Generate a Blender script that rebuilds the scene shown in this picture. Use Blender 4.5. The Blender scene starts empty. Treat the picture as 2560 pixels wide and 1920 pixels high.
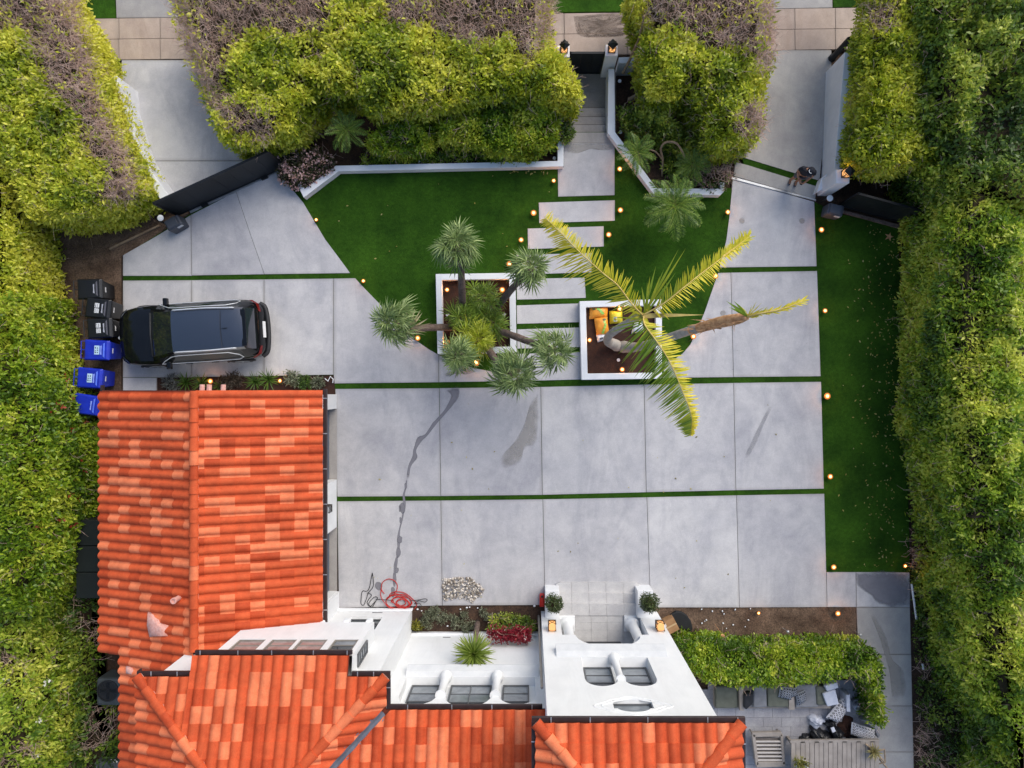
import bpy, bmesh, math, random
import numpy as np
from mathutils import Vector, Matrix

random.seed(7)
rng = np.random.default_rng(11)
SC = bpy.context.scene
COL = SC.collection
R = math.radians

# ------------------------------------------------------------------ camera, sky, sun, exposure
H, F, NX, NY = 23.4, 1775.0, 1320.0, 967.0
cam = bpy.data.cameras.new('camera')
cam.sensor_fit = 'HORIZONTAL'; cam.sensor_width = 36.0
cam.lens = F / 2560 * 36.0
cam.shift_x = (1280 - NX) / 2560
cam.shift_y = (NY - 960) / 2560
cam.clip_end = 400
cam_o = bpy.data.objects.new('camera', cam)
cam_o.location = (0, 0, H)
COL.objects.link(cam_o)
SC.camera = cam_o

SUN_EL, SUN_AZ = 42, 38          # azimuth clockwise from +Y (top of the picture)
world = bpy.data.worlds.new('World'); SC.world = world
world.use_nodes = True
wn = world.node_tree
sky = wn.nodes.new('ShaderNodeTexSky'); sky.sky_type = 'NISHITA'
sky.sun_disc = False
sky.sun_elevation = R(SUN_EL); sky.sun_rotation = R(SUN_AZ)
sky.dust_density = 1.8; sky.ozone_density = 1.0; sky.air_density = 1.0
bg = wn.nodes['Background']; bg.inputs['Strength'].default_value = 0.15
wn.links.new(sky.outputs[0], bg.inputs['Color'])

sun = bpy.data.lights.new('sun', 'SUN'); sun.energy = 1.9; sun.angle = R(45); sun.color = (1.0, 0.93, 0.82)
sun_o = bpy.data.objects.new('sun', sun); COL.objects.link(sun_o)
d = Vector((math.sin(R(SUN_AZ)) * math.cos(R(SUN_EL)), math.cos(R(SUN_AZ)) * math.cos(R(SUN_EL)), math.sin(R(SUN_EL))))
sun_o.rotation_euler = d.to_track_quat('Z', 'Y').to_euler()
sun_o.location = (10, 10, 30)

vs = SC.view_settings
vs.view_transform = 'Standard'; vs.look = 'None'; vs.gamma = 1.0
vs.use_curve_mapping = False
vs.exposure = 0.42
SC.display_settings.display_device = 'sRGB'

# ------------------------------------------------------------------ helpers
def G(px, py, z=0.0):
    s = (H - z) / F
    return Vector(((px - NX) * s, (NY - py) * s, z))

ORIG = {}
def link(o, parent=None):
    COL.objects.link(o)
    if parent is not None: o.parent = parent
    return o
def org(o): return ORIG.get(o.name, Vector((0, 0, 0))) if o else Vector((0, 0, 0))

def tag(o, label=None, cat=None, group=None, kind=None):
    if label: o['label'] = label
    if cat: o['category'] = cat
    if group: o['group'] = group
    if kind: o['kind'] = kind
    return o
def thing(name, label, cat, loc=(0, 0, 0), rz=0.0, group=None, local=False):
    o = bpy.data.objects.new(name, None); o.empty_display_size = 0.2
    o.location = loc; o.rotation_euler = (0, 0, rz)
    link(o)
    if not local: ORIG[o.name] = Vector(loc)
    return tag(o, label, cat, group)

class MB:
    def __init__(s): s.v = []; s.f = []; s.m = []
    def add(s, vs, fs, m=0):
        b = len(s.v); s.v += [tuple(v) for v in vs]
        for f in fs: s.f.append([b + i for i in f]); s.m.append(m)
        return s
    def box(s, c, d, rz=0.0, m=0, rot=None):
        hx, hy, hz = d[0] / 2, d[1] / 2, d[2] / 2
        P = [Vector((x, y, z)) for z in (-hz, hz) for x, y in ((-hx, -hy), (hx, -hy), (hx, hy), (-hx, hy))]
        M = rot if rot is not None else Matrix.Rotation(rz, 3, 'Z')
        c = Vector(c)
        return s.add([M @ p + c for p in P], [(3, 2, 1, 0), (4, 5, 6, 7), (0, 1, 5, 4), (1, 2, 6, 5), (2, 3, 7, 6), (3, 0, 4, 7)], m)
    def bb(s, x0, x1, y0, y1, z0, z1, m=0):
        return s.box(((x0 + x1) / 2, (y0 + y1) / 2, (z0 + z1) / 2), (abs(x1 - x0), abs(y1 - y0), abs(z1 - z0)), 0, m)
    def prism(s, poly, z0, z1=None, m=0, bottom=False):
        """poly: list of Vector (top z in each when z1 is None), z0 = depth below / bottom"""
        P = [Vector(p) for p in poly]
        a = sum(P[i].x * P[(i + 1) % len(P)].y - P[(i + 1) % len(P)].x * P[i].y for i in range(len(P)))
        if a < 0: P.reverse()
        n = len(P)
        top = [Vector((p.x, p.y, p.z if z1 is None else z1)) for p in P]
        bot = [Vector((p.x, p.y, (p.z - z0) if z1 is None else z0)) for p in P]
        fs = [tuple(range(n))] + [(i, n + i, n + (i + 1) % n, (i + 1) % n) for i in range(n)]
        if bottom: fs.append(tuple(range(2 * n - 1, n - 1, -1)))
        return s.add(top + bot, fs, m)
    def tube(s, pts, rad, n=8, m=0, cap=True):
        pts = [Vector(p) for p in pts]
        if not hasattr(rad, '__len__'): rad = [rad] * len(pts)
        b = len(s.v); up = None
        for i, p in enumerate(pts):
            t = (pts[min(i + 1, len(pts) - 1)] - pts[max(i - 1, 0)])
            if t.length < 1e-9: t = Vector((0, 0, 1))
            t.normalize()
            if up is None:
                up = t.cross(Vector((0, 0, 1)) if abs(t.z) < .9 else Vector((1, 0, 0))).normalized()
            up = (up - t * up.dot(t))
            if up.length < 1e-6: up = t.orthogonal()
            up.normalize(); w = t.cross(up)
            for k in range(n):
                a = 2 * math.pi * k / n
                s.v.append(tuple(p + (up * math.cos(a) + w * math.sin(a)) * rad[i]))
        for i in range(len(pts) - 1):
            for k in range(n):
                s.f.append([b + i * n + k, b + i * n + (k + 1) % n, b + (i + 1) * n + (k + 1) % n, b + (i + 1) * n + k]); s.m.append(m)
        if cap:
            s.f.append([b + k for k in range(n)][::-1]); s.m.append(m)
            e = b + (len(pts) - 1) * n
            s.f.append([e + k for k in range(n)]); s.m.append(m)
        return s
    def lathe(s, c, prof, n=16, m=0):
        """prof: (r, z) list, axis z"""
        c = Vector(c); b = len(s.v)
        for r, z in prof:
            for k in range(n):
                a = 2 * math.pi * k / n
                s.v.append((c.x + r * math.cos(a), c.y + r * math.sin(a), c.z + z))
        for i in range(len(prof) - 1):
            for k in range(n):
                s.f.append([b + i * n + k, b + i * n + (k + 1) % n, b + (i + 1) * n + (k + 1) % n, b + (i + 1) * n + k]); s.m.append(m)
        s.f.append([b + k for k in range(n)][::-1]); s.m.append(m)
        e = b + (len(prof) - 1) * n
        s.f.append([e + k for k in range(n)]); s.m.append(m)
        return s
    def grid(s, fn, nu, nv, m=0, closed=False):
        b = len(s.v)
        for i in range(nu + 1):
            for j in range(nv + 1): s.v.append(tuple(fn(i / nu, j / nv)))
        for i in range(nu):
            for j in range(nv):
                a = b + i * (nv + 1) + j
                s.f.append([a, a + nv + 1, a + nv + 2, a + 1]); s.m.append(m)
        return s
    def build(s, name, mat, parent=None, smooth=False, label=None, bevel=0.0, kind=None, angle=None):
        o_ = org(parent)
        me = bpy.data.meshes.new(name)
        me.from_pydata([(v[0] - o_.x, v[1] - o_.y, v[2] - o_.z) for v in s.v], [], s.f)
        mats = mat if isinstance(mat, (list, tuple)) else [mat]
        for mm in mats: me.materials.append(mm)
        if len(mats) > 1: me.polygons.foreach_set('material_index', s.m)
        if smooth: me.polygons.foreach_set('use_smooth', [True] * len(me.polygons))
        me.update()
        o = bpy.data.objects.new(name, me); link(o, parent)
        if parent is not None: ORIG[o.name] = o_
        if bevel > 0:
            bm = o.modifiers.new('bevel', 'BEVEL'); bm.width = bevel; bm.segments = 2; bm.limit_method = 'ANGLE'; bm.angle_limit = R(40)
        if angle is not None and smooth:
            try: me.set_sharp_from_angle(angle=R(angle))
            except Exception: pass
        if label: o['label'] = label
        if kind: o['kind'] = kind
        return o

def offset_poly(P, d):
    """inset (d>0) a polygon given as Vectors (xy), keeps z"""
    n = len(P)
    a = sum(P[i].x * P[(i + 1) % n].y - P[(i + 1) % n].x * P[i].y for i in range(n))
    if a < 0: P = P[::-1]
    out = []
    for i in range(n):
        p0, p1, p2 = P[i - 1], P[i], P[(i + 1) % n]
        e1 = Vector((p1.x - p0.x, p1.y - p0.y)); e2 = Vector((p2.x - p1.x, p2.y - p1.y))
        if e1.length < 1e-6 or e2.length < 1e-6: out.append(Vector(p1)); continue
        e1.normalize(); e2.normalize()
        n1 = Vector((-e1.y, e1.x)); n2 = Vector((-e2.y, e2.x))
        m = n1 + n2
        if m.length < .2: out.append(Vector(p1)); continue
        m.normalize(); k = d / max(.35, m.dot(n1))
        out.append(Vector((p1.x + m.x * k, p1.y + m.y * k, p1.z)))
    return out

def spline(pts, n=8):
    """Catmull-Rom through Vectors"""
    P = [Vector(p) for p in pts]; P = [P[0] * 2 - P[1]] + P + [P[-1] * 2 - P[-2]]
    out = []
    for i in range(1, len(P) - 2):
        for k in range(n):
            t = k / n; p0, p1, p2, p3 = P[i - 1:i + 3]
            out.append(.5 * ((2 * p1) + (p2 - p0) * t + (2 * p0 - 5 * p1 + 4 * p2 - p3) * t * t + (3 * p1 - p0 - 3 * p2 + p3) * t ** 3))
    out.append(P[-2]); return out

def np_mesh(name, V, Fq, mat, parent=None, tint=None, kind=None, smooth=False):
    """fast mesh: V (n,3), Fq (m,k) equal sided polygons, tint per vertex"""
    o_ = org(parent)
    V = np.asarray(V, dtype=np.float32) - np.array((o_.x, o_.y, o_.z), dtype=np.float32)
    Fq = np.asarray(Fq, dtype=np.int32); m, k = Fq.shape
    me = bpy.data.meshes.new(name)
    me.vertices.add(len(V)); me.vertices.foreach_set('co', V.ravel())
    me.loops.add(m * k); me.loops.foreach_set('vertex_index', Fq.ravel())
    me.polygons.add(m)
    me.polygons.foreach_set('loop_start', np.arange(0, m * k, k, dtype=np.int32))
    if smooth: me.polygons.foreach_set('use_smooth', np.ones(m, dtype=bool))
    me.update(calc_edges=True)
    if tint is not None:
        at = me.attributes.new('tint', 'FLOAT', 'POINT'); at.data.foreach_set('value', np.asarray(tint, dtype=np.float32))
    me.materials.append(mat)
    o = bpy.data.objects.new(name, me); link(o, parent)
    if parent is not None: ORIG[o.name] = o_
    if kind: o['kind'] = kind
    return o

# ------------------------------------------------------------------ materials
def lin(h):
    h = h.lstrip('#'); c = [int(h[i:i + 2], 16) / 255 for i in (0, 2, 4)]
    return tuple((x / 12.92 if x <= .04045 else ((x + .055) / 1.055) ** 2.4) for x in c) + (1,)
def col(c): return lin(c) if isinstance(c, str) else (tuple(c) + (1,) if len(c) == 3 else tuple(c))

class NT:
    def __init__(s, name):
        s.mat = bpy.data.materials.new(name); s.mat.use_nodes = True
        s.t = s.mat.node_tree; s.b = s.t.nodes['Principled BSDF']; s.out = s.t.nodes['Material Output']
    def n(s, typ, **kw):
        x = s.t.nodes.new(typ)
        for k, v in kw.items():
            if k in x.inputs: x.inputs[k].default_value = v
            else: setattr(x, k, v)
        return x
    def l(s, a, b): s.t.links.new(a, b)
    def pos(s, scale=None):
        g = s.n('ShaderNodeNewGeometry').outputs['Position']
        if scale is None: return g
        m = s.n('ShaderNodeMapping'); m.inputs['Scale'].default_value = scale
        s.l(g, m.inputs['Vector']); return m.outputs[0]
    def noise(s, scale, detail=5, rough=.55, vec=None, dist=0):
        x = s.n('ShaderNodeTexNoise'); x.inputs['Scale'].default_value = scale; x.inputs['Detail'].default_value = detail
        x.inputs['Roughness'].default_value = rough; x.inputs['Distortion'].default_value = dist
        s.l(vec if vec is not None else s.pos(), x.inputs['Vector']); return x.outputs['Fac']
    def ramp(s, fac, stops):
        x = s.n('ShaderNodeValToRGB'); e = x.color_ramp.elements
        while len(e) < len(stops): e.new(.5)
        for i, (p, c) in enumerate(stops): e[i].position = p; e[i].color = col(c)
        s.l(fac, x.inputs['Fac']); return x.outputs['Color']
    def mix(s, fac, a, b, mode='MIX'):
        x = s.n('ShaderNodeMix', data_type='RGBA', blend_type=mode)
        for v, i in ((fac, 0), (a, 6), (b, 7)):
            if hasattr(v, 'is_output'): s.l(v, x.inputs[i])
            else: x.inputs[i].default_value = v if i == 0 else col(v)
        return x.outputs[2]
    def bump(s, h, strength=.3, dist=.02):
        x = s.n('ShaderNodeBump'); x.inputs['Strength'].default_value = strength; x.inputs['Distance'].default_value = dist
        s.l(h, x.inputs['Height']); s.l(x.outputs[0], s.b.inputs['Normal'])

def pmat(name, c1, c2=None, scale=4, rough=.7, bump=0, bscale=60, metal=0, spec=.5, fine=.0, coat=0, objvar=0.0, grime=0.0, gs=(1, 1, 1)):
    t = NT(name); c2 = c2 or c1
    f = t.noise(scale, 6, .6)
    c = t.ramp(f, [(.3, c1), (.7, c2)])
    if fine > 0:
        f2 = t.noise(bscale, 3, .6)
        c = t.mix(fine, c, t.ramp(f2, [(.3, (.0, .0, .0)), (.7, (1, 1, 1))]), 'OVERLAY')
    if grime > 0:
        g1 = t.noise(1.1, 8, .72, t.pos(gs), .5); c = t.mix(1.0, c, t.ramp(g1, [(.36, (1 - grime,) * 3), (.58, (1, 1, 1))]), 'MULTIPLY')
    if objvar > 0:
        oi = t.n('ShaderNodeObjectInfo')
        c = t.mix(1.0, c, t.ramp(oi.outputs['Random'], [(0, (1 - objvar,) * 3), (1, (1, 1, 1))]), 'MULTIPLY')
    t.l(c, t.b.inputs['Base Color'])
    t.b.inputs['Roughness'].default_value = rough; t.b.inputs['Metallic'].default_value = metal
    t.b.inputs['Specular IOR Level'].default_value = spec
    if coat: t.b.inputs['Coat Weight'].default_value = coat; t.b.inputs['Coat Roughness'].default_value = .03
    if bump > 0: t.bump(t.noise(bscale, 4, .6), bump, .02)
    return t.mat

def emat(name, c, strength):
    t = NT(name); t.b.inputs['Base Color'].default_value = (.01, .01, .01, 1)
    t.b.inputs['Emission Color'].default_value = col(c); t.b.inputs['Emission Strength'].default_value = strength
    return t.mat

def concrete(name, a, b, dark, amt=1.0, rough=.75, tone=.12):
    t = NT(name)
    f1 = t.noise(.55, 7, .62, dist=.6); f2 = t.noise(2.3, 6, .65); f3 = t.noise(38, 4, .7); f4 = t.noise(.9, 5, .7, t.pos((1, .35, 1)), 1.2)
    c = t.ramp(f1, [(.3, a), (.62, b)])
    c = t.mix(t.ramp(f4, [(.47, (0, 0, 0)), (.72, (.58 * amt,) * 3)]), c, dark)
    c = t.mix(.28, c, t.ramp(f2, [(.32, (.36, .36, .37)), (.62, (.62, .61, .6))]), 'OVERLAY')
    c = t.mix(.3, c, t.ramp(f3, [(.3, (.3, .3, .3)), (.7, (.7, .7, .7))]), 'OVERLAY')
    vo = t.n('ShaderNodeTexVoronoi'); vo.inputs['Scale'].default_value = 1.7; t.l(t.pos(), vo.inputs['Vector'])
    c = t.mix(t.ramp(vo.outputs['Distance'], [(.0, (.55,) * 3), (.035, (0, 0, 0))]), c, (.12, .115, .11))
    oi = t.n('ShaderNodeObjectInfo')
    c = t.mix(1.0, c, t.ramp(oi.outputs['Random'], [(0, (1 - tone, 1 - tone, 1 - tone * .85)), (1, (1, 1, 1))]), 'MULTIPLY')
    # dirt gathered along the slab joints (distance to the slab's own edges)
    tc = t.n('ShaderNodeTexCoord'); sx = t.n('ShaderNodeSeparateXYZ'); t.l(tc.outputs['Generated'], sx.inputs[0])
    def ed(o):
        m = t.n('ShaderNodeMath', operation='SUBTRACT'); t.l(o, m.inputs[0]); m.inputs[1].default_value = .5
        a = t.n('ShaderNodeMath', operation='ABSOLUTE'); t.l(m.outputs[0], a.inputs[0]); return a.outputs[0]
    mx = t.n('ShaderNodeMath', operation='MAXIMUM'); t.l(ed(sx.outputs[0]), mx.inputs[0]); t.l(ed(sx.outputs[1]), mx.inputs[1])
    ad = t.n('ShaderNodeMath', operation='MULTIPLY_ADD'); t.l(f2, ad.inputs[0]); ad.inputs[1].default_value = .05; t.l(mx.outputs[0], ad.inputs[2])
    c = t.mix(t.ramp(ad.outputs[0], [(.495, (0, 0, 0)), (.53, (.38, .38, .38))]), c, (.20, .18, .16))
    t.l(c, t.b.inputs['Base Color']); t.b.inputs['Roughness'].default_value = rough
    t.b.inputs['Specular IOR Level'].default_value = .3
    t.bump(f3, .12, .01)
    return t.mat

def leafmat(name, stops, transl=.35, rough=.42):
    """stops over the vertex attribute 'tint'"""
    t = NT(name)
    at = t.n('ShaderNodeAttribute', attribute_name='tint')
    c = t.ramp(at.outputs['Fac'], stops)
    t.l(c, t.b.inputs['Base Color']); t.b.inputs['Roughness'].default_value = rough
    t.b.inputs['Specular IOR Level'].default_value = .5
    tr = t.n('ShaderNodeBsdfTranslucent'); t.l(c, tr.inputs['Color'])
    mx = t.n('ShaderNodeMixShader'); mx.inputs[0].default_value = transl
    t.l(t.b.outputs[0], mx.inputs[1]); t.l(tr.outputs[0], mx.inputs[2]); t.l(mx.outputs[0], t.out.inputs['Surface'])
    return t.mat

M = {}
M['concrete'] = concrete('driveway_concrete', '#adadb1', '#c3c2c2', '#96979f', .9, tone=.15)
M['paver'] = concrete('paver_concrete', '#b4b4b8', '#c2c1c2', '#a6a6b2', .5, tone=.05)
M['street_concrete'] = concrete('sidewalk_concrete', '#a8968a', '#bbaa9c', '#907c6c', .8)
M['old_concrete'] = concrete('apron_concrete', '#9b9896', '#aeaba6', '#8b8a8c', .8)
M['step_concrete'] = concrete('step_concrete', '#96928f', '#a8a4a0', '#85817f', .9)
M['wet'] = concrete('damp_concrete', '#75747a', '#7f7e84', '#6a6a74', .6)
M['damp'] = concrete('half_dry_concrete', '#95938f', '#a09d99', '#8a8886', .6)
M['stone'] = pmat('landing_stone', '#b6b5b6', '#c8c7c6', 3, .55, .05, 40, fine=.1, objvar=.05)
M['patio'] = pmat('patio_tile', '#8f8f97', '#a6a6ab', 2.5, .6, .08, 40, fine=.15, objvar=.12)
M['white'] = pmat('white_stucco', (.715, .735, .75), (.77, .785, .795), 1.6, .8, .12, 70, fine=.06, grime=.07, gs=(2.2, 2.2, .45))
M['ledge'] = pmat('grey_ledge_stucco', (.54, .56, .585), (.64, .655, .67), 3, .85, .12, 70, fine=.08)  # ledge stucco toned greyer than the walls
M['white_low'] = pmat('white_wall_paint', (.70, .72, .755), (.80, .815, .84), 2.6, .7, .1, 70, fine=.08)
M['soil'] = pmat('dark_soil', '#2e211a', '#513c2e', 3.5, .95, .9, 28, fine=.5)
M['dirt'] = pmat('dry_dirt', '#3f2e22', '#75604f', 1.6, .95, .9, 24, fine=.5)
M['mulch'] = pmat('mulch', '#2b1913', '#42271b', 7, .95, .9, 50, fine=.6)
M['turf_base'] = None
def turf():
    t = NT('artificial_turf')
    f1 = t.noise(.8, 5, .6); f2 = t.noise(70, 3, .7, t.pos((1, .25, 1))); f3 = t.noise(9, 4, .6)
    c = t.ramp(f1, [(.3, '#1f3d0e'), (.72, '#3a5f18')])
    c = t.mix(.45, c, t.ramp(f2, [(.3, (.12,) * 3), (.75, (.9,) * 3)]), 'OVERLAY')
    c = t.mix(.5, c, t.ramp(f3, [(.3, (.28,) * 3), (.7, (.72,) * 3)]), 'OVERLAY')
    t.l(c, t.b.inputs['Base Color']); t.b.inputs['Roughness'].default_value = .9; t.b.inputs['Specular IOR Level'].default_value = .1
    t.bump(f2, 1.0, .03)
    return t.mat
M['turf'] = turf()
M['black_metal'] = pmat('black_metal', '#15171a', '#1d2023', 2, .45, 0, metal=.2, spec=.4)
M['black_gate'] = pmat('black_gate_sheet', '#14171a', '#20262a', 1.0, .5, .05, 40, spec=.35)
M['dark_grey'] = pmat('dark_grey_plastic', '#3d4149', '#4b505a', 2, .5)
M['gutter'] = pmat('dark_brown_gutter', '#2b1f1e', '#3a2b29', 3, .45, metal=.0)
M['tile_dark'] = pmat('terracotta_dark', (.44, .058, .016), (.52, .080, .025), 6, .7, .15, 80, fine=.22, spec=.2, grime=.22)
M['tile_mid'] = pmat('terracotta_mid', (.55, .084, .026), (.63, .112, .036), 6, .7, .15, 80, fine=.22, spec=.2, grime=.22)
M['tile_light'] = pmat('terracotta_light', (.72, .175, .072), (.80, .230, .100), 6, .7, .15, 80, fine=.22, spec=.2, grime=.22)
M['underlay'] = pmat('roof_underlay', '#5a2416', '#6d2f1e', 4, .9)
M['mortar'] = pmat('pink_mortar', '#c98a7c', '#dcb0a4', 14, .9, .6, 30)
M['zinc'] = pmat('valley_metal', '#6d7078', '#8b8e96', 3, .4, metal=.5)
M['glass'] = pmat('window_glass', '#24292e', '#3a4249', 1.8, .05, spec=.8)
M['blind'] = pmat('blind_pane', '#646b72', '#8a9198', 2.5, .1, spec=.7)
M['curtain'] = pmat('curtain_pane', '#8a7a78', '#a59a98', 4, .15, spec=.6)
M['frame'] = pmat('window_frame_grey', '#7b7670', '#8d8881', 2, .5)
M['frame_dark'] = pmat('window_frame_dark', '#4b4d50', '#5b5e62', 2, .5)
M['door'] = pmat('door_black', '#191c22', '#242831', 2, .35)
M['garage_door'] = pmat('garage_door_blue_grey', '#4d5564', '#5d6677', 2, .5)
M['steel'] = pmat('galvanised_steel', '#a9abae', '#c9cbcd', 4, .35, metal=.6)
M['bark_grey'] = pmat('palm_trunk_grey', '#8d8880', '#aea8a0', 5, .85, .5, 30)
M['bark_brown'] = pmat('palm_trunk_brown', '#54463f', '#7c6a60', 6, .95, 1.0, 40, fine=.4)
M['branch'] = pmat('bare_branch', '#7a6753', '#9c876e', 6, .9, .4, 40)
M['twig'] = pmat('dry_twig', '#ad8c7e', '#dec4b4', 3, .9)
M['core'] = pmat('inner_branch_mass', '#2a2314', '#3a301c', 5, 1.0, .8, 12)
M['fibre'] = pmat('dead_palm_sheath', '#a06c46', '#dcae80', 9, .9, .6, 60)
M['lamp_metal'] = pmat('lamp_bronze', '#2b2119', '#3a2d22', 2, .4, metal=.4)
M['glow'] = emat('lit_lens', (1, .45, .12), 6)
M['bloom'] = emat('amber_bloom_ring', (1, .26, .03), .55)  # glow colour standing in for lens bloom round the ground lights
M['glow_lantern'] = emat('lit_lantern_glass', (1, .47, .16), 1.0)
M['lantern_glass'] = pmat('lantern_glass', '#9aa0a4', '#b8bcc0', 2, .1)

def softmat(name, a, b, amt=.85):
    t = NT(name); at = t.n('ShaderNodeAttribute', attribute_name='tint')
    f = t.noise(2.6, 6, .7); c = t.ramp(t.noise(3.5, 6, .65), [(.3, a), (.7, b)])
    t.l(c, t.b.inputs['Base Color']); t.b.inputs['Roughness'].default_value = .6
    m1 = t.n('ShaderNodeMath', operation='ADD'); t.l(at.outputs['Fac'], m1.inputs[0]); t.l(f, m1.inputs[1])
    r = t.n('ShaderNodeMapRange'); r.inputs['From Min'].default_value = .62; r.inputs['From Max'].default_value = 1.30; r.inputs['To Max'].default_value = amt
    t.l(m1.outputs[0], r.inputs['Value'])
    tr = t.n('ShaderNodeBsdfTransparent'); mx = t.n('ShaderNodeMixShader')
    t.l(r.outputs[0], mx.inputs[0]); t.l(tr.outputs[0], mx.inputs[1]); t.l(t.b.outputs[0], mx.inputs[2]); t.l(mx.outputs[0], t.out.inputs['Surface'])
    return t.mat
M['wet'] = softmat('damp_concrete', '#74737a', '#828188', .85)
M['damp'] = softmat('half_dry_concrete', '#95918c', '#a5a19b', .5)
M['faint'] = softmat('faint_mark', '#8f8f95', '#9c9ca0', .45)
M['mottle'] = softmat('blue_grey_mottle', '#85879a', '#9496a6', .55)
# ------------------------------------------------------------------ ground
def GP(pts, z=0.0): return [G(p[0], p[1], p[2] if len(p) > 2 else z) for p in pts]
ZS = -0.6                                   # street level
def ground_z(x, y):
    t = min(1, max(0, (y - 7.4) / 1.7)); return -.08 + (ZS - .06) * t
mb = MB()
xs = np.arange(-30, 30.1, 1.0)
ysg = np.concatenate([np.arange(-26, 6.9, 1.5), np.arange(7.0, 9.6, .3), np.arange(10, 30.1, 2.0)])
for i, y in enumerate(ysg):
    for x in xs: mb.v.append((x, y, ground_z(x, y)))
n = len(xs)
for i in range(len(ysg) - 1):
    for j in range(n - 1):
        mb.f.append([i * n + j, i * n + j + 1, (i + 1) * n + j + 1, (i + 1) * n + j]); mb.m.append(0)
tag(mb.build('ground', M['soil']), kind='structure')

def sheet(name, pts, mat, z, kind='structure', depth=.03):
    o = MB().prism(GP(pts, z), depth).build(name, mat)
    return tag(o, kind=kind)

YARD = [(308, 640), (475, 535), (690, 428), (700, 412), (1394, 418), (1394, 330), (1537, 330), (1640, 470), (1830, 470), (1830, 447), (2037, 505),
        (2094, 534), (2244, 565), (2262, 960), (2273, 1320), (2274, 1431), (2060, 1431), (2060, 1400), (845, 1400), (838, 975), (835, 938), (392, 944), (308, 985)]
tag(MB().prism(GP(YARD, 0.0), .05).build('lawn', M['turf']), kind='structure')
# dirt areas
sheet('dirt_strip', [(100, 560), (330, 560), (470, 530), (470, 560), (303, 640), (303, 1010), (100, 1010)], M['dirt'], -.03)
sheet('dirt_strip', [(1030, 1512), (1362, 1512), (1362, 1600), (1030, 1600)], M['soil'], -.02)
sheet('dirt_strip', [(1600, 1512), (2141, 1512), (2141, 1640), (1600, 1640)], M['dirt'], -.02)
sheet('mulch_bed', [(385, 938), (838, 932), (838, 1010), (385, 1010)], M['mulch'], -.015)

# ------------------------------------------------------------------ slabs
def struct_empty(name):
    o = bpy.data.objects.new(name, None); link(o); o['kind'] = 'structure'; return o
def slab(parent, pts, mat=None, z=.02, depth=.1, gap=.007, name='slab'):
    P = offset_poly(GP(pts, z), gap)
    return MB().prism(P, depth).build(name, mat or M['concrete'], parent)

dl = struct_empty('left_driveway')
lawn_edge = [(690, 427), (718, 457), (758, 506), (813, 598), (845, 641), (876, 683)]
slab(dl, [(307, 638), (391, 590), (477, 537), (479, 690), (307, 690)])
slab(dl, [(477, 537), (590, 479), (626, 586), (661, 686), (479, 689)])
slab(dl, [(590, 479)] + lawn_edge + [(661, 686), (626, 586)])
edge2 = [(888, 695), (908, 717), (945, 755), (984, 800), (1035, 847), (1071, 872), (1097, 887)]
edge3 = [(1097, 887), (1147, 909), (1190, 921), (1240, 930), (1291, 934)]
slab(dl, [(307, 701), (479, 700), (479, 944), (307, 944)])
slab(dl, [(307, 944), (392, 944), (392, 985), (307, 985)])
slab(dl, [(479, 700), (660, 698), (660, 940.5), (479, 943)])
slab(dl, [(660, 698), (834, 696), (834, 937), (660, 940.5)])
slab(dl, [(834, 696)] + edge2 + [(1097, 956), (836, 959), (834, 937)])
slab(dl, edge3 + [(1292, 953), (1097, 956)])

fc = struct_empty('front_court')
for P in ([(838, 972), (1098, 970), (1102, 1240.5), (843, 1242)], [(1098, 970), (1352, 967), (1356, 1237.5), (1102, 1240.5)],
          [(1352, 967), (1610, 961), (1616, 1231), (1356, 1237.5)], [(1610, 961), (1834, 957), (1840, 1226), (1616, 1231)],
          [(1834, 957), (2053, 954), (2060, 1222), (1840, 1226)],
          [(843, 1253), (1102, 1251), (1106, 1514), (847, 1520)], [(1102, 1251), (1357, 1248), (1363, 1513), (1106, 1514)],
          [(1357, 1248), (1617, 1243), (1627, 1518), (1363, 1518)], [(1617, 1243), (1841, 1238), (1849, 1519), (1627, 1519)],
          [(1841, 1238), (2061, 1234), (2066, 1430), (2068, 1518), (1849, 1519)],
          [(2066, 1430), (2140, 1430), (2141, 1518), (2068, 1518)], [(2140, 1430), (2274, 1431), (2275, 1518), (2141, 1518)]):
    slab(fc, P)
sp = struct_empty('side_path')
for P in ([(2141, 1518), (2275, 1518), (2278, 1636), (2146, 1636)], [(2146, 1636), (2278, 1636), (2281, 1765), (2150, 1765)],
          [(2150, 1765), (2281, 1765), (2284, 1880), (2150, 1880)], [(2150, 1880), (2284, 1880), (2286, 2010), (2150, 2010)]):
    slab(sp, P, M['old_concrete'])
dr = struct_empty('right_driveway')
slab(dr, [(1832, 446), (2036, 504), (2042, 666), (1798, 669), (1807, 637), (1816, 598), (1823, 543), (1827, 500)])
slab(dr, [(1795, 682), (1827, 681), (1834, 943), (1657, 945), (1662, 905), (1690, 895), (1707, 883), (1725, 862), (1743, 825), (1762, 778), (1783, 717)])
slab(dr, [(1827, 681), (2043, 677), (2052, 941), (1834, 943)])
slab(dr, [(1838, 404), (1868, 412), (2044, 466), (2038, 498), (1834, 440)], M['old_concrete'])
slab(dr, [(1850, 125, ZS), (1918, 125, ZS), (2079, 125, ZS), (2079, 166, -.5), (2049, 452), (1868, 397), (1835, 388)], M['old_concrete'], depth=.25)
zl = lambda y: ZS * (405 - y) / 255
slab(dl, [(x, y, zl(y)) for x, y in ((304, 150), (720, 150), (720, 402), (376, 402), (352, 362), (334, 305), (312, 250), (303, 195))], M['concrete'], depth=.25)
slab(dl, [(376, 402), (720, 402), (690, 428), (476, 526), (440, 500), (410, 470)], M['concrete'], z=.012, depth=.25)
sheet('lawn', [(1856, 394), (2052, 450), (2046, 470), (1860, 414)], M['turf'], .0, depth=.1)

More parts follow.
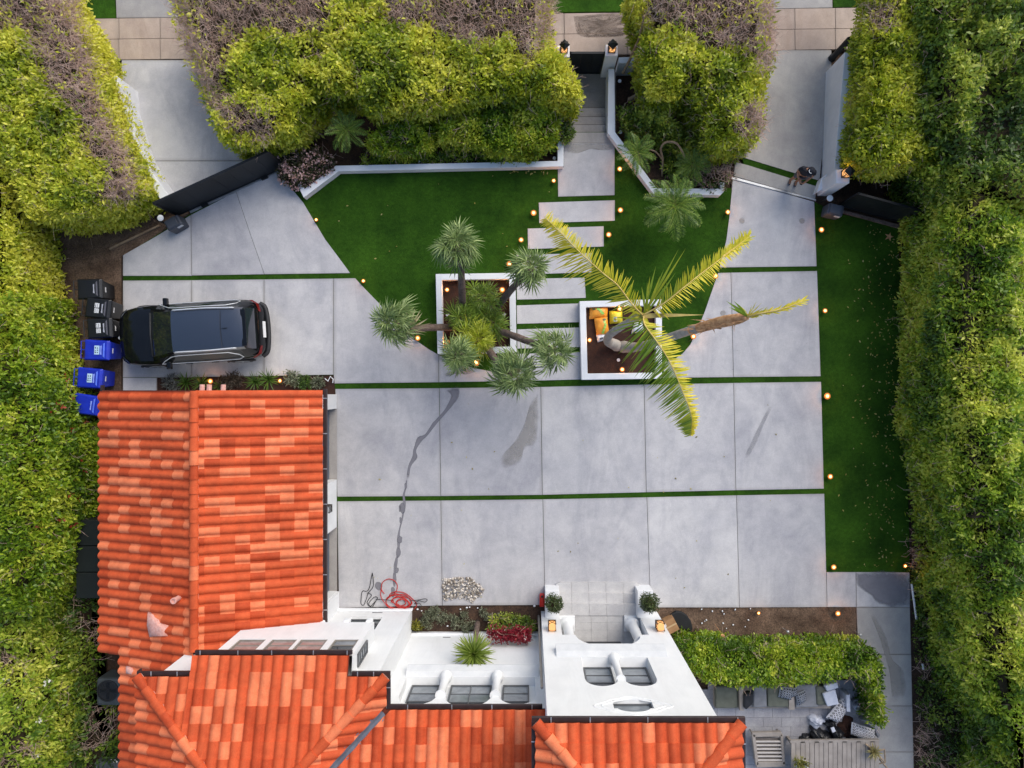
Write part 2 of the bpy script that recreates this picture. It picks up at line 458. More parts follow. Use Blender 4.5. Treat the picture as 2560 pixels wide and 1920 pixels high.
wk = struct_empty('garden_path')
slab(wk, [(1409, 357), (1537, 357), (1537, 488), (1395, 492), (1394, 417), (1409, 417)])
for P in ([(1346.5, 506), (1537.5, 500), (1537.5, 552), (1347.6, 558)], [(1318.7, 571), (1509.6, 565), (1510, 616.5), (1319.6, 623)],
          [(1290, 637), (1479.5, 632), (1479.6, 681), (1290.5, 687)], [(1291, 697), (1462, 693.5), (1465, 745), (1292, 749.5)],
          [(1291, 763), (1447, 758), (1450, 805.6), (1292, 810)], [(1292.5, 823), (1450, 818), (1451, 868), (1292.5, 872)],
          [(1292.5, 884), (1452, 880), (1453, 949), (1293, 953)]):
    slab(wk, P, M['paver'], name='paver')
# steps down to the street gate
st = struct_empty('steps')
M['step_shade'] = pmat('step_shade', '#4a4745', '#5a5654', 9, .9); M['landing_shade'] = concrete('landing_shaded_concrete', '#7c7976', '#8b8885', '#6f6c6a', .8)  # strip colour is painted riser shade; landing concrete darkened for hedge shade
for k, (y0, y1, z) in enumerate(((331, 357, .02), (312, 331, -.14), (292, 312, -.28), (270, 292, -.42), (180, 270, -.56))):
    MB().prism([G(1405, y0 if k else y0, z), G(1540, y0, z), G(1540, y1 + (3 if k else 0), z), G(1405, y1 + (3 if k else 0), z)], .5).build('step', M['step_concrete'] if k < 4 else M['landing_shade'], st)
for y0, z in ((331, -.14), (312, -.28), (292, -.42), (270, -.56)):     # painted shade along the foot of each riser
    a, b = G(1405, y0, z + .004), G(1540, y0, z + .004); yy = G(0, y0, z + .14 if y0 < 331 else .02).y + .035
    MB().prism([Vector((a.x, yy - .04, z + .004)), Vector((b.x, yy - .04, z + .004)), Vector((b.x, yy + .03, z + .004)), Vector((a.x, yy + .03, z + .004))], .002).build('shade_line', M['step_shade'], st)
# street pavement
sw = struct_empty('sidewalk')
rowsL = [((-120, 50), (297, 45.5)), ((297, 45.5), (400, 44)), ((400, 44), (560, 43)), ((560, 43), (820, 40)), ((820, 40), (1090, 37)), ((1090, 37), (1410, 33)),
         ((1410, 33), (1568, 31)), ((1568, 31), (1770, 26)), ((1770, 26), (1987, 21)), ((1987, 21), (2088, 19.5)), ((2088, 19.5), (2300, 17)), ((2300, 17), (2700, 12))]
for (a, b) in rowsL:
    for u, v in ((0, .5), (.5, 1)):
        slab(sw, [(a[0], a[1] + 104 * u, ZS), (b[0], b[1] + 104 * u, ZS), (b[0] + 1, b[1] + 104 * v, ZS), (a[0] + 1, a[1] + 104 * v, ZS)], M['street_concrete'], gap=.008)
ap = struct_empty('street_apron')
slab(ap, [(284, -150, ZS), (620, -150, ZS), (620, 42, ZS), (291, 45, ZS)], M['old_concrete'])
slab(ap, [(1780, -150, ZS), (2075, -150, ZS), (2082, 19, ZS), (1790, 25, ZS)], M['old_concrete'])
for P in ([(-200, -150), (282, -150), (289, 45), (-200, 50)], [(622, -150), (1778, -150), (1788, 25), (622, 42)], [(2077, -150), (2760, -150), (2760, 10), (2084, 18)]):
    tag(MB().prism(GP(P, ZS - .01), .2).build('verge_grass', M['turf']), kind='structure')

# stains lying on the concrete (thin sheets, soft towards the rim)
def soft_mesh(V, F_, T, name, mat, parent):
    o = MB().add(V, F_).build(name, mat, parent); at = o.data.attributes.new('tint', 'FLOAT', 'POINT'); at.data.foreach_set('value', T); return o
def blob(pts, z, mat, name, parent, n=6, jit=.0):
    P = spline(GP(pts + [pts[0]], z), n)[:-1]
    n_ = len(P); c = sum(P, Vector()) / n_; V = []; T = []
    for sc_, t_ in ((1.06, 0), (.86, .6), (.55, .9)): V += [tuple(c + (p - c) * sc_) for p in P]; T += [t_] * n_
    V.append(tuple(c)); T.append(1.0)
    F_ = [(k * n_ + i, k * n_ + (i + 1) % n_, (k + 1) * n_ + (i + 1) % n_, (k + 1) * n_ + i) for k in range(2) for i in range(n_)] + [(2 * n_ + i, 2 * n_ + (i + 1) % n_, 3 * n_) for i in range(n_)]
    return soft_mesh(V, F_, T, name, mat, parent)
trail = [(1128, 968, 44), (1136, 990, 22), (1118, 1022, 10), (1104, 1040, 9), (1086, 1060, 11), (1065, 1088, 9), (1050, 1098, 15), (1037, 1125, 9), (1038, 1142, 13),
         (1024, 1165, 7), (1018, 1200, 9)]
def ribbon(tr, z, mat, name, parent):
    C = [G(a, b, z) for a, b, w in tr]; W = [w * H / F for a, b, w in tr]
    L, Rr = [], []
    for i in range(len(C)):
        t = (C[min(i + 1, len(C) - 1)] - C[max(0, i - 1)]).normalized(); nn = Vector((-t.y, t.x, 0))
        L.append(C[i] + nn * W[i] * random.uniform(.4, .6)); Rr.append(C[i] - nn * W[i] * random.uniform(.4, .6))
    A_, B_ = spline(L, 4), spline(Rr, 4); V = []; T = []; n_ = len(A_)
    for i in range(n_):
        e = min(1, i / 2, (n_ - 1 - i) / 2)
        for q, t_ in ((-.06, 0), (.14, .7), (.5, .95), (.86, .7), (1.06, 0)): V.append(tuple(A_[i].lerp(B_[i], q))); T.append(t_ * e)
    return soft_mesh(V, [(i * 5 + j, i * 5 + j + 1, i * 5 + j + 6, i * 5 + j + 5) for i in range(n_ - 1) for j in range(4)], T, name, mat, parent)
ribbon(trail, .024, M['wet'], 'water_stain', fc)
jr = random.Random(4); ribbon([(1018 - k * 2.9 + jr.uniform(-3, 3), 1196 + k * 21.5, jr.uniform(4, 8)) for k in range(13)], .0235, M['wet'], 'water_stain', fc)
for c, rr in (((1014, 1215), (4, 8)), ((1006, 1270), (8, 14)), ((1000, 1272), (4, 9)), ((999, 1350), (7, 10)), ((996, 1380), (7, 14)), ((991, 1406), (4, 16)), ((992, 1426), (6, 9)),
              ((986, 1450), (5, 17)), ((948, 1466), (10, 12)), ((1001, 1300), (3, 8)), ((982, 1480), (6, 12))):
    blob([(c[0] + rr[0] * math.cos(a) * random.uniform(.7, 1.2), c[1] + rr[1] * math.sin(a) * random.uniform(.8, 1.2)) for a in np.arange(0, 6.28, .8)], .024, M['wet'], 'water_stain', fc, 3)
blob([(1345, 985), (1347, 1050), (1338, 1110), (1312, 1120), (1300, 1155), (1262, 1170), (1255, 1140), (1285, 1105), (1310, 1060), (1325, 1010)], .024, M['damp'], 'water_stain', fc)
blob([(1110, 935), (1140, 922), (1190, 926), (1170, 936), (1140, 935), (1115, 942)], .024, M['damp'], 'water_stain', dl)
blob([(1411, 358), (1535, 358), (1536, 372), (1510, 376), (1490, 371), (1462, 376), (1440, 384), (1412, 378)], .024, M['damp'], 'water_stain', wk)
blob([(2138, 1432), (2272, 1433), (2273, 1515), (2200, 1512), (2180, 1490), (2160, 1478), (2142, 1460)], .024, M['wet'], 'water_stain', fc, 2)
blob([(2175, 1535), (2190, 1545), (2215, 1590), (2232, 1650), (2260, 1680), (2262, 1740), (2232, 1745), (2225, 1690), (2200, 1600)], .024, M['damp'], 'water_stain', sp)
blob([(1438, 42, ZS), (1560, 36, ZS), (1565, 84, ZS), (1500, 92, ZS), (1450, 86, ZS)], ZS + .004, softmat('brown_stain', '#8a725d', '#967e69', .7), 'brown_stain', sw)
for c in ((2005, 552), (1855, 552), (1808, 783)):
    blob([(c[0] + 8 * math.cos(a), c[1] + 8 * math.sin(a)) for a in np.arange(0, 6.28, .7)], .024, M['damp'], 'water_stain', dr, 2)
tr2 = [(1930, 1010, 10), (1905, 1060, 13), (1882, 1110, 12), (1862, 1150, 8)]
ribbon(tr2, .024, M['faint'], 'tyre_mark', fc)

# ------------------------------------------------------------------ white walls
def wall_poly(name, label, pts, z, mat=None, base=-.75, cat='wall', bevel=.012):
    o = MB().prism(GP(pts, z), base, z1=z).build(name, mat or M['white_low'], bevel=bevel)
    return tag(o, label, cat)
wall_poly('garden_wall', 'low white wall along the long planting bed above the lawn',
          [(743, 461), (759, 494), (846, 428), (1409, 416), (1409, 150), (1394, 150), (1394, 402), (839, 414), (761, 472), (750, 457)], .30)
wall_poly('garden_wall', 'low white wall slanting right from the entry steps to the bushy bed',
          [(1521, 172), (1536, 172), (1538, 330), (1642, 471), (1801, 471), (1800, 456), (1811, 456), (1811, 478), (1801, 488), (1634, 485), (1519, 332)], .30)
wall_poly('garden_wall', 'short white wall stub right of the street gate pillar', [(1547, 143), (1605, 141), (1605, 157), (1547, 158)], .2)
wall_poly('driveway_wall', 'curved white wall beside the left driveway under the hedge',
          [(293, 190), (303, 250), (326, 312), (349, 370), (384, 436), (424, 492), (404, 503), (365, 446), (330, 378), (308, 318), (284, 250), (274, 190)], .8)
wall_poly('driveway_wall', 'white wall beside the right driveway under the hedge',
          [(2112, 130), (2146, 130), (2118, 428), (2086, 428), (2088, 400)], .95)
for nm, lab, P in (('planter_wall', 'square white planter wall around the fan palms', [(1089, 685), (1288, 682), (1291, 881.5), (1093.6, 885)]),
                   ('planter_wall', 'square white planter wall around the two bottle palms', [(1449, 753), (1655, 748), (1655, 946.6), (1454, 949.5)])):
    o = GP(P, .38); i = offset_poly(o, .2)
    if (sum(o[k].x * o[(k + 1) % 4].y - o[(k + 1) % 4].x * o[k].y for k in range(4))) < 0: o = o[::-1]
    m = MB()
    V = [Vector((p.x, p.y, .38)) for p in o] + [Vector((p.x, p.y, .38)) for p in i] + [Vector((p.x, p.y, -.1)) for p in o] + [Vector((p.x, p.y, .0)) for p in i]
    fs = []
    for k in range(4):
        q = (k + 1) % 4
        fs += [(k, q, 4 + q, 4 + k), (8 + k, 8 + q, q, k), (4 + k, 4 + q, 12 + q, 12 + k)]
    m.add(V, fs); ob = m.build(nm, M['white_low'], bevel=.012); tag(ob, lab, 'planter')
    so = MB().prism([Vector((p.x, p.y, .16)) for p in offset_poly(i, -.02)], .1).build('planter_soil', M['mulch']); tag(so, kind='structure')

# gate pillars with lanterns
def lantern(name, label, base, s=1.0, group=None, lit=True, wall_dir=None, hip=True):
    """box lantern standing at base (bottom centre)"""
    t = thing(name, label, 'lantern', base, group=group)
    b = Vector(base); h = .34 * s; w = .2 * s
    m = MB()
    for sx in (-1, 1):
        for sy in (-1, 1): m.box(b + Vector((sx * w / 2, sy * w / 2, h / 2)), (.025 * s, .025 * s, h))
    m.box(b + Vector((0, 0, .012 * s)), (w + .03 * s, w + .03 * s, .024 * s))
    for sx in (-1, 1):
        P0 = b + Vector((sx * w / 2, -w / 2, .03 * s)); P1 = b + Vector((sx * w / 2, w / 2, h))
        m.tube([P0, P1], .008 * s, 5); m.tube([b + Vector((sx * w / 2, w / 2, .03 * s)), b + Vector((sx * w / 2, -w / 2, h))], .008 * s, 5)
        m.tube([b + Vector((-w / 2, sx * w / 2, .03 * s)), b + Vector((w / 2, sx * w / 2, h))], .008 * s, 5)
        m.tube([b + Vector((w / 2, sx * w / 2, .03 * s)), b + Vector((-w / 2, sx * w / 2, h))], .008 * s, 5)
    m.build('frame', M['lamp_metal'], t)
    g = MB().box(b + Vector((0, 0, h / 2)), (w - .02 * s, w - .02 * s, h - .04 * s)); g.build('glass', M['glow_lantern'] if lit else M['lantern_glass'], t)
    if hip:
        c = MB().lathe(b + Vector((0, 0, h)), [(w * .85, 0), (w * .85, .02 * s), (w * .25, .09 * s), (w * .05, .12 * s)], 4)
        c.build('cap', M['black_metal'], t)
    if wall_dir is not None:
        q = MB(); q.tube([b + Vector((0, 0, -.0)), b + Vector((0, 0, -.07 * s)), b + Vector(wall_dir) * .6 + Vector((0, 0, -.09 * s)), b + Vector(wall_dir) + Vector((0, 0, -.09 * s))], .014 * s, 6)
        q.box(b + Vector(wall_dir) + Vector((0, 0, -.06 * s)), (.1 * s, .03, .16 * s)); q.build('bracket', M['lamp_metal'], t)
    if lit:
        L = bpy.data.lights.new('lantern_light', 'POINT'); L.energy = .7 * s; L.color = (1, .55, .2); L.shadow_soft_size = .08
        lo = bpy.data.objects.new('bulb_light', L); lo.location = (0, -.0, h / 2)
        lo.location = (0, w * .9, h / 2); link(lo, t)
    return t
def pillar(label, pts, z, base=-.75):
    o = MB().prism(GP(pts, z), base, z1=z).build('gate_pillar', M['white_low'], bevel=.02); return tag(o, label, 'pillar')
pillar('white gate pillar left of the street gate, half covered by the hedge', [(1393, 114), (1424, 113), (1424, 143), (1393, 143)], 1.0)
pillar('white gate pillar right of the black street gate', [(1514, 111), (1544, 110), (1545, 140), (1513, 140)], 1.0)
lantern('pillar_lantern', 'black lit lantern on the left pillar of the street gate', G(1410, 125, 1.0), 1.0)
lantern('pillar_lantern', 'black lit lantern on the right pillar of the street gate', G(1529, 124, 1.0), 1.0)
# right gate pillar
pillar('white pillar at the lower end of the right driveway wall', [(2090, 424), (2126, 422), (2124, 458), (2091, 458)], 1.4)
wall_poly('wall_return', 'white slanted end of the right driveway wall beside the gate box', [(2085, 418), (2090, 455), (2042, 481), (2054, 446)], .35)
lantern('pillar_lantern', 'dark lit lantern on the pillar of the right driveway wall', G(2112, 436, 1.4), 1.0)

# gates
def gate(name, label, a, b, z0, z1, rails=True, boards=9):
    A, B = Vector(a), Vector(b); t = thing(name, label, 'gate', (A + B) / 2)
    d = (B - A); L = d.length; ang = math.atan2(d.y, d.x); u = d.normalized()
    nb = boards
    hgt = (z1 - z0)
    for k in range(nb):                                   # vertical sheet boards, joints between
        c = A + u * (L * (k + .5) / nb); MB().box(c + Vector((0, 0, (z0 + z1) / 2 - A.z)), (L / nb - .006, .03, hgt - .06), ang).build('board', M['black_gate'], t)
    f = MB()
    mid = (A + B) / 2 - Vector((0, 0, A.z))
    f.box(mid + Vector((0, 0, z1 - .03)), (L, .075, .06), ang); f.box(mid + Vector((0, 0, z0 + .03)), (L, .075, .06), ang)
    f.box(A + u * .03 + Vector((0, 0, (z0 + z1) / 2 - A.z)), (.06, .08, hgt), ang); f.box(B - u * .03 + Vector((0, 0, (z0 + z1) / 2 - B.z)), (.06, .08, hgt), ang)
    f.build('frame', M['black_metal'], t, bevel=.006)
    return t
gl = gate('driveway_gate', 'black solid sliding gate closed across the left driveway', G(445, 540), G(716, 417), .06, 1.6, boards=8)
for q in (.25, .8):
    p = G(445, 540) * (1 - q) + G(716, 417) * q
    MB().box(p + Vector((0.02, -.06, .06)), (.22, .08, .1), math.atan2(-(417 - 540), 716 - 445)).build('roller', M['black_metal'], gl)
gate('street_gate', 'black solid pedestrian gate between the two street pillars', Vector((1.32, 10.58, -.56)), Vector((2.46, 10.58, -.56)), -.54, .92, boards=3)
gr = gate('driveway_gate', 'black sliding gate stored open behind the right driveway wall', G(2094, 513), G(2312, 572), .05, 1.45, boards=7)
o = MB().prism(GP([(474, 528), (720, 414), (722, 419), (476, 533)], .03), .05).build('gate_track', M['steel']); tag(o, 'steel gate track along the closed left driveway gate', 'track')
o = MB().prism(GP([(1830, 441), (2040, 498), (2040, 502), (1830, 447)], .05), .06).build('gate_track', M['steel']); tag(o, 'steel gate track across the right driveway', 'track')
# timber edging in the dirt corner
o = MB().prism(GP([(272, 620), (397, 561), (399, 565), (274, 625)], .04), .08).build('timber_edge', M['branch']); tag(o, 'thin pale timber edge lying in the dirt corner by the hedge', 'timber')
o = MB().prism(GP([(170, 770), (180, 770), (190, 930), (178, 930)], .08), .15).build('timber_edge', M['bark_brown']); tag(o, 'weathered brown timber curb behind the trash bins', 'timber')
o = MB().prism(GP([(2100, 523), (2280, 570), (2280, 580), (2100, 530)], .06), .1).build('timber_edge', M['bark_brown']); tag(o, 'brown timber board along the foot of the open black gate', 'timber')
# gate operators
def operator(label, c, ang, disc):
    t = thing('gate_operator', label, 'gate motor', G(*c), ang, local=True)
    m = MB(); m.box((0, 0, .27), (.52, .36, .54)); m.build('housing', M['dark_grey'], t, bevel=.05)
    MB().box((-.02, 0, .565), (.36, .30, .07)).build('cover', M['dark_grey'], t, bevel=.02)
    MB().box((.12, -.185, .42), (.18, .012, .12)).build('label_plate', pmat('plate_white', '#c8cacc'), t)
    m = MB().tube([(-.35, .28, 0), (-.35, .28, .62)], .03, 8); m.build('post', M['black_metal'], t)
    MB().lathe((-.35 + disc, .28, .62), [(.06, 0), (.1, .01), (.1, .03), (.04, .045)], 14).build('reflector', M['white'], t)
operator('dark grey gate motor box at the corner of the left black gate', (452, 566), R(30), .12)
operator('dark grey gate motor box at the lower end of the right driveway wall', (2072, 534), R(-12), .05)
# black bollard near the street
t = thing('utility_post', 'black round post beside the street end of the right driveway wall', 'post', G(2078, 148, ZS))
b = G(2078, 148, ZS)
MB().lathe(b, [(.13, 0), (.13, .12), (.1, .14), (.1, 1.35), (.07, 1.42)], 14).build('pipe', M['black_metal'], t, smooth=True, angle=40)
# ------------------------------------------------------------------ roof tiles
TW, TE, TL = .269, .39, .44
PROF = [(0, .014), (.024, 0), (.058, .003), (.078, .028), (.108, .055), (.158, .072), (.208, .062), (.245, .037), (.269, .014)]
PITCH = math.atan(.3436); CP, SP = math.cos(PITCH), math.sin(PITCH)
def tile_arrays():
    V = []
    for y, dz in ((0, .034), (TL, .006)):
        for x, h in PROF: V.append((x, y, h + dz))
    for x, h in PROF: V.append((x, 0, h + .034))
    for x, h in PROF: V.append((x, .003, h + .034 - .030))
    k = len(PROF); Fs = []
    for i in range(k - 1):
        Fs.append((i, i + 1, k + i + 1, k + i)); Fs.append((3 * k + i, 3 * k + i + 1, 2 * k + i + 1, 2 * k + i))
    return V, Fs
TV, TF = tile_arrays()
TMATS = [M['tile_dark'], M['tile_mid'], M['tile_light']]
TMESH = []
for i, mm in enumerate(TMATS):
    me = bpy.data.meshes.new('tile'); me.from_pydata(TV, [], TF); me.materials.append(mm)
    me.polygons.foreach_set('use_smooth', [True] * len(TF))
    TMESH.append(me)
def tcol(): return random.choices((0, 1, 2), (.12, .62, .26))[0]

class Roof:
    def __init__(s): s.specs = []
    def field(s, part, eave, u, v, ncol, nrow, planes, weight, z0row=0):
        """eave: point on eave line, u along the eave, v up-slope (unit 2D)"""
        u3 = Vector((u[0], u[1], 0)); v3 = Vector((v[0] * CP, v[1] * CP, SP)); n3 = u3.cross(v3)
        for r in range(nrow):
            for c in range(ncol):
                p = Vector(eave) + u3 * (c * TW) + v3 * (r * TE)
                mt = Matrix(((u3.x, v3.x, n3.x, p.x), (u3.y, v3.y, n3.y, p.y), (u3.z, v3.z, n3.z, p.z), (0, 0, 0, 1)))
                cor = [mt @ Vector(q) for q in ((0, 0, 0), (TW, 0, 0), (TW, TL, 0), (0, TL, 0))]
                cl = []; skip = False
                for (a, b, cc) in planes:
                    vals = [a * q.x + b * q.y + cc for q in cor]
                    if max(vals) <= .02: skip = True; break
                    if min(vals) < -.01: cl.append((a, b, cc))
                if not skip: s.specs.append((weight - .001 * r, part, mt, tcol(), cl))
    def emit(s, limit=300):
        s.specs.sort(key=lambda q: -q[0])
        rest = {}
        for i, (w, part, mt, c, cl) in enumerate(s.specs):
            jit = Matrix.Translation((0, random.uniform(-.006, .006), random.uniform(0, .006))) @ Matrix.Rotation(random.uniform(-.006, .006), 4, 'Z')
            mt = mt @ jit
            if cl:
                bm = bmesh.new(); bm.from_mesh(TMESH[c]); bm.transform(mt)
                for (a, b, cc) in cl:
                    l2 = a * a + b * b
                    bmesh.ops.bisect_plane(bm, geom=bm.verts[:] + bm.edges[:] + bm.faces[:], plane_co=(-a * cc / l2, -b * cc / l2, 0), plane_no=(a, b, 0), clear_inner=True)
                if not bm.faces: bm.free(); continue
                o_ = org(part)
                if i < limit:
                    bm.transform(Matrix.Translation(-o_))
                    me = bpy.data.meshes.new('tile'); bm.to_mesh(me); me.materials.append(TMATS[c])
                    me.polygons.foreach_set('use_smooth', [True] * len(me.polygons))
                    o = bpy.data.objects.new('tile', me); link(o, part); ORIG[o.name] = o_
                else:
                    m = rest.setdefault(part.name, (part, MB()))[1]; bm.verts.index_update()
                    m.add([v.co[:] for v in bm.verts], [[v.index for v in f.verts] for f in bm.faces], c)
                bm.free()
            elif i < limit:
                o = bpy.data.objects.new('tile', TMESH[c]); link(o, part); o.matrix_local = Matrix.Translation(-org(part)) @ mt
            else:
                m = rest.setdefault(part.name, (part, MB()))[1]
                m.add([mt @ Vector(q) for q in TV], TF, c)
        for part, m in rest.values(): m.build('tile', TMATS, part, smooth=True, kind='stuff')

def ridge(part, A, B, r=.125, step=.39, ln=.46, nm='ridge_tile'):
    A, B = Vector(A), Vector(B); d = (B - A); L = d.length; t = d.normalized()
    side = Vector((t.y, -t.x, 0)).normalized(); up = side.cross(t).normalized()
    if up.z < 0: up = -up
    for k in range(int(L / step) + 1):
        p = A + t * (k * step); m = MB(); c = tcol()
        def fn(i, j):
            a = math.pi * (1.08 * j - .04); rr = r * (1.06 - .14 * i)
            return p + t * (i * ln) + side * (math.cos(a) * rr) + up * (math.sin(a) * rr * .82 + .05 + .02 * (1 - i))
        m.grid(fn, 1, 9)
        m2 = [m.v[j] for j in range(10)]
        m.f.append([0, 1, 2, 3, 4, 5, 6, 7, 8, 9]); m.m.append(0)
        m.build(nm, TMATS[c], part, smooth=True, angle=50)
    # mortar bedding under the caps
    b = MB(); b.tube([A + up * .02, B + up * .02], r * .9, 6); b.build('mortar', M['mortar'], part)

def wall_n(m, x0, x1, z0, z1, Y, ops=(), mi=0):
    """wall in the plane y = Y facing +Y with openings (xa, xb, zb, topfn, n, depth)"""
    x = x0
    for (xa, xb, zb, top, n, d) in sorted(ops):
        if xa > x: m.add([(x, Y, z0), (xa, Y, z0), (xa, Y, z1), (x, Y, z1)], [(0, 1, 2, 3)], mi)
        if zb > z0: m.add([(xa, Y, z0), (xb, Y, z0), (xb, Y, zb), (xa, Y, zb)], [(0, 1, 2, 3)], mi)
        xs = np.linspace(xa, xb, n + 1); ts = [min(top(q), z1) for q in xs]
        for i in range(n):
            a, b, ta, tb = xs[i], xs[i + 1], ts[i], ts[i + 1]
            if ta < z1 - 1e-4 or tb < z1 - 1e-4: m.add([(a, Y, ta), (b, Y, tb), (b, Y, z1), (a, Y, z1)], [(0, 1, 2, 3)], mi)
            m.add([(a, Y, ta), (b, Y, tb), (b, Y - d, tb), (a, Y - d, ta)], [(0, 1, 2, 3)], mi)
        m.add([(xa, Y, zb), (xa, Y, ts[0]), (xa, Y - d, ts[0]), (xa, Y - d, zb)], [(0, 1, 2, 3)], mi)
        m.add([(xb, Y, zb), (xb, Y, ts[-1]), (xb, Y - d, ts[-1]), (xb, Y - d, zb)], [(0, 1, 2, 3)], mi)
        m.add([(xa, Y, zb), (xb, Y, zb), (xb, Y - d, zb), (xa, Y - d, zb)], [(0, 1, 2, 3)], mi)
        x = xb
    if x < x1: m.add([(x, Y, z0), (x1, Y, z0), (x1, Y, z1), (x, Y, z1)], [(0, 1, 2, 3)], mi)

def window(part, x0, x1, z0, z1, Y, rows=4, cols=1, fm='frame_dark', mats=('blind', 'blind', 'glass', 'glass'), fw=.04, side=None):
    """side None: faces +Y in plane Y; side = X: faces +X at x = side, x0..x1 are then y values"""
    def Bx(m, a, b, c, d, t0, t1):
        if side is None: m.bb(a, b, Y + t0, Y + t1, c, d)
        else: m.bb(side + t0, side + t1, a, b, c, d)
    m = MB()
    Bx(m, x0, x0 + fw, z0, z1, .0, .05); Bx(m, x1 - fw, x1, z0, z1, .0, .05)
    Bx(m, x0 + fw, x1 - fw, z0, z0 + fw, .0, .049); Bx(m, x0 + fw, x1 - fw, z1 - fw, z1, .0, .049)
    hs = (z1 - z0 - 2 * fw) / rows; ws = (x1 - x0 - 2 * fw) / cols
    for r in range(1, rows): Bx(m, x0 + fw, x1 - fw, z0 + fw + r * hs - .011, z0 + fw + r * hs + .011, .001, .038)
    for c in range(1, cols): Bx(m, x0 + fw + c * ws - .012, x0 + fw + c * ws + .012, z0 + fw, z1 - fw, .002, .042)
    f = m.build('window', M[fm], part)
    for r in range(rows):
        for c in range(cols):
            p = MB(); xa = x0 + fw + c * ws; za = z0 + fw + r * hs
            Bx(p, xa + .004, xa + ws - .004, za + .004, za + hs - .004, .004 + random.uniform(0, .004), .018)
            p.build('pane', M[mats[min(r, len(mats) - 1)]], f)
    return f

# ------------------------------------------------------------------ garage
gar = thing('garage', 'single storey garage wing with a gabled orange tile roof and white walls', 'garage', (-9.1, -3.7, 0))
gx0, gx1 = -11.9, -6.30
w = MB()
w.bb(gx0, gx1 - .3, -.42, -7.3, 0, 2.75)
for (ya, yb) in ((-.25, -.72), (-3.05, -4.62), (-6.72, -7.3)): w.bb(gx1 - .3, gx1, ya, yb, 0, 2.75)
w.bb(gx1 - .3, gx1 - .002, -.72, -3.05, 2.3, 2.75); w.bb(gx1 - .3, gx1 - .002, -4.62, -6.72, 2.3, 2.75)
w.add([(-12.0, -.4, 2.75), (-6.2, -.4, 2.75), (-9.1, -.4, 3.75)], [(0, 1, 2)])
w.build('wall', M['white'], gar)
for (ya, yb) in ((-.72, -3.05), (-4.62, -6.72)):
    dd = MB().bb(gx1 - .298, gx1 - .26, ya, yb, .02, 2.3).build('garage_door', M['garage_door'], gar)
    for k in range(4): MB().bb(gx1 - .26, gx1 - .235, ya - .03, yb + .03, .05 + k * .56, .58 + k * .56).build('panel', M['garage_door'], dd, bevel=.01)
    MB().prism([Vector((gx1 - .26, ya, .022)), Vector((gx1 + .01, ya, .022)), Vector((gx1 + .01, yb, .022)), Vector((gx1 - .26, yb, .022))], .05).build('threshold', M['step_concrete'], gar)
RZ, EX = 4.0, 3.26
def rz(x): return RZ - abs(x + 9.1) * .3436 - .04
rb = MB()
rb.add([(-9.1, -.1, RZ - .05), (-5.95, -.1, rz(-5.95)), (-5.95, -7.4, rz(-5.95)), (-9.1, -7.4, RZ - .05)], [(0, 1, 2, 3)])
rb.add([(-9.1, -.1, RZ - .05), (-12.33, -.1, rz(-12.33)), (-12.33, -7.6, rz(-12.33)), (-11.6, -7.6, rz(-11.6)), (-11.6, -12, rz(-11.6)), (-9.1, -12, RZ - .05)], [(0, 1, 2, 3, 4, 5)])
grf = rb.build('roof', M['underlay'], gar)
GR = Roof()
GR.field(grf, (-5.93, -7.63, rz(-5.93) - .0 + .02), (0, 1), (-1, 0), 28, 9, [(1, 0, 9.08), (0, -1, -.05), (0, 1, 7.45)], 2.0)
GR.field(grf, (-12.36, -.13, rz(-12.36) + .02), (0, -1), (1, 0), 28, 9, [(-1, 0, -9.12), (0, -1, -.05)], 1.0)
GR.field(grf, (-11.63, -.13 - 28 * TW, rz(-11.63) + .02), (0, -1), (1, 0), 17, 7, [(-1, 0, -9.12)], .9)
GR.emit(300)
ridge(grf, (-9.1, -7.2, RZ), (-9.1, -.52, RZ), r=.12)
MB().bb(-5.93, -5.82, -.06, -7.28, rz(-5.93) - .1, rz(-5.93) + .0).build('gutter', M['gutter'], gar, bevel=.01)
for k in range(7): MB().bb(-5.94, -5.81, -.32 - k * 1.02, -.345 - k * 1.02, rz(-5.93) + .0, rz(-5.93) + .012).build('gutter_strap', M['steel'], gar)
MB().bb(-12.40, -12.35, .05, -7.6, rz(-12.36) - .16, rz(-12.36) - .02).build('fascia', M['gutter'], gar)
vp = MB()
for dx in (-.32, -.12, .28): vp.tube([(-8.9 + dx, -.4, 3.35), (-8.9 + dx, .06, 3.3)], .07, 10)
vp.build('gable_vent', M['mortar'], gar)
# vent pipe, mortar repairs on the roof
v = G(447, 1495, 3.85); vv = MB(); vv.tube([v + Vector((0, 0, -.3)), v + Vector((.02, .02, .32))], .07, 12); vv.lathe(v + Vector((.02, .02, .3)), [(.085, 0), (.085, .05), (.05, .05), (.05, .0)], 12)
vv.build('vent_pipe', M['mortar'], gar, smooth=True, angle=40)
def patch(pts, zc, hgt, nm):
    P = [G(a, b, zc) for a, b in pts]; c = sum(P, Vector()) / len(P)
    m = MB(); n_ = len(P); ring = []
    for s_, hh in ((1, .0), (.82, hgt * .8), (.4, hgt)):
        for p in P:
            q = c + (p - c) * s_ * random.uniform(.93, 1.07); m.v.append((q.x, q.y, rz(q.x) + .05 + hh + random.uniform(-.02, .02)))
    for k in range(2):
        for i in range(n_):
            m.f.append([k * n_ + i, k * n_ + (i + 1) % n_, (k + 1) * n_ + (i + 1) % n_, (k + 1) * n_ + i]); m.m.append(0)
    m.f.append([2 * n_ + i for i in range(n_)]); m.m.append(0)
    m.build(nm, M['mortar'], gar, smooth=True)
patch([(369, 1526), (383, 1533), (407, 1542), (408, 1552), (430, 1558), (425, 1574), (430, 1583), (400, 1588), (374, 1594), (368, 1560)], 3.5, .14, 'mortar_patch')
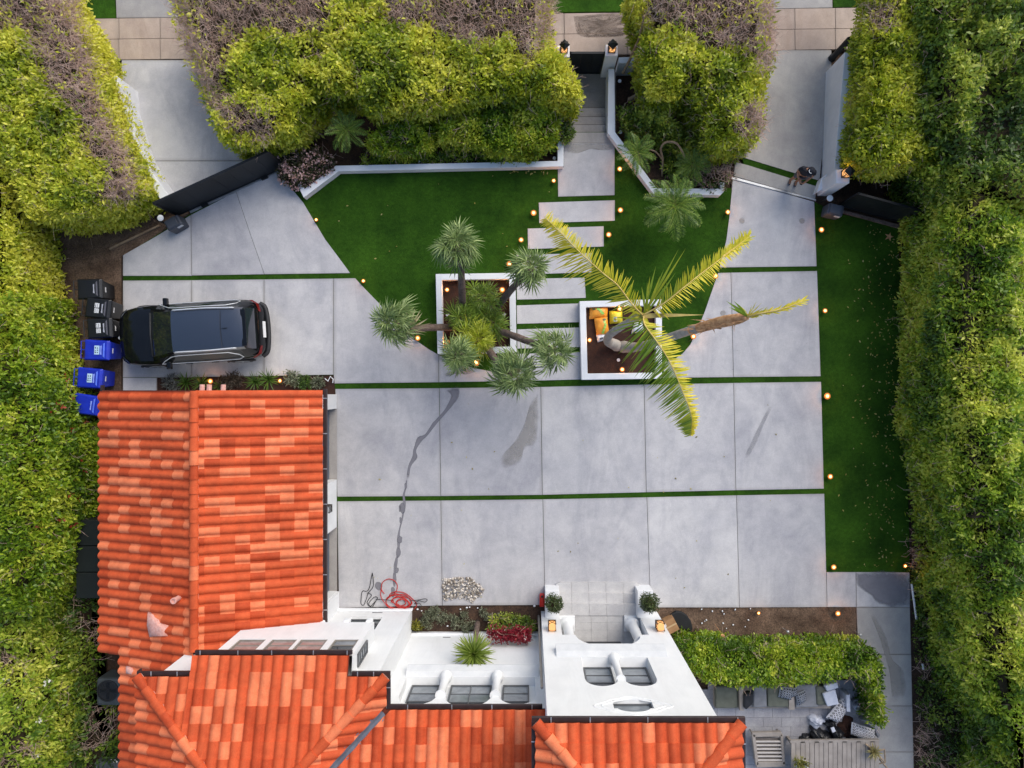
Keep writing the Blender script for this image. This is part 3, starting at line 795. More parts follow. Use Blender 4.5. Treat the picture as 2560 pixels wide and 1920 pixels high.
patch([(316, 1664), (330, 1662), (342, 1672), (338, 1682), (318, 1681)], 3.2, .1, 'mortar_patch')

# ------------------------------------------------------------------ house
hs = thing('house', 'white two storey house with orange hip roofs, arched windows and entry tower', 'house', (-1.5, -9, 0))
TYF, MYF, PYF = -7.33, -8.15, -7.39
w = MB()
# tower wing
wall_n(w, -9.4, -3.82, 0, 2.9, TYF, [(-5.63, -4.63, .78, lambda x: 1.95, 1, .12)])
wall_n(w, -9.4, -3.82, 2.9, 5.62, TYF)
w.add([(-3.82, TYF, 0), (-3.82, -14, 0), (-3.82, -14, 5.62), (-3.82, TYF, 5.62)], [(0, 1, 2, 3)])
w.add([(-9.4, TYF, 0), (-9.4, -14, 0), (-9.4, -14, 5.62), (-9.4, TYF, 5.62)], [(0, 1, 2, 3)])
# side return next to the garage
w.bb(-6.62, -6.22, -6.74, TYF - .01, 0, 2.9)
# bay
bay = [(-7.75, -7.03), (-6.87, -6.19), (-6.10, -5.37), (-5.19, -4.54)]
wall_n(w, -8.0, -4.43, 2.95, 5.5, -6.78, [(a, b, 4.3, lambda x: 5.36, 1, .07) for a, b in bay])
w.add([(-4.43, -6.78, 2.95), (-4.43, TYF, 2.95), (-4.43, TYF, 5.6), (-4.43, -6.78, 5.5)], [(0, 1, 2, 3)])
w.add([(-8.0, -6.78, 2.95), (-8.0, TYF, 2.95), (-8.0, TYF, 5.6), (-8.0, -6.78, 5.5)], [(0, 1, 2, 3)])
w.add([(-8.0, -6.78, 2.95), (-4.43, -6.78, 2.95), (-4.43, TYF, 2.95), (-8.0, TYF, 2.95)], [(0, 1, 2, 3)])
# middle wing
tops = [(-3.4, -2.42), (-2.18, -.98), (-.74, .2)]
def mtop(x):
    for a, b in tops:
        if a <= x <= b:
            r_ = (b - a) / 2; return 4.72 + math.sqrt(max(0, r_ * r_ - (x - (a + b) / 2) ** 2)) * .95
    return 4.72
wall_n(w, -3.82, .43, 0, 3.2, MYF); wall_n(w, -3.82, .43, 3.2, 5.62, MYF, [(-3.4, .2, 3.46, mtop, 48, .26)])
w.add([(-3.4, MYF - .26, 3.4), (.2, MYF - .26, 3.4), (.2, MYF - .26, 5.6), (-3.4, MYF - .26, 5.6)], [(0, 1, 2, 3)])
# entry tower
def atop(x): return 2.24 + (math.sqrt(max(0, .955 ** 2 - (x - 2.375) ** 2)) if abs(x - 2.375) < .955 else 0)
wall_n(w, .43, 4.24, 0, 3.64, PYF, [(1.02, 3.6, .0, atop, 60, .45)])
def wtop(x):
    for a, b in ((1.44, 2.27), (2.43, 3.26)):
        if a <= x <= b:
            r_ = (b - a) / 2; return 5.45 + math.sqrt(max(0, r_ * r_ - (x - (a + b) / 2) ** 2))
    return 5.45
wall_n(w, .43, 4.24, 3.64, 6.3, PYF, [(1.44, 3.26, 4.0, wtop, 48, .3)])
def otop(x): return 7.08 + .17 * math.sqrt(max(0, 1 - ((x - 2.44) / .36) ** 2)) if abs(x - 2.44) < .36 else 7.08
wall_n(w, .43, 4.24, 6.3, 7.92, PYF, [(1.98, 2.9, 6.64, otop, 24, .14)])
w.add([(1.44, PYF - .3, 3.9), (3.26, PYF - .3, 3.9), (3.26, PYF - .3, 6.2), (1.44, PYF - .3, 6.2)], [(0, 1, 2, 3)])
for X in (.43, 4.24): w.add([(X, PYF, 0), (X, -14, 0), (X, -14, 7.92), (X, PYF, 7.92)], [(0, 1, 2, 3)])
# porch interior
w.add([(1.02, PYF - .45, .36), (1.02, -8.35, .36), (1.02, -8.35, 3.3), (1.02, PYF - .45, 3.3)], [(0, 1, 2, 3)])
w.add([(3.6, PYF - .45, .36), (3.6, -8.35, .36), (3.6, -8.35, 3.3), (3.6, PYF - .45, 3.3)], [(0, 1, 2, 3)])
w.add([(1.02, -8.35, 0), (3.6, -8.35, 0), (3.6, -8.35, 3.3), (1.02, -8.35, 3.3)], [(0, 1, 2, 3)])
w.add([(1.02, PYF - .45, 3.3), (3.6, PYF - .45, 3.3), (3.6, -8.35, 3.3), (1.02, -8.35, 3.3)], [(0, 1, 2, 3)])
w.build('wall', M['white'], hs)
# corbels under the bay
for x in (-6.62, -5.95, -5.25, -4.6):
    MB().bb(x - .09, x + .09, -6.74, -7.0, 2.66, 2.95).build('corbel', M['white'], hs, bevel=.04)
for a, b in bay:
    window(hs, a + .0, b - .0, 4.3, 5.36, -6.85, 3, 1, 'frame', ('curtain', 'curtain', 'glass') if a < -5.3 else ('blind', 'glass', 'glass'))
window(hs, -7.27, -6.93, 3.95, 5.0, 0, 4, 1, 'frame_dark', ('blind', 'blind', 'blind', 'blind'), side=-4.43)
window(hs, -5.63, -4.63, .78, 1.95, TYF - .12, 2, 2, 'frame_dark', ('glass', 'glass'))
window(hs, -3.25, -2.48, 3.5, 5.5, MYF - .255, 4, 1)
window(hs, -2.15, -1.02, 3.5, 5.6, MYF - .255, 4, 2)
window(hs, -.7, .03, 3.5, 5.5, MYF - .255, 4, 1)
window(hs, 1.50, 2.25, 4.06, 6.0, PYF - .295, 4, 1)
window(hs, 2.47, 3.22, 4.06, 6.0, PYF - .295, 4, 1)
window(hs, 1.98, 2.9, 6.64, 7.5, PYF - .14, 2, 1, mats=('blind', 'blind'))
# ledges
def ledge(x0, x1, Y, z0, z1, d_):
    m = MB(); P = [(Y - .01, z0 - .12), (Y + d_, z0 - .04), (Y + d_, z0), (Y + d_ * .55, z0 + (z1 - z0) * .6), (Y - .01, z1)]
    V = [(x, y, z) for x in (x0, x1) for y, z in P]; m.add(V, [(k, k + 1, k + 6, k + 5) for k in range(4)] + [(0, 1, 2, 3, 4), (9, 8, 7, 6, 5)]); m.build('ledge', M['ledge'], hs)
ledge(-3.45, .3, MYF, 3.02, 3.45, .17)
ledge(.78, 3.82, PYF, 3.5, 3.98, .18)
MB().bb(-3.82, .43, MYF, MYF + .09, 0, .2).build('wall_plinth', M['white_low'], hs, bevel=.02)
MB().bb(-6.25, -3.78, TYF, TYF + .05, 0, .22).build('wall_plinth', M['white_low'], hs, bevel=.02)
# frieze moulding round the small top window
mo = MB()
for k, (sc_, hh) in enumerate(((1.0, .03), (.80, .05))):
    ctr = Vector((2.44, PYF, 6.95)); P = []
    for a in np.linspace(0, 2 * math.pi, 49):
        rx, rz_ = .80 * sc_, .42 * sc_; wob = 1 + .10 * math.cos(4 * a) + .05 * math.cos(8 * a)
        P.append(ctr + Vector((rx * math.cos(a) * wob, -.004, rz_ * math.sin(a) * wob)))
    mo.tube(P, .02, 6, cap=False)
mo.build('window_moulding', M['white'], hs, smooth=True)
# columns
def column(x, y, z0, z1, r, nm='column', plinth=None, cap=True):
    m = MB(); hgt = z1 - z0
    m.lathe((x, y, z0), [(r * 1.5, 0), (r * 1.5, .06), (r * 1.35, .1), (r * 1.45, .15), (r * 1.12, .22), (r, .28), (r * .86, hgt - .18), (r * 1.05, hgt - .13), (r * .95, hgt - .1), (r * 1.3, hgt - .04), (r * 1.3, hgt)], 20)
    o = m.build(nm, M['white'], hs, smooth=True, angle=50)
    if plinth: MB().box((x, y, z0 - plinth[1] / 2), (plinth[0], plinth[0], plinth[1])).build('plinth', M['white'], o, bevel=.01)
column(1.27, -7.66, .46, 2.24, .165, plinth=(.5, .1)); column(3.36, -7.66, .46, 2.24, .165, plinth=(.5, .1))
column(2.35, PYF - .02, 3.98, 5.45, .1); column(-2.3, MYF + .02, 3.44, 4.72, .115); column(-.86, MYF + .02, 3.44, 4.72, .115)
# entry steps, wing walls, landing tiles
yb = [-6.33, -6.67, -7.01, -7.36]
for k in range(3):
    z = .13 * (k + 1); x0, x1 = .86, 3.68
    y0, y1 = [G(0, 1456, .12).y, G(0, 1483, .25).y, G(0, 1510, .38).y][k], [G(0, 1483, .25).y, G(0, 1510, .38).y, G(0, 1537, .38).y][k]
    n_ = 5
    for c in range(n_):
        xa, xb = x0 + (x1 - x0) * c / n_, x0 + (x1 - x0) * (c + 1) / n_
        P = [Vector((xa + .003, y0, z)), Vector((xb - .003, y0, z)), Vector((xb - .003, y1 - .02, z)), Vector((xa + .003, y1 - .02, z))]
        if k == 0 and c == 0: P = [Vector((xa + .003, y0 - .22, z)), Vector((xa + .06, y0 - .06, z)), Vector((xa + .2, y0, z))] + P[1:]
        if k == 0 and c == n_ - 1: P = [P[0], Vector((xb - .2, y0, z)), Vector((xb - .06, y0 - .06, z)), Vector((xb - .003, y0 - .22, z))] + P[2:]
        MB().prism(P, .2).build('step_tile', M['stone'], hs)
for r in range(4):
    y0, y1 = -7.40 - r * .25, -7.40 - (r + 1) * .25
    for c in range(5):
        xa, xb = 1.02 + c * .516, 1.02 + (c + 1) * .516
        MB().prism([Vector((xa + .003, y0, .36)), Vector((xb - .003, y0, .36)), Vector((xb - .003, y1 + .004, .36)), Vector((xa + .003, y1 + .004, .36))], .1).build('floor_tile', M['stone'], hs)
MB().bb(1.55, 3.0, -8.30, -8.26, .37, 2.7).build('front_door', M['door'], hs, bevel=.01)
for (xa, xb) in ((.55, 1.0), (3.5, 4.0)):
    MB().bb(xa, xb, -6.52, PYF - .01, 0, .68).build('wing_wall', M['white'], hs, bevel=.02)
MB().tube([(.35, -7.55, 0), (.35, -7.55, 5.6)], .035, 8).build('downspout', M['frame'], hs)

# roofs
ZE, ZP = 5.7, 8.0
def q3(pts, f): return [(x, y, f(x, y)) for x, y in pts]
fN = lambda x, y: ZE - (y + 7.22) * .3436 - .05
fW = lambda x, y: ZE + (x + 9.72) * .3436 - .05
fE = lambda x, y: ZE - (x + 3.54) * .3436 - .05
fM = lambda x, y: ZE - (y + 8.04) * .3436 - .05
rb = MB()
rb.add(q3([(-9.72, -7.22), (-3.54, -7.22), (-6.63, -10.31)], fN), [(0, 1, 2)])
rb.add(q3([(-8.39, -6.74), (-4.5, -6.74), (-4.5, -7.22), (-8.39, -7.22)], fN), [(0, 1, 2, 3)])
rb.add(q3([(-9.72, -7.22), (-6.63, -10.31), (-9.72, -12)], fW), [(0, 1, 2)])
rb.add(q3([(-3.54, -7.22), (-3.54, -8.04), (-5.8, -10.31), (-6.63, -10.31)], fE), [(0, 1, 2, 3)])
rb.add(q3([(-3.54, -8.04), (.43, -8.04), (.43, -10.6), (-6.1, -10.6)], fM), [(0, 1, 2, 3)])
rf = rb.build('roof', M['underlay'], hs)
HR = Roof()
hipL, hipR = (1, 1, 16.94), (-1, 1, 3.68)
ncol = 15
HR.field(rf, (-4.5, -6.75, fN(0, -6.75) + .06), (-1, 0), (0, -1), 15, 9, [(1, 0, 8.40), hipL, hipR, (-1, 0, -4.49)], 3)
HR.field(rf, (-8.39, -7.22, fN(0, -7.22) + .06), (-1, 0), (0, -1), 6, 9, [(-1, 0, -8.40), hipL], 3)
HR.field(rf, (-4.5 + 4 * TW, -7.22, fN(0, -7.22) + .06), (-1, 0), (0, -1), 4, 9, [(1, 0, 4.49), hipR], 3)
HR.field(rf, (-9.72, -7.22, fW(-9.72, 0) + .06), (0, -1), (1, 0), 14, 8, [(-1, -1, -16.94)], 2)
HR.field(rf, (-3.54, -7.22 - 9 * TW, fE(-3.54, 0) + .06), (0, 1), (-1, 0), 9, 8, [(1, -1, -3.68), (-1, 1, 4.40)], 2)
HR.field(rf, (.48, -8.04, fM(0, -8.04) + .06), (-1, 0), (0, -1), 25, 6, [(1, -1, -4.60)], 3)
pN = lambda x, y: ZP - (y + 7.28) * .3436 - .05
pW = lambda x, y: ZP + (x - .18) * .3436 - .05
pE = lambda x, y: ZP - (x - 4.62) * .3436 - .05
rb = MB()
rb.add(q3([(.18, -7.28), (4.62, -7.28), (2.4, -9.5)], pN), [(0, 1, 2)])
rb.add(q3([(.18, -7.28), (2.4, -9.5), (2.4, -11), (.18, -11)], pW), [(0, 1, 2, 3)])
rb.add(q3([(4.62, -7.28), (2.4, -9.5), (2.4, -11), (4.62, -11)], pE), [(0, 1, 2, 3)])
pf = rb.build('roof', M['underlay'], hs)
PL, PR = (1, 1, 7.10), (-1, 1, 11.90)
HR.field(pf, (4.62, -7.28, pN(0, -7.28) + .06), (-1, 0), (0, -1), 17, 6, [PL, PR], 5)
HR.field(pf, (.18, -7.28, pW(.18, 0) + .06), (0, -1), (1, 0), 9, 5, [(-1, -1, -7.10)], 4)
HR.field(pf, (4.62, -7.28 - 9 * TW, pE(4.62, 0) + .06), (0, 1), (-1, 0), 9, 5, [(1, -1, -11.90)], 4)
HR.emit(300)
ridge(rf, (-9.72, -7.22, ZE - .02), (-7.2, -9.74, ZE + 2.52 * .3436))
ridge(rf, (-3.54, -7.22, ZE - .02), (-6.06, -9.74, ZE + 2.52 * .3436))
ridge(pf, (.18, -7.28, ZP - .02), (2.0, -9.1, ZP + 1.82 * .3436))
ridge(pf, (4.62, -7.28, ZP - .02), (2.8, -9.1, ZP + 1.82 * .3436))
vm = MB()
for sx in (-1, 1):
    vm.add([(-3.6, -8.1, ZE - .0 + .03), (-5.9, -10.4, ZE + 2.3 * .3436 + .03), (-5.9 + sx * .09, -10.4 - sx * .09, ZE + 2.3 * .3436 + .09), (-3.6 + sx * .09, -8.1 - sx * .09, ZE + .09)], [(0, 1, 2, 3)])
vm.build('valley_flashing', M['zinc'], hs)
gu = MB()
def gut_x(x0, x1, y, z, straps):
    gu.bb(x0, x1, y, y + .105, z - .10, z - .02)
    for s_ in straps: MB().bb(s_ - .011, s_ + .011, y - .005, y + .11, z - .02, z - .008).build('gutter_strap', M['steel'], hs)
def gut_y(x, y0, y1, z, sgn, straps):
    gu.bb(x, x + sgn * .105, y0, y1, z - .10, z - .021)
    for s_ in straps: MB().bb(x - .003, x + sgn * .11, s_ - .011, s_ + .011, z - .02, z - .008).build('gutter_strap', M['steel'], hs)
gut_x(-9.75, -8.41, -7.21, ZE + .01, (-8.75, -9.4)); gut_x(-8.39, -4.43, -6.745, ZE - .15, (-8.25, -7.3, -6.45, -5.4, -4.55)); gut_x(-4.4, -3.44, -7.215, ZE + .01, (-4.25, -3.85))
gut_y(-3.54, -7.22, -7.935, ZE + .012, 1, (-7.5,)); gut_x(-3.53, .36, -8.04, ZE + .012, (-3.0, -1.9, -.9, .1))
gut_x(.08, 4.72, -7.28, ZP + .01, (.5, 1.35, 2.6, 3.9, 4.55)); gut_y(.18, -7.275, -11, ZP + .01, -1, (-7.7, -8.4)); gut_y(4.62, -7.275, -11, ZP + .01, 1, (-7.75, -8.5))
gu.build('gutter', M['gutter'], hs, bevel=.008)
MB().bb(-9.77, -9.73, -7.1, -12, ZE - .2, ZE - .03).build('fascia', M['gutter'], hs)
MB().bb(-2.77, -2.52, MYF, MYF + .012, .30, .325).build('wall_vent', M['black_metal'], hs)
MB().bb(-5.05, -4.72, TYF, TYF + .012, .36, .385).build('wall_vent', M['black_metal'], hs)

# wall lanterns
lantern('wall_lantern', 'lit lantern on the entry tower wall left of the arch', Vector((.73, PYF + .16, 1.72)), 1.05, wall_dir=(0, -.15, 0), hip=False)
lantern('wall_lantern', 'lit lantern on the entry tower wall right of the arch', Vector((4.0, PYF + .16, 1.72)), 1.05, wall_dir=(0, -.15, 0), hip=False)
lantern('wall_lantern', 'unlit lantern on the white pier between the garage doors', Vector((gx1 + .15, G(0, 1271, 1.6).y, 1.5)), 1.0, lit=False, wall_dir=(-.14, 0, 0), hip=False)
# ------------------------------------------------------------------ foliage engine
def _h(ix, iy, iz, seed):
    h = (ix.astype(np.int64) * 374761393 + iy.astype(np.int64) * 668265263 + iz.astype(np.int64) * 2147483647 + seed * 974711) & 0xffffffff
    h = ((h ^ (h >> 13)) * 1274126177) & 0xffffffff
    return ((h ^ (h >> 16)) & 0xffff) / 65535.0
def vnoise(P, seed=0):
    I = np.floor(P).astype(np.int64); f = P - I; f = f * f * (3 - 2 * f)
    x, y, z = I[:, 0], I[:, 1], I[:, 2]; r = 0
    for dx in (0, 1):
        for dy in (0, 1):
            for dz in (0, 1):
                wgt = (f[:, 0] if dx else 1 - f[:, 0]) * (f[:, 1] if dy else 1 - f[:, 1]) * (f[:, 2] if dz else 1 - f[:, 2])
                r = r + wgt * _h(x + dx, y + dy, z + dz, seed)
    return r
def fbm(P, seed=0, o=3):
    r = 0; a = .57; s = 1.0
    for k in range(o): r = r + a * vnoise(P * s + 17.3 * k, seed + k); a *= .5; s *= 2.1
    return r
def unit(A): return A / np.maximum(1e-9, np.linalg.norm(A, axis=1))[:, None]
def inpoly(X, Y, poly):
    r = np.zeros(len(X), bool); n = len(poly)
    for i in range(n):
        x0, y0 = poly[i]; x1, y1 = poly[(i + 1) % n]
        if y0 == y1: continue
        c = ((y0 > Y) != (y1 > Y)) & (X < (x1 - x0) * (Y - y0) / (y1 - y0) + x0); r ^= c
    return r
def edgedist(X, Y, poly):
    dmin = np.full(len(X), 1e9); n = len(poly); nx = np.zeros(len(X)); ny = np.zeros(len(X))
    for i in range(n):
        a = np.array(poly[i]); b = np.array(poly[(i + 1) % n]); e = b - a; l2 = (e ** 2).sum() + 1e-12
        t = np.clip(((X - a[0]) * e[0] + (Y - a[1]) * e[1]) / l2, 0, 1)
        qx, qy = X - (a[0] + t * e[0]), Y - (a[1] + t * e[1]); dd = np.hypot(qx, qy); m = dd < dmin
        dmin = np.where(m, dd, dmin); nx = np.where(m, -qx / (dd + 1e-9), nx); ny = np.where(m, -qy / (dd + 1e-9), ny)
    return dmin, nx, ny
def to_px(C): s = F / (H - C[:, 2]); return NX + C[:, 0] * s, NY - C[:, 1] * s

def leaves_from(C, N, per, L, Wd, seed, tbase, spread=.9, tjit=.12, up=.25):
    """rosettes of rhombic folded leaves at cluster points C with outward normals N"""
    rg = np.random.default_rng(seed); n = len(C)
    NN = N.repeat(per, 0)
    D = unit(NN * .35 + rg.normal(size=(n * per, 3)) * spread + np.array([0, 0, up * .4]))
    P = C.repeat(per, 0) + D * .02 + rg.normal(size=(n * per, 3)) * L * .35
    A = unit(np.cross(D, NN + rg.normal(size=(n * per, 3)) * .45))
    ln = L * rg.uniform(.5, 1.4, n * per)[:, None]; wd = Wd * rg.uniform(.7, 1.2, n * per)[:, None]
    B = np.cross(A, D)
    V = np.stack([P, P + D * ln * .5 + A * wd * .5 + B * wd * .12, P + D * ln, P + D * ln * .5 - A * wd * .5 + B * wd * .12], 1).reshape(-1, 3)
    T = np.clip(tbase.repeat(per) + rg.normal(size=n * per) * tjit, 0, 1)
    return V, np.arange(len(V)).reshape(-1, 4), T.repeat(4)

def twigs_from(C, N, seed, L=.5, r=.0078, br=2, up=.3, spread=.55):
    rg = np.random.default_rng(seed); n = len(C)
    D = unit(N * .6 + rg.normal(size=(n, 3)) * spread + np.array([0, 0, up])); ln = L * rg.uniform(.5, 1.3, n)
    D2 = unit(D + rg.normal(size=(n, 3)) * .35)
    base, mid = C - D * (ln * .35)[:, None], C + D * (ln * .25)[:, None]; tip = mid + D2 * (ln * .45)[:, None]
    S = [(base, mid, r, r * .75), (mid, tip, r * .75, r * .3)]
    for b in range(br):
        t = rg.uniform(.2, .9, n)[:, None]; o = base + (mid - base) * t if b % 2 else mid + (tip - mid) * t
        d3 = unit(D + rg.normal(size=(n, 3)) * .8); S.append((o, o + d3 * (ln * rg.uniform(.25, .55, n))[:, None], r * .6, r * .25))
    Vs, Fs, k = [], [], 0
    for a, b, ra, rb in S:
        t = unit(b - a); u = unit(np.cross(t, np.array([.31, .57, .76]) + 0 * t)); w = np.cross(t, u)
        ring = []
        for q, rr in ((a, ra), (b, rb)):
            for j in range(3):
                an = 2 * math.pi * j / 3; ring.append(q + (u * math.cos(an) + w * math.sin(an)) * rr)
        V = np.stack(ring, 1).reshape(-1, 3); i = np.arange(n) * 6 + k
        for j in range(3):
            Fs.append(np.stack([i + j, i + (j + 1) % 3, i + 3 + (j + 1) % 3, i + 3 + j], 1))
        Vs.append(V); k += len(V)
    return np.concatenate(Vs), np.concatenate(Fs)

LEAF_YEL = leafmat('hedge_leaf_yellow', [(0, (.07, .11, .016)), (.3, (.21, .29, .022)), (.6, (.46, .53, .03)), (1, (.76, .74, .10))], .42)
LEAF_GRN = leafmat('hedge_leaf_green', [(0, (.04, .09, .012)), (.35, (.12, .23, .016)), (.7, (.30, .43, .022)), (1, (.58, .62, .07))], .4)
LEAF_DRK = leafmat('hedge_leaf_dark', [(0, (.035, .07, .018)), (.4, (.10, .18, .026)), (.75, (.24, .34, .035)), (1, (.50, .55, .08))], .38)
LEAF_OLV = leafmat('hedge_leaf_olive', [(0, (.05, .105, .022)), (.35, (.16, .29, .03)), (.7, (.40, .53, .045)), (1, (.72, .74, .13))], .45)

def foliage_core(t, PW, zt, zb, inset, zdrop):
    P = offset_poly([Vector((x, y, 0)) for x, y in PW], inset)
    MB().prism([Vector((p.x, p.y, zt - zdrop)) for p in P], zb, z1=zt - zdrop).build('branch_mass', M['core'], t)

def hedge(name, label, cat, poly, zt, zb=.0, leaf=LEAF_YEL, dens=170, per=5, L=.145, Wd=.07, bump=.32, er=.55, tb=.45, tv=1.0, dead=(), dead_all=0.0, seed=1,
          group=None, sides=1.0, zfun=None, holes=(), inset=.42, zdrop=.5, flowers=None, nscale=1.6, side_light=0.0, twigL=.50, gaps=.335):
    """clipped hedge or bush: poly = outline [(px, py, z of that outline point)]"""
    PW = [(G(*p).x, G(*p).y) for p in poly]
    a = sum(PW[i][0] * PW[(i + 1) % len(PW)][1] - PW[(i + 1) % len(PW)][0] * PW[i][1] for i in range(len(PW)))
    if a < 0: PW = PW[::-1]
    A = abs(a) / 2
    cx, cy = sum(p[0] for p in PW) / len(PW), sum(p[1] for p in PW) / len(PW)
    t = thing(name, label, cat, (cx, cy, zb), group=group)
    rg = np.random.default_rng(seed)
    xs, ys = [p[0] for p in PW], [p[1] for p in PW]
    bbA = (max(xs) - min(xs)) * (max(ys) - min(ys))
    dens *= 1.25; n = int(dens * bbA)
    X = rg.uniform(min(xs), max(xs), n); Y = rg.uniform(min(ys), max(ys), n)
    m = inpoly(X, Y, PW); X, Y = X[m], Y[m]
    dd, nx, ny = edgedist(X, Y, PW)
    e = np.clip(1 - dd / er, 0, 1)
    Z0 = np.full(len(X), float(zt)) if zfun is None else zfun(X, Y)
    nb = (fbm(np.stack([X, Y, X * 0 + seed], 1) * nscale, seed) - .5) * 1.25 + .45 * (vnoise(np.stack([X, Y, X * 0 + seed], 1) * 3.1, seed + 77) - .5)
    Z = Z0 - (1 - np.sqrt(1 - np.minimum(.98, e * e))) * min(er, zt - zb) * .9 + nb * bump * 2 - rg.random(len(X)) ** 2 * .45
    N = unit(np.stack([-nx * e * 1.1, -ny * e * 1.1, np.ones(len(X)) * (1.02 - e * .55)], 1))
    C = np.stack([X, Y, Z], 1)
    # sides
    Cs, Ns = [C], [N]
    for i in range(len(PW)):
        p, q = np.array(PW[i]), np.array(PW[(i + 1) % len(PW)]); ed = q - p; ln = np.hypot(*ed)
        if ln < .05: continue
        on = np.array([ed[1], -ed[0]]) / ln
        k = int(dens * ln * max(.2, zt - er - zb) * sides)
        s = rg.random(k); z = rg.uniform(zb, zt - er * .5, k)
        xy = p + ed * s[:, None]
        nn = fbm(np.stack([xy[:, 0], xy[:, 1], z], 1) * nscale, seed + 3) - .5
        off = nn * bump * 1.1 - rg.random(k) ** 2 * .35 - np.clip((zb + .3 - z), 0, 1) * .3
        Cs.append(np.stack([xy[:, 0] + on[0] * off, xy[:, 1] + on[1] * off, z], 1))
        Ns.append(unit(np.stack([np.full(k, on[0]), np.full(k, on[1]), np.full(k, .35)], 1)))
    nt = len(C); C = np.concatenate(Cs); N = np.concatenate(Ns)
    px, py = to_px(C)
    keep = np.ones(len(C), bool)
    for hpoly in holes: keep &= ~inpoly(px, py, hpoly)
    dz = np.zeros(len(C), bool)
    for dp in dead: dz |= inpoly(px + rg.normal(size=len(px)) * 7, py + rg.normal(size=len(px)) * 7, dp)
    g2 = fbm(C * 1.3, seed + 9)
    dz |= (g2 < dead_all)
    lf = keep & (~dz | (rg.random(len(C)) < .07))
    tb_ = np.clip(tb + tv * (fbm(C * .9, seed + 21) - .5) * 1.2 + (fbm(C * 3.2, seed + 23) - .5) * 1.3, 0, 1)
    gap = .5 * fbm(C * 2.1, seed + 31) + .5 * vnoise(C * 4.6, seed + 37); lf &= ~((gap < gaps + .02) & (rg.random(len(C)) < .9))
    tb_ = np.clip(tb_ + (.22 if leaf is LEAF_YEL else .17), 0, 1); tb_[nt:] = np.clip(tb_[nt:] + side_light, 0, 1)
    V, Fq, T = leaves_from(C[lf], N[lf], per, L, Wd, seed, tb_[lf])
    np_mesh('foliage', V, Fq, leaf, t, T, 'stuff')
    sel = keep & dz
    idx = np.where(sel)[0]
    extra = np.where(keep & ~dz)[0]; extra = extra[rg.random(len(extra)) < .035]
    idx = np.concatenate([idx[rg.random(len(idx)) < .55], extra])
    if len(idx):
        TVv, TFf = twigs_from(C[idx], N[idx], seed + 5, twigL)
        np_mesh('twigs', TVv, TFf, M['twig'], t, None, 'stuff')
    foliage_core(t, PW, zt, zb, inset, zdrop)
    if flowers:
        fp, fm, cnt, sz = flowers
        ii = np.where(lf & inpoly(px, py, fp))[0] if fp else np.where(lf)[0]
        if len(ii):
            ii = rg.choice(ii, min(cnt, len(ii)), replace=False)
            V, Fq, T = leaves_from(C[ii] + N[ii] * .06, N[ii], 6, sz, sz * .8, seed + 8, np.full(len(ii), .5), .8)
            np_mesh('flowers', V, Fq, fm, t, T, 'stuff')
    return t

# hedges --------------------------------------------------------------
Z = 2.6
hedge('hedge', 'tall clipped hedge with bare pinkish twigs and yellow edge left of the left driveway', 'hedge',
      [(-60, -60, Z), (168, -60, .8), (188, 0, .8), (268, 137, .8), (280, 202, .8), (322, 311, .8), (360, 405, .8), (402, 503, .6), (318, 558, .5), (180, 580, .5), (40, 420, 2.2), (-60, 380, 2.2)],
      Z, 0, LEAF_YEL, dens=210, tb=.52, seed=31, bump=.16, side_light=.34, er=.3,
      dead=[[(-60, -60), (190, -60), (205, 90), (225, 160), (140, 150), (60, 70), (-60, 90)], [(65, 60), (210, 120), (240, 200), (250, 300), (200, 290), (120, 220), (75, 120)],
            [(150, 190), (235, 210), (290, 340), (345, 450), (340, 500), (235, 505), (270, 420), (220, 350)], [(180, 330), (250, 350), (290, 400), (240, 400)]], inset=.35)
hedge('hedge', 'yellow green hedge bulging over the dirt strip above the trash bins', 'hedge',
      [(-80, 330, 3), (30, 360, 3), (80, 480, 1.2), (120, 560, .3), (145, 640, .3), (152, 720, .3), (156, 800, .3), (176, 890, .3), (-80, 900, 3)], 3.0, 0, LEAF_YEL, dens=190, tb=.58, seed=32, bump=.3, er=.9,
      side_light=.1)
REDF = leafmat('red_young_leaf', [(0, (.28, .03, .02)), (1, (.45, .08, .04))])
WHF = leafmat('white_flower', [(0, (.78, .78, .72)), (1, (.85, .85, .82))], .2)
hedge('hedge', 'bright green hedge with red shoots beside the blue bins and garage roof', 'hedge',
      [(-80, 800, 3.4), (80, 740, 2), (150, 800, .8), (182, 890, .5), (216, 985, .4), (242, 1110, .4), (244, 1250, .4), (228, 1400, .4), (150, 1500, 1.2), (-80, 1500, 3.4)], 3.4, 0, LEAF_GRN, dens=190, tb=.50, seed=33, bump=.4,
      er=1.0, flowers=([(80, 850), (210, 850), (215, 1420), (60, 1420)], REDF, 45, .1), side_light=.05)
hedge('bush', 'loose olive bush with small white blossoms left of the dark side yard', 'bush',
      [(-80, 1460, 3), (120, 1440, 1.6), (150, 1540, .6), (140, 1600, .6), (178, 1700, .5), (182, 1800, .5), (160, 2000, .5), (-80, 2000, 3)], 2.8, 0, LEAF_OLV, dens=150, tb=.52, seed=34, bump=.55, er=.9, dead_all=.30,
      flowers=([(0, 1700), (200, 1600), (200, 1920), (0, 1920)], WHF, 26, .10))
hedge('shrub', 'dark sparse shrub in the shaded side yard by the air conditioner', 'bush',
      [(205, 1400, .8), (245, 1430, .8), (235, 1600, .8), (225, 1700, .6), (300, 1790, .4), (300, 1990, .4), (170, 1990, .6), (180, 1700, .8), (150, 1560, .8)], .9, 0, LEAF_DRK, dens=70, tb=.25, seed=35, bump=.35, er=.6, dead_all=.42,
      flowers=(None, WHF, 14, .07), zdrop=.75)
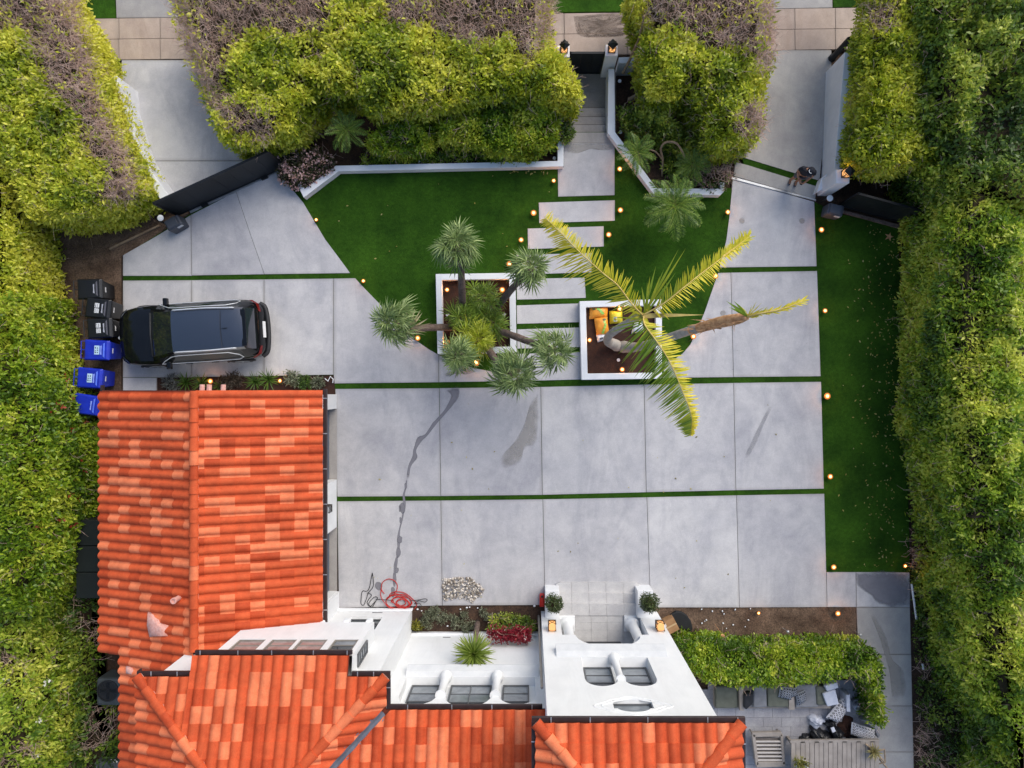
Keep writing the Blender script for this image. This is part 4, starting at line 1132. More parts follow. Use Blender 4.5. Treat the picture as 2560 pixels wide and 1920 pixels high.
# middle hedge between driveway and gate
Z = 2.6
hedge('hedge', 'long thick hedge with bare twig top between the left driveway and the entry steps', 'hedge',
      [(400, -80, Z), (425, 40, Z), (452, 115, Z), (480, 200, Z), (520, 280, Z), (545, 320, 2.0), (600, 386, 1.0), (665, 400, .6), (755, 368, .5), (790, 322, .5), (830, 282, .4), (915, 282, .4), (960, 320, .5), (1080, 318, .5), (1180, 300, .6),
       (1300, 275, .8), (1390, 282, .9), (1442, 262, 1.5), (1450, 205, 2.6), (1418, 130, 2.8), (1372, 100, 2.8), (1376, -80, 2.8)],
      Z, 0, LEAF_YEL, dens=190, tb=.52, seed=41, bump=.30, er=.6, dead_all=.20,
      dead=[[(400, -80), (800, -80), (830, 60), (740, 95), (640, 70), (590, 110), (560, 200), (620, 300), (690, 330), (640, 350), (570, 330), (500, 220), (440, 90)],
            [(960, -80), (1400, -80), (1380, 90), (1320, 160), (1270, 90), (1180, 120), (1060, 60), (960, 70)], [(590, 250), (690, 280), (680, 350), (590, 345)]])
hedge('bush', 'bright green bush at the right end of the long bed, by the steps wall', 'bush',
      [(1090, 300, 1.3), (1180, 262, 1.4), (1290, 232, 1.5), (1378, 245, 1.4), (1396, 300, 1.2), (1388, 352, .8), (1340, 384, .5), (1270, 396, .5), (1225, 378, .7), (1150, 360, .9), (1100, 350, 1.0)], 1.5, 0, LEAF_GRN, dens=260, tb=.50, seed=42, bump=.35, er=.5, L=.13, Wd=.06,
      inset=.3)
hedge('bush', 'light green bush in the middle of the long bed beside the feathery palm', 'bush',
      [(925, 330, 1.2), (985, 296, 1.3), (1060, 300, 1.3), (1085, 330, 1.1), (1080, 385, .5), (1020, 393, .4), (960, 388, .5), (925, 378, .6)], 1.25, 0, LEAF_GRN, dens=260, tb=.46, seed=43, bump=.3, er=.4, L=.13, Wd=.05, inset=.3)
hedge('ground_shrub', 'low leafy cover with pale buds along the long white wall', 'bush',
      [(900, 384, .3), (1080, 380, .3), (1140, 370, .3), (1240, 385, .3), (1240, 400, .3), (900, 408, .3)], .35, 0, LEAF_OLV, dens=240, tb=.3, seed=44, bump=.12, er=.2, L=.08, Wd=.04, inset=.12, zdrop=.25, flowers=(None, WHF, 16, .05))
hedge('vine', 'small dark vine hanging over the white wall beside the steps', 'vine',
      [(1398, 306, .5), (1425, 300, .6), (1438, 322, .5), (1432, 345, .4), (1405, 362, .4), (1392, 340, .4)], .62, .2, LEAF_DRK, dens=260, tb=.55, seed=45, bump=.1, er=.2, L=.09, Wd=.05, inset=.18, zdrop=.2)
hedge('shrub', 'dark fern like shrub low on the soil in the middle of the right bed', 'bush',
      [(1665, 372, .4), (1700, 360, .5), (1730, 400, .4), (1722, 440, .3), (1690, 452, .3), (1668, 420, .3)], .5, 0, LEAF_DRK, dens=170, tb=.30, seed=54, bump=.25, er=.3, L=.15, Wd=.05, inset=.2, zdrop=.35)
hedge('shrub', 'small dark shrub on the soil beside the slanting white wall in the right bed', 'bush',
      [(1552, 262, .4), (1575, 272, .4), (1612, 340, .4), (1632, 400, .3), (1610, 400, .3), (1560, 330, .3)], .5, 0, LEAF_DRK, dens=150, tb=.28, seed=55, bump=.25, er=.3, L=.13, Wd=.05, inset=.2, zdrop=.35)
# flowering shrub with pink blossoms
PINK = leafmat('pink_blossom', [(0, (.48, .27, .25)), (1, (.70, .50, .47))], .2)
hedge('flowering_shrub', 'shrub covered in pale pink blossoms at the left end of the long bed', 'bush',
      [(690, 392, .5), (790, 366, .6), (830, 395, .5), (835, 415, .4), (800, 440, .4), (764, 466, .3), (730, 468, .3), (700, 440, .3)], .55, 0, leafmat('shrub_leaf_dark', [(0, (.02, .025, .012)), (.5, (.05, .06, .02)), (1, (.13, .13, .05))]), dens=260, tb=.4, seed=46, bump=.12,
      er=.25, L=.09, Wd=.05, flowers=(None, PINK, 300, .085), inset=.2, zdrop=.3)
# right bed bushes
Z = 2.5
hedge('hedge', 'hedge with bare twig crown between the street gate and the right driveway', 'hedge',
      [(1588, -80, Z), (1606, 20, Z), (1604, 110, 1.0), (1590, 170, .7), (1606, 225, .7), (1612, 275, .7), (1652, 288, .7), (1700, 262, .8), (1735, 330, .5), (1745, 392, .4), (1795, 402, .4), (1858, 380, .8), (1900, 340, 1.8), (1920, 270, 2.2), (1925, 200, Z), (1945, 100, Z), (1950, -80, Z)],
      Z, 0, LEAF_YEL, dens=200, tb=.45, seed=51, bump=.38, er=.7,
      dead=[[(1600, -80), (1960, -80), (1945, 170), (1900, 190), (1860, 120), (1760, 120), (1700, 60), (1620, 70)], [(1860, 250), (1930, 250), (1915, 350), (1850, 350), (1835, 310)]], dead_all=.18)
hedge('bush', 'shaded dark green bush under the hedge in the right bed', 'bush',
      [(1560, 260, .9), (1640, 275, .9), (1690, 290, .9), (1740, 350, .8), (1730, 400, .5), (1690, 380, .6), (1640, 360, .6), (1580, 330, .7)], 1.0, 0, LEAF_DRK, dens=200, tb=.42, seed=52, bump=.35, er=.5, L=.13, Wd=.06, inset=.4, zdrop=.6)
hedge('flowering_shrub', 'sparse shrub with dark twigs at the corner by the right gate track', 'bush',
      [(1760, 415, .6), (1830, 405, .6), (1835, 440, .5), (1815, 470, .4), (1780, 478, .4), (1755, 460, .5)], .6, 0, LEAF_DRK, dens=120, tb=.3, seed=53, bump=.2, er=.3, dead_all=.45, L=.09, Wd=.05, inset=.25, zdrop=.4, flowers=(None, PINK, 25, .05))
Z = 2.8
hedge('hedge', 'rounded green hedge on the white wall right of the right driveway', 'hedge',
      [(2150, -80, 1.2), (2140, 60, 1.1), (2120, 140, 1.05), (2117, 250, 1.05), (2108, 340, 1.05), (2097, 410, 1.05), (2135, 428, 1.3), (2160, 460, 1.0), (2230, 442, 1.0), (2290, 434, 1.0), (2312, 330, 2.6), (2340, 215, Z), (2320, 120, Z), (2340, -80, Z)],
      Z, 1.0, LEAF_YEL, dens=220, tb=.42, seed=61, bump=.25, er=.6, dead=[[(2170, 10), (2240, 0), (2235, 80), (2180, 75)]], dead_all=.12)
Z = 3.6
hedge('tree', 'dark loose tree crown filling the top right corner of the garden', 'tree',
      [(2330, -80, Z), (2640, -80, Z), (2640, 560, Z), (2480, 480, Z), (2400, 460, Z), (2330, 440, 2.2), (2335, 300, 3), (2352, 210, Z), (2330, 100, Z)], Z, 0, LEAF_DRK, dens=170, tb=.46, seed=62, bump=.75, er=1.0, dead_all=.14, L=.15, Wd=.075, nscale=1.0, tv=1.4)
hedge('hedge', 'very tall dense hedge along the right lawn strip', 'hedge',
      [(2306, 425, 2.0), (2420, 405, Z), (2640, 500, Z), (2640, 1320, Z), (2480, 1340, Z), (2300, 1310, .4), (2272, 1180, .35), (2257, 1060, .35), (2252, 900, .35), (2253, 780, .35), (2258, 640, .4), (2280, 555, .6), (2296, 500, 1.0)],
      Z, 0, LEAF_OLV, dens=230, tb=.68, seed=63, bump=.5, er=1.5, dead_all=.10, tv=1.5, nscale=1.2, side_light=-.12)
hedge('tree', 'spreading tree with yellow tipped leaves at the lower right edge', 'tree',
      [(2296, 1300, .4), (2400, 1250, 2.5), (2480, 1250, Z), (2640, 1280, Z), (2640, 2010, Z), (2500, 2010, 2), (2470, 1880, 1.6), (2440, 1800, 1.2), (2395, 1740, 1.0), (2350, 1640, .7), (2334, 1540, .5), (2318, 1440, .4), (2296, 1330, .4)],
      3.4, 0, LEAF_OLV, dens=185, tb=.60, seed=64, bump=.7, er=1.3, dead_all=.16, tv=1.5, nscale=1.0, L=.14, Wd=.07, side_light=-.15)
hedge('ground_shrub', 'low leafy litter strip between the side path and the right trees', 'bush',
      [(2285, 1330, .3), (2310, 1420, .4), (2330, 1560, .4), (2360, 1700, .4), (2420, 1800, .4), (2460, 1960, .4), (2300, 1960, .2), (2292, 1640, .2), (2284, 1440, .2)], .35, 0, LEAF_DRK, dens=90, tb=.25, seed=65, bump=.2, er=.3, dead_all=.40, L=.09, Wd=.05, inset=.3, zdrop=.4)
hedge('hedge', 'square green patio hedge between the bare soil bed and the outdoor sofa', 'hedge',
      [(1686, 1588, .3), (1760, 1584, .3), (1860, 1594, .3), (2000, 1592, .3), (2140, 1596, .3), (2166, 1632, .6), (2202, 1680, 1.4), (2206, 1730, 1.4), (2186, 1732, 1.6), (2172, 1712, 1.6), (2110, 1702, 1.6), (2020, 1713, 1.6), (1850, 1722, 1.6), (1770, 1710, 1.6), (1735, 1676, 1.5)],
      1.7, 0, LEAF_GRN, dens=290, tb=.36, seed=71, bump=.2, er=.55, inset=.3, L=.11, Wd=.055)
hedge('hedge', 'narrow end of the patio hedge running down beside the side path', 'hedge',
      [(2184, 1722, 1.2), (2206, 1728, 1.2), (2204, 1775, 1.0), (2197, 1806, .8), (2187, 1808, .8), (2183, 1770, 1.0)], 1.2, 0, LEAF_GRN, dens=290, tb=.32, seed=72, bump=.08, er=.15, inset=.1, L=.11, Wd=.055)
# ------------------------------------------------------------------ palms and small plants
def curve_pts(pts, n=6): return spline(pts, n)
def frame_x(dirv, up=Vector((0, 0, 1))):
    x = Vector(dirv).normalized(); y = up.cross(x)
    if y.length < 1e-3: y = Vector((0, 1, 0))
    y.normalize(); z = x.cross(y)
    return Matrix(((x.x, y.x, z.x, 0), (x.y, y.y, z.y, 0), (x.z, y.z, z.z, 0), (0, 0, 0, 1)))

FAN_GREY = leafmat('fan_palm_grey_green', [(0, (.05, .085, .024)), (.45, (.20, .29, .09)), (1, (.56, .66, .28))], .3)
FAN_GRN = leafmat('fan_palm_green', [(0, (.05, .10, .014)), (.5, (.18, .29, .03)), (1, (.40, .50, .09))], .3)
FAN_YEL = leafmat('fan_palm_yellow_green', [(0, (.14, .19, .012)), (.5, (.42, .50, .03)), (1, (.72, .72, .10))], .35)
FAN_DRY = leafmat('fan_palm_dry', [(0, (.16, .13, .06)), (.5, (.36, .31, .16)), (1, (.60, .54, .34))], .2)
def fan_mesh(mat, seed, pet=.36, rad=.46, nseg=15, span=115):
    rg = np.random.default_rng(seed); V, Fq, T = [], [], []
    def quad(a, b, c, d_, t):
        k = len(V); V.extend([a, b, c, d_]); Fq.append([k, k + 1, k + 2, k + 3]); T.extend([t] * 4)
    w = .008
    quad((0, -w, 0), (pet, -w, .0), (pet, w, .0), (0, w, 0), .75)
    for i in range(nseg):
        a = R(-span + 2 * span * i / (nseg - 1) + rg.normal() * 3); r = rad * (.78 + .22 * math.cos(a * .7)) * rg.uniform(.85, 1.08)
        c, s = math.cos(a), math.sin(a); hw = .023
        def P(q, side, dz): return (pet + c * q * r - s * side, s * q * r + c * side, .10 * q * (1 - q) * 4 * .25 - .16 * q * q * rg.uniform(.7, 1.3) + dz)
        t = np.clip(.45 + rg.normal() * .2, 0, 1)
        m1, m2 = P(.5, -hw, .012), P(.5, hw, .012)
        quad(P(.04, -.004, 0), m1, P(.5, 0, -.006), P(.04, .004, 0), t); quad(P(.04, .004, 0), P(.5, 0, -.006), m2, P(.04, -.004, 0), min(1, t + .15))
        tip = P(1, 0, 0); k = len(V); V.extend([m1, tip, tip, P(.5, 0, -.006)]); Fq.append([k, k + 1, k + 2, k + 3]); T.extend([t, t + .2, t + .2, t])
        k = len(V); V.extend([P(.5, 0, -.006), tip, tip, m2]); Fq.append([k, k + 1, k + 2, k + 3]); T.extend([t, t + .3, t + .3, t + .1])
    me = bpy.data.meshes.new('frond')
    Fq = [f if len({V[i] for i in f}) == 4 else [f[0], f[1], f[3]] for f in Fq]
    me.from_pydata(V, [], Fq); at = me.attributes.new('tint', 'FLOAT', 'POINT'); at.data.foreach_set('value', np.clip(np.array(T, dtype=np.float32), 0, 1))
    me.materials.append(mat); return me
FANS = {k: [fan_mesh(m, 100 + i) for i in range(5)] for k, m in (('grey', FAN_GREY), ('green', FAN_GRN), ('yel', FAN_YEL), ('dry', FAN_DRY))}

def crown(t, C, axis, meshes, n, scale, lo=-30, hi=80, name='frond', seed=0, rag=0.0, dry=None):
    rd = random.Random(seed); AX = Vector(axis).normalized().to_track_quat('Z', 'Y').to_matrix().to_4x4()
    C = Vector(C) - org(t)
    for k in range(n):
        az = k * 2.39996 + rd.uniform(-.2, .2); q = k / (n - 1)
        el = R(hi - (hi - lo) * q ** .8 + rd.uniform(-7, 7))
        ms = meshes if not (dry and q > .84 and rd.random() < .6) else dry
        o = bpy.data.objects.new(name, rd.choice(ms)); link(o, t)
        s = scale * (.72 + .28 * min(1, q * 2)) * rd.uniform(.88 - rag, 1.1 + rag * .8); el -= rag * rd.uniform(0, .9) * q
        dirv = Vector((math.cos(az) * math.cos(el), math.sin(az) * math.cos(el), math.sin(el)))
        o.matrix_local = Matrix.Translation(C) @ AX @ frame_x(dirv) @ Matrix.Rotation(rd.uniform(-.5, .5), 4, 'X') @ Matrix.Scale(s, 4)
def palm_trunk(t, pts, r0, r1, mat, rings=0, n=10):
    P = curve_pts(pts, 6); rr = np.linspace(r0, r1, len(P)) * np.array([random.uniform(.93, 1.07) for _ in P])
    MB().tube(P, list(rr), n).build('trunk', mat, t, smooth=True)
def fan_palm(label, base, top, cc, zt, n, scale, kind, seed, zb=.16, r=.115):
    b = G(base[0], base[1], zb); tp = G(top[0], top[1], zt); c = G(cc[0], cc[1], zt + .28)
    t = thing('fan_palm', label, 'palm tree', b, group='fan palms in the left square planter')
    mid = b.lerp(tp, .5) + Vector((0, 0, .12))
    palm_trunk(t, [b, mid, tp, c], r, r * .85, M['bark_brown'])
    crown(t, c, (c - mid) + Vector((0, 0, .5)), FANS[kind], int(n * .82), scale, lo=-48, seed=seed, rag=.22, dry=FANS['dry'] if kind == 'grey' else None)
fan_palm('grey green fan palm leaning up over the lawn from the left planter, largest crown', (1160, 800), (1152, 668), (1142, 612), 2.5, 54, 1.1, 'grey', 1)
fan_palm('grey green fan palm leaning over the stepping stones at the planter top right corner', (1236, 778), (1299, 700), (1328, 670), 2.2, 46, 0.94, 'grey', 2)
fan_palm('grey green fan palm leaning left over the driveway edge from the planter', (1140, 818), (1024, 821), (985, 808), 2.2, 48, 1.03, 'grey', 3)
fan_palm('grey green fan palm leaning right over the pavers between the two planters', (1214, 815), (1350, 864), (1388, 876), 2.3, 42, 0.97, 'grey', 4)
fan_palm('grey green fan palm leaning down right across the grass strip below the planter', (1200, 845), (1252, 916), (1284, 938), 2.2, 46, 1.03, 'grey', 5)
fan_palm('grey green fan palm over the lower left corner of the square planter', (1165, 850), (1150, 876), (1143, 890), 1.9, 40, 0.86, 'grey', 6)
fan_palm('low green fan palm at the top of the planter cluster', (1200, 775), (1205, 750), (1207, 742), .8, 30, .84, 'green', 7, r=.08)
fan_palm('low green fan palm in the left middle of the planter cluster', (1170, 800), (1166, 797), (1163, 793), .75, 34, .92, 'green', 8, r=.08)
fan_palm('low darker green fan palm on the right of the planter cluster', (1215, 808), (1222, 806), (1227, 804), .6, 28, .84, 'green', 9, r=.08)
fan_palm('low yellow green fan palm at the bottom of the planter cluster', (1190, 832), (1194, 842), (1196, 847), 1.0, 36, 1.0, 'yel', 10, r=.08)

# feathery date palms
DATE = leafmat('date_palm_leaf', [(0, (.04, .085, .016)), (.5, (.14, .25, .032)), (1, (.36, .45, .08))], .35)
def feather_mesh(mat, seed, L=1.0, nl=26, ll=.24, lw=.022, droop=.55, vee=.35):
    rg = np.random.default_rng(seed); V, Fq, T = [], [], []
    def pos(s): return np.array((L * s * (1 - .12 * s * s), 0, .35 * L * s - droop * L * s * s))
    for i in range(8):
        a, b = pos(i / 8), pos((i + 1) / 8); k = len(V); w = .010 * (1 - i / 9)
        V += [tuple(a + (0, -w, 0)), tuple(b + (0, -w, 0)), tuple(b + (0, w, 0)), tuple(a + (0, w, 0))]; Fq.append([k, k + 1, k + 2, k + 3]); T += [.9] * 4
    for i in range(nl):
        s = .14 + .86 * i / (nl - 1); p = pos(s); tg = pos(min(1, s + .02)) - pos(s - .02); tg /= np.linalg.norm(tg)
        ln = ll * (math.sin(math.pi * (.18 + .74 * s)) * .9 + .12)
        for sd in (-1, 1):
            d_ = tg * rg.uniform(.55, .8) + np.array((0, sd, 0)) * .85 + np.array((0, 0, vee * rg.uniform(.5, 1.2))); d_ /= np.linalg.norm(d_)
            l2 = ln * rg.uniform(.85, 1.1); w = np.cross(d_, (0, 0, 1)); w = w / np.linalg.norm(w) * lw * .5
            m = p + d_ * l2 * .5 + (0, 0, .01); e = p + d_ * l2 + (0, 0, -.30 * l2); k = len(V); t = np.clip(.45 + .2 * rg.normal(), 0, 1)
            V += [tuple(p), tuple(m + w), tuple(e), tuple(m - w)]; Fq.append([k, k + 1, k + 2, k + 3]); T += [t, t, t + .1, t]
    me = bpy.data.meshes.new('frond'); me.from_pydata(V, [], Fq); at = me.attributes.new('tint', 'FLOAT', 'POINT'); at.data.foreach_set('value', np.clip(np.array(T, dtype=np.float32), 0, 1))
    me.materials.append(mat); return me
DATES = [feather_mesh(DATE, 200 + i) for i in range(5)]
def date_palm(label, base, c, z, n, s, seed, zb=.0):
    b = G(base[0], base[1], zb); cc = G(c[0], c[1], z)
    t = thing('date_palm', label, 'palm tree', b, group='feathery dwarf palms around the lawn')
    palm_trunk(t, [b, b.lerp(cc, .5) + Vector((.02, 0, .05)), cc], .09, .07, M['bark_brown'])
    crown(t, cc, (0, 0, 1), DATES, n, s, lo=-18, hi=62, seed=seed)
date_palm('large feathery dwarf palm hanging over the right white wall onto the lawn', (1676, 488), (1686, 517), 1.5, 30, 1.06, 21)
date_palm('feathery dwarf palm over the slanting white wall beside the steps landing', (1600, 400), (1592, 384), 1.3, 20, .76, 22)
date_palm('feathery dwarf palm in the shade in the middle of the right bed', (1735, 430), (1732, 412), .9, 20, .72, 23)
date_palm('feathery dwarf palm tucked into the middle of the long hedge', (870, 350), (868, 326), 1.3, 22, .74, 24)

# bare crooked branches and log in the right bed
t = thing('bare_tree', 'bare crooked tree trunk curving over the soil in the right bed', 'tree', G(1655, 440, 0))
MB().tube(curve_pts([G(1655, 440, -.05), G(1657, 400, .4), G(1652, 372, .7), G(1664, 356, .9), G(1690, 358, 1.0), G(1706, 380, 1.0), G(1712, 396, .9)], 5), .036, 8).build('trunk', M['branch'], t, smooth=True)
MB().tube(curve_pts([G(1657, 400, .4), G(1640, 380, .6), G(1618, 372, .7)], 4), .025, 6).build('branch', M['branch'], t, smooth=True)
o = MB().tube([G(1571, 250, .1), G(1590, 241, .16), G(1608, 233, .2)], [.07, .08, .08], 10).build('cut_log', M['branch'], smooth=True, angle=50); tag(o, 'pale cut log lying on the dark soil under the right hedge', 'log')
o = MB().tube(curve_pts([G(1557, 183, .3), G(1574, 150, .7), G(1594, 105, 1.4), G(1604, 70, 2.0), G(1610, 40, 2.4)], 5), [.045] * 10 + [.03] * 11, 8).build('leaning_trunk', M['branch'], smooth=True); tag(o, 'thin pale trunk leaning along the left side of the right hedge', 'trunk')

# the two bottle palms ---------------------------------------------------
KING_Y = leafmat('king_palm_leaf', [(0, (.05, .11, .014)), (.35, (.20, .32, .025)), (.65, (.58, .54, .03)), (1, (.88, .74, .08))], .4)
def king_frond(t, pts, sides, seed, lw=.042, step=.042, rach=.02):
    """sides: two tuples (length fn, forward, droop, tint fn, start, end)"""
    rg = np.random.default_rng(seed); P = [np.array(p) for p in curve_pts([G(*p) for p in pts], 10)]
    S = np.concatenate([[0], np.cumsum([np.linalg.norm(P[i + 1] - P[i]) for i in range(len(P) - 1)])]); Lt = S[-1]
    V, Fq, T = [], [], []
    def at(s):
        i = min(len(P) - 2, int(np.searchsorted(S, s, 'right')) - 1); f = (s - S[i]) / (S[i + 1] - S[i] + 1e-9)
        p = P[i] * (1 - f) + P[i + 1] * f; d_ = P[i + 1] - P[i]; return p, d_ / np.linalg.norm(d_)
    for sd, (lf, fw, dr, tf, s0, s1) in zip((1, -1), sides):
        for s in np.arange(s0 * Lt, s1 * Lt, step):
            p, tg = at(s); q = s / Lt; ln = lf(q) * rg.uniform(.66, 1.12) * (1 if rg.random() > .05 else .3)
            if ln < .02: continue
            side = np.cross((0, 0, 1), tg); side /= np.linalg.norm(side)
            d_ = side * sd + tg * fw * rg.uniform(.55, 1.45) + np.array((0, 0, rg.normal() * .14)); d_ /= np.linalg.norm(d_)
            w = np.cross(d_, (0, 0, 1.0)) ; w /= np.linalg.norm(w); w = w * .75 + np.array((0, 0, .45)); tt = np.clip(tf(q) + rg.normal() * .1, 0, 1)
            pts_ = []
            for a in (0, .3, .65, 1):
                c = p + d_ * ln * a * (1 - .1 * dr * a) + np.array((0, 0, -dr * ln * a * a)) + side * 0
                hw = lw * (.55, 1, .8, .05)[(0, .3, .65, 1).index(a)] * .5; pts_.append((c - w * hw, c + w * hw))
            k = len(V)
            for a, b in pts_: V += [tuple(a), tuple(b)]; T += [tt, tt]
            T[-1] = T[-2] = min(1, tt + .12)
            for j in range(3): Fq.append([k + 2 * j, k + 2 * j + 1, k + 2 * j + 3, k + 2 * j + 2])
    o = np_mesh('frond', V, Fq, KING_Y, t, T)
    rr = np.linspace(rach, .005, len(P)); MB().tube([Vector(p) for p in P], list(rr), 6).build('rachis', RACH, o, smooth=True)
    return o
RACH = pmat('palm_rachis', '#c0a052', '#d9c274', 8, .6)
t = thing('bottle_palm', 'grey ringed bottle palm with yellow arching fronds in the right planter', 'palm tree', G(1539, 864, .16))
zc = 6.4
def rt(m, pts, rads): 
    P = curve_pts(pts, 8); rr = np.interp(np.linspace(0, 1, len(P)), np.linspace(0, 1, len(rads)), rads)
    rr = [r_ * (1 + .035 * (k % 2)) for k, r_ in enumerate(rr)]; return m.tube(P, rr, 12)
rt(MB(), [G(1545, 867, .1), G(1538, 862, .35), G(1519, 852, .75), G(1526, 836, 1.6), G(1560, 812, 3.5), G(1592, 793, 5.6)], [.15, .19, .165, .135, .12, .11, .10, .09]).build('trunk', M['bark_grey'], t, smooth=True)
MB().tube([G(1590, 793, 5.5), G(1602, 790, 6.0), G(1607, 789, 6.45)], [.11, .10, .06], 10).build('crownshaft', pmat('crownshaft_green', '#7f8a3a', '#a9a84e', 5, .5), t, smooth=True)
YEL = lambda q: .80
king_frond(t, [(1607, 788, 6.45), (1578, 758, 6.75), (1545, 714, 6.9), (1504, 680, 6.85), (1446, 627, 6.6), (1400, 580, 6.2), (1359, 541, 5.7)],
           ((lambda q: .50 * math.sin(math.pi * min(1, .25 + q * .70)) + .08 + (.30 if .45 < q < .66 else 0), .55, .6, lambda q: .66 + .2 * q, .05, .97),
            (lambda q: .46 * (1 - .5 * q) + .04, .55, .25, lambda q: .56 + .3 * q, .06, .98)), 301)
king_frond(t, [(1607, 788, 6.45), (1660, 758, 6.75), (1710, 718, 6.9), (1754, 683, 6.8), (1808, 642, 6.5), (1875, 590, 6.0)],
           ((lambda q: (.42 - .25 * abs(q - .25)) if q < .55 else .34, 1.0 , .1, lambda q: .5 + .2 * q, .1, .97),
            (lambda q: .40 if q < .58 else .26, .35, .35, lambda q: .80, .08, .95)), 302)
king_frond(t, [(1875 - 70, 642, 6.5), (1840, 616, 6.25), (1876, 590, 6.0)], ((lambda q: .34, 3.0, .1, lambda q: .62, 0, .9), (lambda q: .3, 3.0, .1, lambda q: .7, 0, .9)), 306, step=.02)
king_frond(t, [(1609, 790, 6.45), (1612, 812, 6.6), (1645, 858, 6.7), (1676, 908, 6.6), (1707, 980, 6.3), (1729, 1042, 5.9), (1726, 1092, 5.3)],
           ((lambda q: .46 * math.sin(math.pi * min(1, .34 + q * .60)) + .04, .5, .5, lambda q: .66 + .2 * q, .03, .98),
            (lambda q: .88 * math.sin(math.pi * min(1, .38 + q * .58)) + .05, .28, .25, lambda q: .22 + .25 * q, .03, .98)), 303, lw=.05, step=.036)
for k, (tx, ty, zz) in enumerate(((1640, 664, 6.9), (1697, 622, 7.1), (1715, 620, 7.1), (1625, 690, 6.8), (1660, 672, 6.9), (1604, 716, 6.8), (1676, 700, 6.8), (1650, 690, 6.9), (1690, 680, 7.0), (1618, 705, 6.8))):
    a, b = G(1608 + k, 785, 6.45), G(tx, ty, zz); side = Vector((b - a)).cross(Vector((0, 0, 1))).normalized() * .028
    m = MB(); mid = a.lerp(b, .55) + Vector((0, 0, .06)); m.add([a - side * .5, mid - side, b, mid + side, a + side * .5], [(0, 1, 3, 4), (1, 2, 3)])
    o = m.build('leaflet', KING_Y, t); at = o.data.attributes.new('tint', 'FLOAT', 'POINT'); at.data.foreach_set('value', [.38 + .05 * (k % 4)] * 5)
a, b = G(1606, 790, 6.45), G(1763, 787, 6.6); m = MB()
m.add([a + Vector((0, -.06, 0)), a.lerp(b, .3) + Vector((0, -.05, .05)), b, a.lerp(b, .3) + Vector((0, .05, .08)), a + Vector((0, .06, .02))], [(0, 1, 3, 4), (1, 2, 3)]); m.build('spear_leaf', RACH, t)
for k in range(14):
    an = k * .9; a = G(1604, 788, 6.4); b = a + Vector((math.cos(an) * .32, math.sin(an) * .30, .12 * math.sin(k))); side = (b - a).cross(Vector((0, 0, 1))).normalized() * .03
    m = MB(); m.add([a, a.lerp(b, .5) - side + Vector((0, 0, .06)), b - Vector((0, 0, .1)), a.lerp(b, .5) + side + Vector((0, 0, .06))], [(0, 1, 2, 3)])
    o = m.build('leaflet', KING_Y, t); at = o.data.attributes.new('tint', 'FLOAT', 'POINT'); at.data.foreach_set('value', [.4 + .1 * (k % 5)] * 4)
t = thing('bottle_palm', 'leaning grey palm with brown dead sheath and one spear leaf over the right driveway', 'palm tree', G(1560, 868, .16))
rt(MB(), [G(1556, 868, .1), G(1562, 867, .3), G(1590, 868, .9), G(1640, 855, 2.2), G(1690, 838, 3.4), G(1745, 820, 4.6)], [.15, .20, .17, .14, .125, .12, .12, .12]).build('trunk', M['bark_grey'], t, smooth=True)
rt(MB(), [G(1728, 826, 4.25), G(1790, 808, 5.2), G(1840, 798, 5.8), G(1868, 792, 6.1)], [.125, .14, .15, .13, .08]).build('sheath', M['fibre'], t, smooth=True)
rg_ = random.Random(5)
for k in range(46):
    f = rg_.uniform(0, .95); a = G(1735 + 130 * f, 822 - 28 * f, 4.5 + 1.6 * f) + Vector((rg_.uniform(-.05, .05), rg_.uniform(-.15, .15), rg_.uniform(0, .14)))
    b = a + Vector((rg_.uniform(-.5, .1), rg_.uniform(-.3, .06), rg_.uniform(-.35, -.02))); m = MB(); s_ = Vector((.012, .016, 0))
    m.add([a - s_, a + s_, b], [(0, 1, 2)]); m.build('dry_strand', M['fibre'], t)
king_frond(t, [(1868, 792, 6.1), (1900, 784, 6.4), (1950, 774, 6.6), (1990, 760, 6.7), (2016, 748, 6.7)], ((lambda q: .20, 2.4, .1, lambda q: .85, .02, .97), (lambda q: .20, 2.4, .1, lambda q: .76, .02, .97)), 304, rach=.035)
for k, (tx, ty) in enumerate(((1815, 752), (1826, 760), (1834, 752), (1822, 768), (1838, 770), (1880, 762), (1892, 752), (1905, 756), (1915, 766), (1850, 764))):
    a, b = G(1866 + k * .6, 790, 6.1), G(tx, ty, 6.5); side = (b - a).cross(Vector((0, 0, 1))).normalized() * (.035 if k < 5 else .012); mid = a.lerp(b, .5) + Vector((0, 0, .05))
    m = MB(); m.add([a - side * .6, mid - side, b, mid + side, a + side * .6], [(0, 1, 3, 4), (1, 2, 3)]); o = m.build('leaflet', KING_Y, t)
    at = o.data.attributes.new('tint', 'FLOAT', 'POINT'); at.data.foreach_set('value', [(.28 if k < 5 else .8)] * 5)

